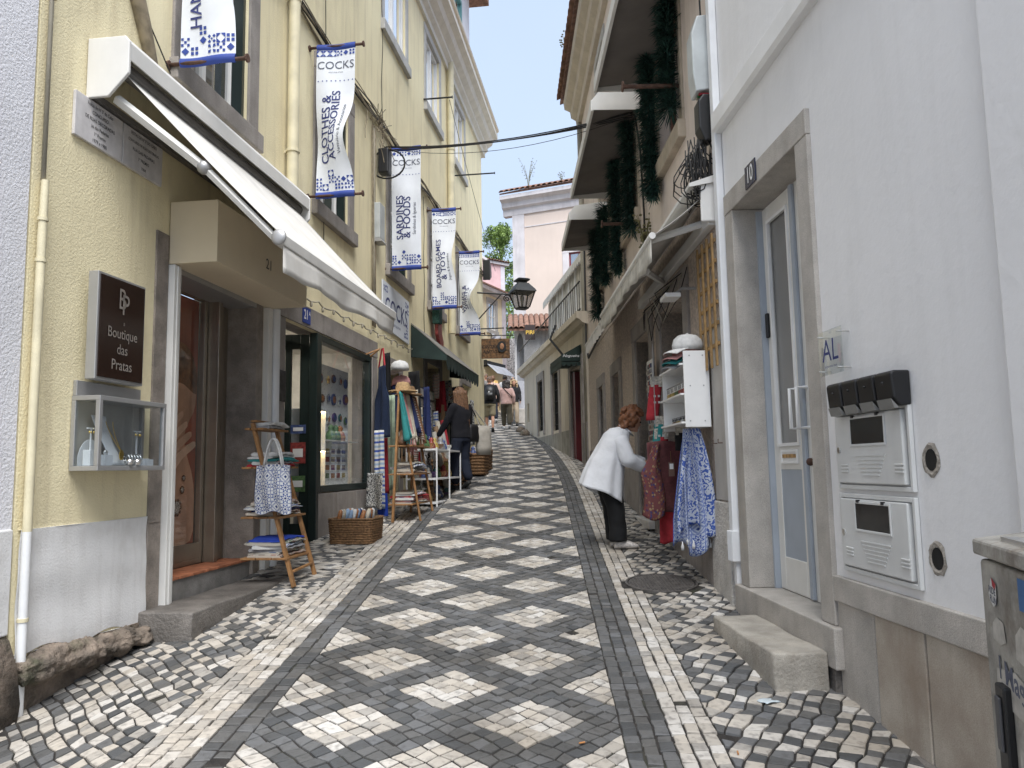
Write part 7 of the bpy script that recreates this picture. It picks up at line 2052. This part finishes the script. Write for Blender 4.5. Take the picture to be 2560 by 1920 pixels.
m = MB(T3); m.prism([(0, 4), (ln, 4), (ln, 12.35), (ln - 1.0, 12.35), (0, 13.3)], -3, 0, 'b'); m.build('wall', mat('pink_render', (.70, .46, .46), .9, var=.06, streak=.15, stain=(.5, .3, .3)), pk)
m = MB(T3); m.box(ln - .25, ln + .02, -.2, .03, 4, 12.3); m.build('corner_pilaster', MATS['lilac_white'], pk)
m = MB(T3); m.prism([(-.2, 13.3), (ln - 1.0, 12.36), (ln + .25, 12.36), (ln + .25, 12.5), (ln - 1.0, 12.5), (-.2, 13.45)], -3.1, .12, 'b'); rf_ = m.build('roof_edge', m_pil, pk)
for k in range(8):
    x = ln - 1.1 + k * .18
    m = MB(T3); m.surf(lambda u, v: (x + .085 * math.cos(math.pi * u), .22 - .8 * v, 12.5 + .07 * math.sin(math.pi * u) + .15 * v), 5, 2); m.build('roof_tile', m_roof, rf_, solid=.015, smooth=True)
pw, T4, ln = house_face('patterned_wall', (-.6, 37.2), (1.2, 37.2), 4, 8, None, 'white wall with dense black scribbled pattern seen past the porch')
m = MB(T4); m.surf(lambda u, v: (ln * u, 0, 4.2 + 3.6 * v), 1, 1); m.surf(lambda u, v: (ln * u, -.4 * v, 7.8), 1, 1); m.build('wall', print_mat('scribble', [(.05, .05, .05)], (26, 50), 'blob', base=(.62, .62, .64), dark=(.05, .05, .06)), pw, solid=.1)

# ---------------------------------------------------------------- tree behind the roofs
def tree(p, h, r_, label, seed, n=2600):
    rr = random.Random(seed)
    o = thing('leafy_tree', p, label, 'tree')
    P = Vector(p)
    m = MB(); m.tube([tuple(P), tuple(P + Vector((.1, 0, h * .4))), tuple(P + Vector((-.05, 0, h * .75))), tuple(P + Vector((0, 0, h * .97)))], [.22, .16, .08, .02], 8); m.build('trunk', m_rock, o, smooth=True)
    clumps = []
    for k in range(34):
        t = rr.uniform(.35, 1.0); an = rr.uniform(0, 6.28); q = r_ * (1.12 - t) ** .6 * rr.uniform(.4, 1.15) * (1.25 if t < .8 else 1)
        c = P + Vector((math.cos(an) * q, math.sin(an) * q, h * t)); clumps.append((c, rr.uniform(.45, .85) * (1.1 - .5 * (t - .35))))
        m = MB(); b0 = P + Vector((0, 0, h * max(.25, t - .18))); m.tube([tuple(b0), tuple(b0.lerp(c, .5) + Vector((0, 0, .1))), tuple(c)], [.05, .03, .01], 5); m.build('branch', m_rock, o)
    V, F = [], []
    for k in range(n):
        c, cr = clumps[rr.randrange(len(clumps))]
        d = Vector((rr.gauss(0, 1), rr.gauss(0, 1), rr.gauss(0, .9))).normalized() * cr * rr.random() ** .45
        q = c + d; a = Vector((rr.gauss(0, 1), rr.gauss(0, 1), rr.gauss(0, 1))).normalized(); b = a.cross(Vector((rr.gauss(0, 1), rr.gauss(0, 1), rr.gauss(0, 1)))).normalized()
        l, w = rr.uniform(.07, .13), rr.uniform(.03, .05); i = len(V)
        V += [q - a * l, q + b * w, q + a * l, q - b * w]; F.append((i, i + 1, i + 2, i + 3))
    m = MB(); m.addw(V, F); cr_ = m.build('crown', mat('leaf_green', (.11, .21, .035), .6, var=.5, scale=3, col2=(.25, .36, .08)), o, recalc=False); cr_['kind'] = 'stuff'
tree((-.6, 47.5, 5), 11.8, 2.3, 'bright green leafy tree rising between the pink and peach houses', 2, 9000)
tree((1.4, 50, 6), 9.5, 2.8, 'darker green tree lower behind the peach house corner', 3, 7000)
tree((-1.0, 44, 5), 6.2, 1.8, 'low green tree behind the patterned wall', 4, 4000)

# ---------------------------------------------------------------- lantern and hanging sign on the yellow corner
LY = 19.6
ln_ = thing('street_lantern', (.30, LY, 5.6), 'black four sided street lantern on a scrolled wall bracket', 'lantern')
m = MB(); c = Vector((.30, LY, 0))
def ring4(z, r_, rot=.35): return [(c.x + r_ * 1.414 * math.cos(rot + math.pi / 4 + k * math.pi / 2), c.y + r_ * 1.414 * math.sin(rot + math.pi / 4 + k * math.pi / 2), z) for k in range(4)]
def loft4(levels, name, mt, par, **kw):
    m = MB(); v = [];
    for z, r_ in levels: v += ring4(z, r_)
    k = len(levels)
    f = [(i * 4 + j, i * 4 + (j + 1) % 4, (i + 1) * 4 + (j + 1) % 4, (i + 1) * 4 + j) for i in range(k - 1) for j in range(4)] + [(3, 2, 1, 0), tuple((k - 1) * 4 + j for j in range(4))]
    m.add(v, f); return m.build(name, mt, par, **kw)
loft4([(6.10, .295), (6.16, .27), (6.34, .135)], 'roof', m_iron, ln_)
loft4([(6.341, .10), (6.40, .11)], 'chimney', m_iron, ln_)
loft4([(6.401, .16), (6.44, .17), (6.47, .12)], 'cap', m_iron, ln_)
loft4([(5.66, .13), (5.70, .15)], 'base', m_iron, ln_)
a4, b4 = ring4(5.70, .145), ring4(6.10, .26)
for k in range(4):
    m = MB(); m.tube([a4[k], b4[k]], .02, 5); m.build('corner_bar', m_iron, ln_)
    k2 = (k + 1) % 4
    m = MB(); m.add([a4[k], a4[k2], b4[k2], b4[k]], [(0, 1, 2, 3)]); m.build('pane', glass_mat('frosted_pane', tint=(.55, .53, .5), alpha=.12, refl=.6, rough=.25), ln_)
m = MB(); m.lathe((c.x, c.y, 5.72), [(.03, 0), (.03, .12), (.05, .16), (.05, .28), (.01, .32)], 10); m.build('lamp_tube', m_white, ln_, smooth=True)
P0 = L(19.6, 0, 6.08)
m = MB(); m.tube([tuple(P0), (c.x - .32, LY, 6.06)], .022, 6); m.build('bracket_arm', m_iron, ln_)
m = MB(); m.tube([tuple(L(19.6, 0, 5.35)), tuple(P0.lerp(Vector((c.x, LY, 6.06)), .55))], .018, 6); m.build('bracket_stay', m_iron, ln_)
m = MB(); m.tube([(c.x - .40 + .10 * (1 - t / 22) * math.cos(t * .6), LY, 5.95 + .10 * (1 - t / 22) * math.sin(t * .6)) for t in range(20)], .016, 5); m.build('bracket_scroll', m_iron, ln_)
m = MB(L); m.tube([(19.6, .0, 5.2), (19.6, .03, 5.2)], .09, 10); m.build('wall_rose', m_iron, ln_)
m = MB(); m.tube([(c.x - .33, LY, 6.06), (c.x - .1, LY, 6.12)], .02, 5); m.build('lantern_hook', m_iron, ln_)
hs = thing('wooden_sign', (-.41, 19.7, 4.4), 'carved brown wooden sign reading CINTRA ANTIGA hung from an iron rod', 'sign')
m_carved = mat('carved_wood', (.13, .065, .025), .7, var=.6, scale=14, bump=.9, bscale=30, bdist=.02)
m = MB(); m.box(-.78, -.04, 19.70, 19.74, 4.40, 4.92); m.build('sign_board', m_carved, hs, bevel=.01)
m = MB(); m.prism([(-.25 + .115 * math.cos(t * .314), 4.70 + .15 * math.sin(t * .314)) for t in range(20)], 19.675, 19.70, 'b'); m.build('oval_medallion', m_iron, hs)
m = MB(); m.ball((-.245, 19.672, 4.71), (.055, .012, .085), 12, 8); m.build('relief_figure', mat('relief_tan', (.30, .15, .08), .7, var=.3, scale=20), hs, smooth=True)
lettering([('CINTRA', -.56, 4.70 - 4.66, .12, dict(bold=.01, shear=.2)), ('ANTIGA', -.52, 4.57 - 4.66, .12, dict(bold=.01, shear=.2))], lambda u, v: Vector((u, 19.695, 4.66 + v)), mat('carved_black', (.02, .012, .008), .8), hs)
m = MB(); m.tube([tuple(L(19.8, 0, 5.0)), (.05, 19.72, 5.0)], .014, 6); m.build('iron_rod', m_iron, hs)
m = MB(); m.tube([(-.52, 19.72, 4.92), (-.52, 19.72, 5.0)], .010, 5); m.build('hanger', m_iron, hs)
m = MB(L); m.prism([(20.2, 6.55), (20.2, 7.1), (20.45, 6.95), (20.5, 6.7)], .06, .25, 'b'); m.root('corner_speaker', m_black, 'black wall box at the top of the yellow corner above the lantern', 'box')
# ---------------------------------------------------------------- people
m_skin = mat('skin', (.50, .27, .18), .55, var=.08, scale=12, sss=.08)
m_skin2 = mat('skin_tan', (.42, .22, .14), .55, var=.1, scale=12, sss=.08)
def hair_mat(n, c): return mat(n, c, .55, var=.45, scale=45, bump=.6, bscale=90)
h_auburn = hair_mat('hair_auburn', (.16, .060, .022)); h_dark = hair_mat('hair_dark', (.02, .014, .012)); h_brown = hair_mat('hair_brown', (.15, .075, .036)); h_grey = hair_mat('hair_grey', (.26, .25, .24)); h_blond = hair_mat('hair_blond', (.38, .27, .15)); h_bald = hair_mat('hair_cropped', (.16, .11, .08))
m_eye = mat('eye', (.02, .015, .012), .2); m_lip = mat('lip', (.32, .09, .08), .5)
def chain(mb, pts):
    """tapered limb through (f, r, z, radius): tube plus a ball at each joint"""
    mb.tube([p[:3] for p in pts], [p[3] for p in pts], 10)
    for p in pts: mb.ball(p[:3], p[3], 10, 7)
def head(mb, c, fw, up, s=1.0):
    """skull, jaw, nose and ears round centre c; fw and up are unit vectors (f, r, z)"""
    fw, up, c = Vector(fw).normalized(), Vector(up).normalized(), Vector(c)
    rt = fw.cross(up)
    P = lambda a, b, d: tuple(c + fw * a * s + rt * b * s + up * d * s)
    def ell(a, b, d, r_): 
        q = MB(mb.T); n, m_ = 12, 8
        for i in range(m_ + 1):
            pass
        mb_v = []
        vs, fs = [], []
        vs.append(P(a, b, d - r_[2]))
        for i in range(1, m_):
            t = math.pi * i / m_
            for j in range(n):
                an = 2 * math.pi * j / n
                vs.append(P(a + r_[0] * math.sin(t) * math.cos(an), b + r_[1] * math.sin(t) * math.sin(an), d - r_[2] * math.cos(t)))
        vs.append(P(a, b, d + r_[2]))
        fs = [(0, 1 + (j + 1) % n, 1 + j) for j in range(n)]
        for i in range(m_ - 2): fs += [(1 + i * n + j, 1 + i * n + (j + 1) % n, 1 + (i + 1) * n + (j + 1) % n, 1 + (i + 1) * n + j) for j in range(n)]
        t = len(vs) - 1; fs += [(t, 1 + (m_ - 2) * n + j, 1 + (m_ - 2) * n + (j + 1) % n) for j in range(n)]
        mb.add(vs, fs)
    ell(-.005, 0, .02, (.095, .074, .10)); ell(.03, 0, -.045, (.062, .056, .068)); ell(.088, 0, -.012, (.018, .013, .024)); ell(.07, 0, -.085, (.025, .028, .02)); ell(.072, 0, .035, (.02, .05, .014))
    for b in (-.074, .074): ell(-.005, b, -.01, (.022, .010, .032))
    return P
def hand(mb, w, d, up, s=1.0, curl=.6):
    """palm and five bent fingers from wrist w along d; UP is the back of the hand"""
    w, d, up = Vector(w), Vector(d).normalized(), Vector(up)
    up = (up - d * up.dot(d)).normalized(); rt = d.cross(up)
    Q = lambda a, b, e: tuple(w + d * a * s + rt * b * s + up * e * s)
    mb.loft([(Q(0, 0, 0), .028 * s, .018 * s, rt, up), (Q(.04, 0, 0), .038 * s, .016 * s, rt, up), (Q(.085, 0, 0), .040 * s, .013 * s, rt, up)], n=10)
    for k, (b, l) in enumerate(((-.030, .062), (-.010, .075), (.010, .078), (.030, .068))):
        mb.tube([Q(.075, b, 0), Q(.085 + l * .45, b * 1.08, -.012 * curl), Q(.085 + l * .8, b * 1.08, -.035 * curl), Q(.085 + l * .95, b * 1.05, -.06 * curl)], [.0095 * s, .009 * s, .0085 * s, .007 * s], 6)
    mb.tube([Q(.02, .030, 0), Q(.05, .056, -.012), Q(.078, .064, -.024), Q(.095, .062, -.032)], [.012 * s, .011 * s, .010 * s, .008 * s], 6)
def shoe(mb, f, r, z, l=.26, yaw=0.0, pitch=0.0, w=.048):
    rings = []
    for t, ww, hh in ((0, .6, .5), (.12, .9, .95), (.35, .95, 1.0), (.6, 1.0, .72), (.85, .85, .5), (1, .45, .3)):
        a = (t - .28) * l
        x, y = math.cos(yaw), math.sin(yaw)
        rings.append(((f + a * x * math.cos(pitch), r + a * y, z + .045 * hh + a * math.sin(pitch)), w * ww, .045 * hh + .006, (-y, x, 0), (0, 0, 1)))
    mb.loft(rings, n=12)
def clump_hair(T, pts, name, mt, par, rem=.012, disp=.0):
    m = MB(T)
    for p in pts: m.ball(p[:3], p[3], 9, 6)
    o = m.build(name, mt, par, remesh=rem)
    if disp:
        tx = bpy.data.textures.new('hairtex', 'CLOUDS'); tx.noise_scale = .035
        md = o.modifiers.new('d', 'DISPLACE'); md.texture = tx; md.strength = disp; md.mid_level = .5
    return o
def fold(o, k=.02, sc=.12):
    tx = bpy.data.textures.new('folds', 'CLOUDS'); tx.noise_scale = sc
    md = o.modifiers.new('d', 'DISPLACE'); md.texture = tx; md.strength = k; md.mid_level = .5
    return o

# woman in a white shirt leaning over the waistcoat; local f = facing (+X, the wall), r = towards the camera
wx, wy = 1.08, 8.10
wz = G(wy)
WT = lambda f, r, z: Vector((wx + f * .995 + r * .08, wy - r * .995 + f * .08, wz + z))
wo = thing('person', (wx, wy, wz), 'woman in loose white shirt and black trousers leaning to look at a waistcoat', 'person')
b = MB(WT)
chain(b, [(-.10, 0, .78, .12), (-.06, 0, .95, .115), (.0, 0, 1.08, .115), (.04, 0, 1.15, .09)])
for s_ in (-1, 1):
    chain(b, [(-.08, s_ * .085, .74, .085), (-.02, s_ * .09, .42, .06), (-.02, s_ * .09, .10, .042)])
chain(b, [(.06, 0, 1.18, .055), (.12, 0, 1.25, .05)])
for s_, el, wr in ((1, (.07, .22, .90), (.30, .15, .80)), (-1, (.12, -.21, .92), (.36, -.10, .86))):
    chain(b, [(.01, s_ * .125, 1.10, .045), (*el, .045), (*wr, .030)])
    hand(b, wr, Vector((.9, -.15 * s_, -.22)), (.1, s_ * .5, 1), .95)
hp = head(b, (.185, .0, 1.31), (.93, .0, -.36), (.36, 0, .93), .98)
b.build('body', m_skin, wo, remesh=.0085)
e = MB(WT)
for s_ in (-.03, .03): e.ball(hp(.083, s_, .012), .010, 8, 6)
e.build('eyes', m_eye, wo, smooth=True)
e = MB(WT); e.ball(hp(.083, 0, -.056), (.008, .022, .007), 8, 6); e.build('mouth', m_lip, wo, smooth=True)
rr = random.Random(6)
pts = []
for k in range(120):
    an, t = rr.uniform(0, 6.28), rr.uniform(-.85, 1)
    a = math.cos(an) * math.sqrt(1 - t * t) ; b_ = math.sin(an) * math.sqrt(1 - t * t)
    if a > .35 and t < .35: continue
    pts.append((*hp(-.02 + .112 * a, .10 * b_, .03 + .115 * t), rr.uniform(.020, .036)))
for k in range(30):
    pts.append((*hp(-.05 - rr.random() * .05, rr.uniform(-.09, .09), -.05 - rr.random() * .07), rr.uniform(.022, .034)))
clump_hair(WT, pts, 'curly_hair', h_auburn, wo, .009, .03)
s = MB(WT)
t_ = Vector((.45, 0, .89))                    # spine direction
def ring(c, rx, ry, tilt): return (c, rx, ry, (math.cos(tilt), 0, -math.sin(tilt)), (0, 1, 0))
KEY = [(.085, 1.225, .058, .072, .35), (.045, 1.19, .105, .155, .4), (.012, 1.125, .135, .205, .45), (-.02, 1.05, .150, .212, .45), (-.055, .96, .165, .216, .45), (-.10, .84, .195, .226, .45), (-.14, .70, .228, .242, .45), (-.172, .555, .252, .262, .42)]
def shirt(u, v):
    t = v * (len(KEY) - 1); i = min(int(t), len(KEY) - 2); w = t - i
    f, z, rx, ry, tl = [KEY[i][j] * (1 - w) + KEY[i + 1][j] * w for j in range(5)]
    an = 2 * math.pi * u
    am = .012 + .045 * max(0, v - .35)
    fo = am * (math.sin(7 * an + 1.3 + 1.2 * v) + .6 * math.sin(11 * an + 4 * v + .4) + .5 * math.sin(4 * an - 3 * v)) + .010 * math.sin(26 * v + 3 * math.sin(an)) * (1 if .2 < v < .8 else 0)
    k = 1 + fo
    x, y = rx * k * math.cos(an), ry * k * math.sin(an)
    return (f + x * math.cos(tl), y, z - x * math.sin(tl) - .012 * math.sin(3 * an) * v)
s.surf(shirt, 72, 48)
so_ = s.build('white_shirt', mat('white_cotton', (.62, .63, .65), .9, var=.05, scale=6, bump=.35, bscale=16, bdist=.02), wo, smooth=True, solid=.006)
for s_, el, wr in ((1, (.07, .235, .90), (.285, .155, .805)), (-1, (.12, -.22, .92), (.345, -.105, .865))):
    q = MB(WT); sh_ = Vector((.0, s_ * .135, 1.135)); el_ = Vector(el); wr_ = Vector(wr); rg = []
    for t, r_ in ((0, .080), (.12, .092), (.28, .084), (.42, .088), (.5, .082), (.58, .080), (.70, .066), (.80, .070), (.9, .056), (1, .047)):
        p = sh_.lerp(el_, min(1, t * 2)) if t <= .5 else el_.lerp(wr_, t * 2 - 1)
        d = ((el_ - sh_) * max(0, 1 - t * 1.4) + (wr_ - el_) * t).normalized()
        x = d.cross(Vector((0, 0, 1))).normalized(); y = d.cross(x)
        rg.append((p, r_, r_, x, y))
    q.loft(rg, n=24, wob=.022, seed=5 + s_)
    fold(q.build('sleeve', MATS['white_cotton'], wo, smooth=True, sub=1), .02, .07)
s = MB(WT); s.loft([ring((.10, .0, 1.225), .07, .075, .6), ring((.12, .0, 1.195), .085, .085, .6)], n=18); s.build('collar', MATS['white_cotton'], wo, smooth=True, solid=.01)
s = MB(WT)
s.loft([ring((-.12, 0, .80), .15, .17, .2), ring((-.12, 0, .70), .165, .18, .15), ring((-.10, 0, .62), .16, .185, .1)], n=20)
for s_ in (-1, 1): s.tube([(-.10, s_ * .08, .70), (-.085, s_ * .085, .60), (-.045, s_ * .095, .42), (-.03, s_ * .10, .22), (-.025, s_ * .10, .07)], [.11, .108, .096, .090, .092], 16)
m_blkc = mat('black_trouser', (.005, .0055, .0065), .9)
fold(s.build('trousers', m_blkc, wo, remesh=.013), .02, .12)
for s_ in (-1, 1):
    q = MB(WT); shoe(q, .0, s_ * .095, .0, .25, s_ * .05); q.build('trainer', mat('pale_trainer', (.58, .54, .50), .7, var=.3, scale=40), wo, smooth=True)
q = MB(WT); q.tube([(.28 + .0 * k, .155 + .03 * math.cos(k), .815 + .03 * math.sin(k)) for k in range(8)], .008, 5); q.build('bracelet', m_black, wo)

def figure(loc, yaw, h, top, bottom, shoes, hair_m, label, shorts=False, step=.16, sleeve=True, hair='short', skin=m_skin2, rem=.016, arms=(.1, -.1), build=1.0, skirt=False, longtop=.0):
    """walking figure; local f = facing"""
    k = h / 1.70
    c, s_ = math.cos(yaw), math.sin(yaw)
    L0 = Vector(loc)
    T = lambda f, r, z: L0 + Vector(((f * s_ + r * c) * k, (f * c - r * s_) * k, z * k))
    o = thing('person', loc, label, 'person', 'people walking up the street' if label.startswith('distant') or True else None)
    gr = lambda f, r: (G(L0.y + (f * c - r * s_) * k) - L0.z) / k
    b = MB(T)
    chain(b, [(0, 0, .93, .125 * build), (0, 0, 1.08, .115 * build), (.01, 0, 1.25, .13 * build), (.01, 0, 1.38, .10 * build)])
    feet = []
    for sd, fo in ((-1, step), (1, -step)):
        z0 = gr(fo, sd * .09); lift = .05 if fo < 0 else 0
        ank = (fo - (.02 if fo < 0 else 0), sd * .085, z0 + .09 + lift)
        kn = (fo * .5 + .04, sd * .09, .49)
        chain(b, [(0, sd * .09, .90, .09 * build), (*kn, .058), (kn[0] * .4 + ank[0] * .6 - .01, kn[1], kn[2] * .55 + ank[2] * .45, .054), (*ank, .040)])
        feet.append((ank, sd, fo, kn, lift))
    for sd, sw in ((-1, arms[0]), (1, arms[1])):
        el, wr = (sw * .6 - .03, sd * .245 * build, 1.13), (sw + .06, sd * .25 * build, .90)
        chain(b, [(0, sd * .175 * build, 1.38, .058), (*el, .043), (*wr, .03)])
        hand(b, wr, (.15, 0, -1), (0, sd, 0), 1.0, .8)
    chain(b, [(.015, 0, 1.42, .055), (.03, 0, 1.50, .05)])
    hp = head(b, (.04, 0, 1.59), (1, 0, -.05), (.05, 0, 1), 1.0)
    b.build('body', skin, o, remesh=rem)
    rr = random.Random(int(h * 1000) + int(abs(loc[0]) * 100))
    pts = []
    for i in range(150):
        an, t = rr.uniform(0, 6.28), rr.uniform(-.6, 1)
        a, b2 = math.cos(an) * math.sqrt(1 - t * t), math.sin(an) * math.sqrt(1 - t * t)
        if a > .3 and t < .45: continue
        R_ = .012 if hair == 'cropped' else .024
        if hair == 'cropped' and t < -.2: continue
        pts.append((*hp(-.012 + .094 * a, .078 * b2, .03 + .098 * t), R_ * rr.uniform(.8, 1.2)))
    if hair == 'bob':
        for i in range(120):
            an = rr.uniform(1.2, 5.08); pts.append((*hp(-.02 + .11 * math.cos(an), .12 * math.sin(an), rr.uniform(-.17, .08)), rr.uniform(.026, .04)))
    if hair == 'long':
        sm_ = MB(T)
        for i in range(170):
            an = rr.uniform(1.30, 4.98); w = rr.uniform(.085, .112); le = rr.uniform(.36, .66); ph_ = rr.uniform(0, 6)
            sm_.tube([hp(-.018 + w * (1 - .25 * t) * math.cos(an) - .045 * t + .008 * math.sin(7 * t + ph_), w * (1.0 + .35 * t) * math.sin(an) + .010 * math.sin(6 * t + ph_), .075 - le * t) for t in (0, .12, .3, .5, .7, .87, 1)], [.013, .014, .013, .012, .011, .008, .003], 5)
        q_ = sm_.build('hair_lengths', hair_m, o, smooth=True); q_['kind'] = 'stuff'
    clump_hair(T, pts, 'hair', hair_m, o, rem * .7, .012 if hair != 'cropped' else 0)
    s = MB(T); R3_ = lambda z, rx, ry, f=0: ((f, 0, z), rx, ry, (1, 0, 0), (0, 1, 0))
    low = .86 - longtop
    s.loft([R3_(1.47, .062, .07, .015), R3_(1.44, .085, .13), R3_(1.39, .115 * build, .195 * build), R3_(1.28, .14 * build, .205 * build), R3_(1.08, .135 * build, .185 * build), R3_(.95, .145 * build, .195 * build), R3_(low, .15 * build, .20 * build)], n=20, wob=.006)
    for sd, sw in ((-1, arms[0]), (1, arms[1])):
        el, wr = (sw * .6 - .03, sd * .245 * build, 1.13), (sw + .05, sd * .25 * build, .93)
        ch_ = [(0, sd * .165 * build, 1.375, .078), (el[0] * .5, sd * .215 * build, 1.26, .068), (*el, .062)]
        if sleeve: ch_ += [(*wr, .046)]
        chain(s, ch_)
    fold(s.build('top', top, o, remesh=rem), .02, .12)
    s = MB(T)
    s.loft([R3_(1.0, .125 * build, .165 * build), R3_(.9, .14 * build, .185 * build), R3_(.80, .135 * build, .185 * build)], n=18)
    for (ank, sd, fo, kn, lift) in feet:
        if shorts: chain(s, [(0, sd * .085, .84, .112 * build), (kn[0] * .8, kn[1], .56, .098 * build)])
        else: chain(s, [(0, sd * .085, .84, .11 * build), (*kn[:2], kn[2], .088 * build), (ank[0], ank[1], ank[2] + .07, .078)])
    fold(s.build('shorts' if shorts else 'trousers', bottom, o, remesh=rem), .015, .12)
    for (ank, sd, fo, kn, lift) in feet:
        q = MB(T); shoe(q, ank[0] + .02, ank[1], ank[2] - .09, .27, sd * .1, -.5 if lift else .1); q.build('shoe', shoes, o, smooth=True)
    return o, T, hp
blkt = mat('black_jersey', (.008, .008, .010), .9); navyt = mat('navy_jersey', (.006, .006, .010), .95)
khaki = mat('khaki_cotton', (.21, .18, .115), .9); olive = mat('olive_cotton', (.055, .047, .030), .9); pinkk = mat('dusty_pink_knit', (.42, .27, .24), .95, sheen=.2)
jeans = mat('dark_jeans', (.008, .012, .026), .9); darkshoe = mat('dark_shoe', (.025, .025, .025), .7); whiteshoe = mat('white_shoe', (.58, .57, .55), .6)
# long haired woman at the stall on the left
p = (-.86, 12.75); o, T, hp = figure((p[0], p[1], G(p[1])), R(-50), 1.66, navyt, jeans, darkshoe, h_brown, 'woman with long auburn hair and dark clothes browsing the left stall', step=.06, hair='long', rem=.013, arms=(.22, .10))
def bag(T, c, w, h, d, mt, name, label, strap_to, seed=0, lean=0):
    g_ = thing(name, T(*c), label, 'bag')
    m = MB(T); m.loft([((c[0], c[1], c[2]), d, w * .9, (1, 0, 0), (0, 1, 0)), ((c[0], c[1], c[2] + h * .25), d * 1.1, w, (1, 0, 0), (0, 1, 0)), ((c[0], c[1], c[2] + h * .8), d * .8, w * .97, (1, 0, 0), (0, 1, 0)), ((c[0], c[1], c[2] + h), d * .35, w * .92, (1, 0, 0), (0, 1, 0))], n=20, wob=.02, seed=seed)
    m.build('bag_body', mt, g_, smooth=True)
    m = MB(T); m.tube([(c[0], c[1] - w * .6, c[2] + h * .97), strap_to, (c[0], c[1] + w * .6, c[2] + h * .97)], .012, 5); m.build('strap', mt, g_)
    return g_
bag(T, (-.10, .27, .80), .17, .30, .055, mat('black_leather', (.006, .006, .007), .5), 'shoulder_bag', 'black shoulder bag on the long haired woman', (-.02, .20, 1.45), 1)
bag(T, (-.12, .44, .58), .17, .50, .10, mat('canvas_bag', (.40, .37, .32), .9, var=.15, scale=10), 'canvas_bag', 'large pale canvas bag carried by the long haired woman', (-.03, .28, 1.38), 2)
# man with a backpack and shorts
p = (-.74, 24.9); o, T, hp = figure((p[0], p[1], G(p[1])), R(-3), 1.80, blkt, khaki, darkshoe, h_bald, 'man in dark jacket and khaki shorts walking away with a backpack', shorts=True, hair='cropped', build=1.08)
bp = thing('backpack', T(-.2, 0, 1.0), 'black backpack worn by the man in khaki shorts', 'backpack')
m = MB(T); m.loft([((-.19, 0, .98), .06, .13, (1, 0, 0), (0, 1, 0)), ((-.21, 0, 1.05), .09, .155, (1, 0, 0), (0, 1, 0)), ((-.21, 0, 1.25), .085, .15, (1, 0, 0), (0, 1, 0)), ((-.18, 0, 1.40), .05, .11, (1, 0, 0), (0, 1, 0))], n=18); m.build('pack_body', m_black, bp, smooth=True)
m = MB(T); m.loft([((-.29, 0, 1.04), .03, .10, (1, 0, 0), (0, 1, 0)), ((-.30, 0, 1.10), .035, .11, (1, 0, 0), (0, 1, 0)), ((-.28, 0, 1.20), .02, .10, (1, 0, 0), (0, 1, 0))], n=14); m.build('front_pocket', m_black, bp, smooth=True)
m = MB(T); m.ball((-.315, -.02, 1.19), (.008, .028, .035), 8, 6); m.build('reflective_patch', m_silver, bp)
for sd in (-1, 1):
    m = MB(T); m.tube([(-.15, sd * .10, 1.40), (.0, sd * .12, 1.47), (.13, sd * .13, 1.35), (.12, sd * .15, 1.1)], .02, 5); m.build('shoulder_strap', m_black, bp)
# woman in pink sweater with cross-body bag
p = (-.20, 26.0); o, T, hp = figure((p[0], p[1], G(p[1])), R(-4), 1.64, pinkk, olive, whiteshoe, h_dark, 'woman in dusty pink sweater and olive trousers walking up the street', hair='bob', build=1.05)
cbg = thing('crossbody_bag', T(.05, .26, .9), 'dark cross body bag on the woman in the pink sweater', 'bag')
m = MB(T); m.box(-.03, .12, .23, .30, .88, 1.05); m.build('bag_body', m_black, cbg, bevel=.02)
m = MB(T); m.tube([(-.02, .245, 1.02), (-.165, .12, 1.18), (-.155, -.02, 1.32), (-.10, -.12, 1.44), (0, -.13, 1.475)], .013, 5); m.build('strap', m_black, cbg)
for (x, y, h_, tp, bt, hm, hr, lb, bd) in ((.02, 28.0, 1.72, blkt, mat('grey_trouser', (.2, .2, .2), .9), h_grey, 'cropped', 'man in black top and pale cap behind the pink sweater', 1.0),
        (-.72, 28.6, 1.74, mat('peach_shirt', (.48, .33, .27), .9), jeans, h_brown, 'short', 'man in peach shirt partly hidden behind the backpacker', 1.0),
        (-1.12, 27.0, 1.68, mat('plum_top', (.05, .025, .035), .9), blkt, h_dark, 'bob', 'person in plum top at the edge of the yellow corner', .95),
        (-1.02, 30.2, 1.78, mat('grey_top', (.2, .19, .18), .9), jeans, h_bald, 'cropped', 'tall man in grey cap farthest up the left side', 1.0),
        (-.28, 30.5, 1.70, mat('white_top', (.6, .6, .6), .9), jeans, h_dark, 'short', 'person in white top far between the walkers', 1.0)):
    figure((x, y, G(y)), R(-8), h_, tp, bt, whiteshoe, hm, lb, hair=hr, build=bd, rem=.024)
p = (.06, 27.2); figure((p[0], p[1], G(p[1])), R(175), 1.62, blkt, mat('tan_trouser', (.3, .24, .17), .9), darkshoe, h_blond, 'blonde woman in black with white scarf walking down by the porch', hair='bob', build=.9, rem=.022)
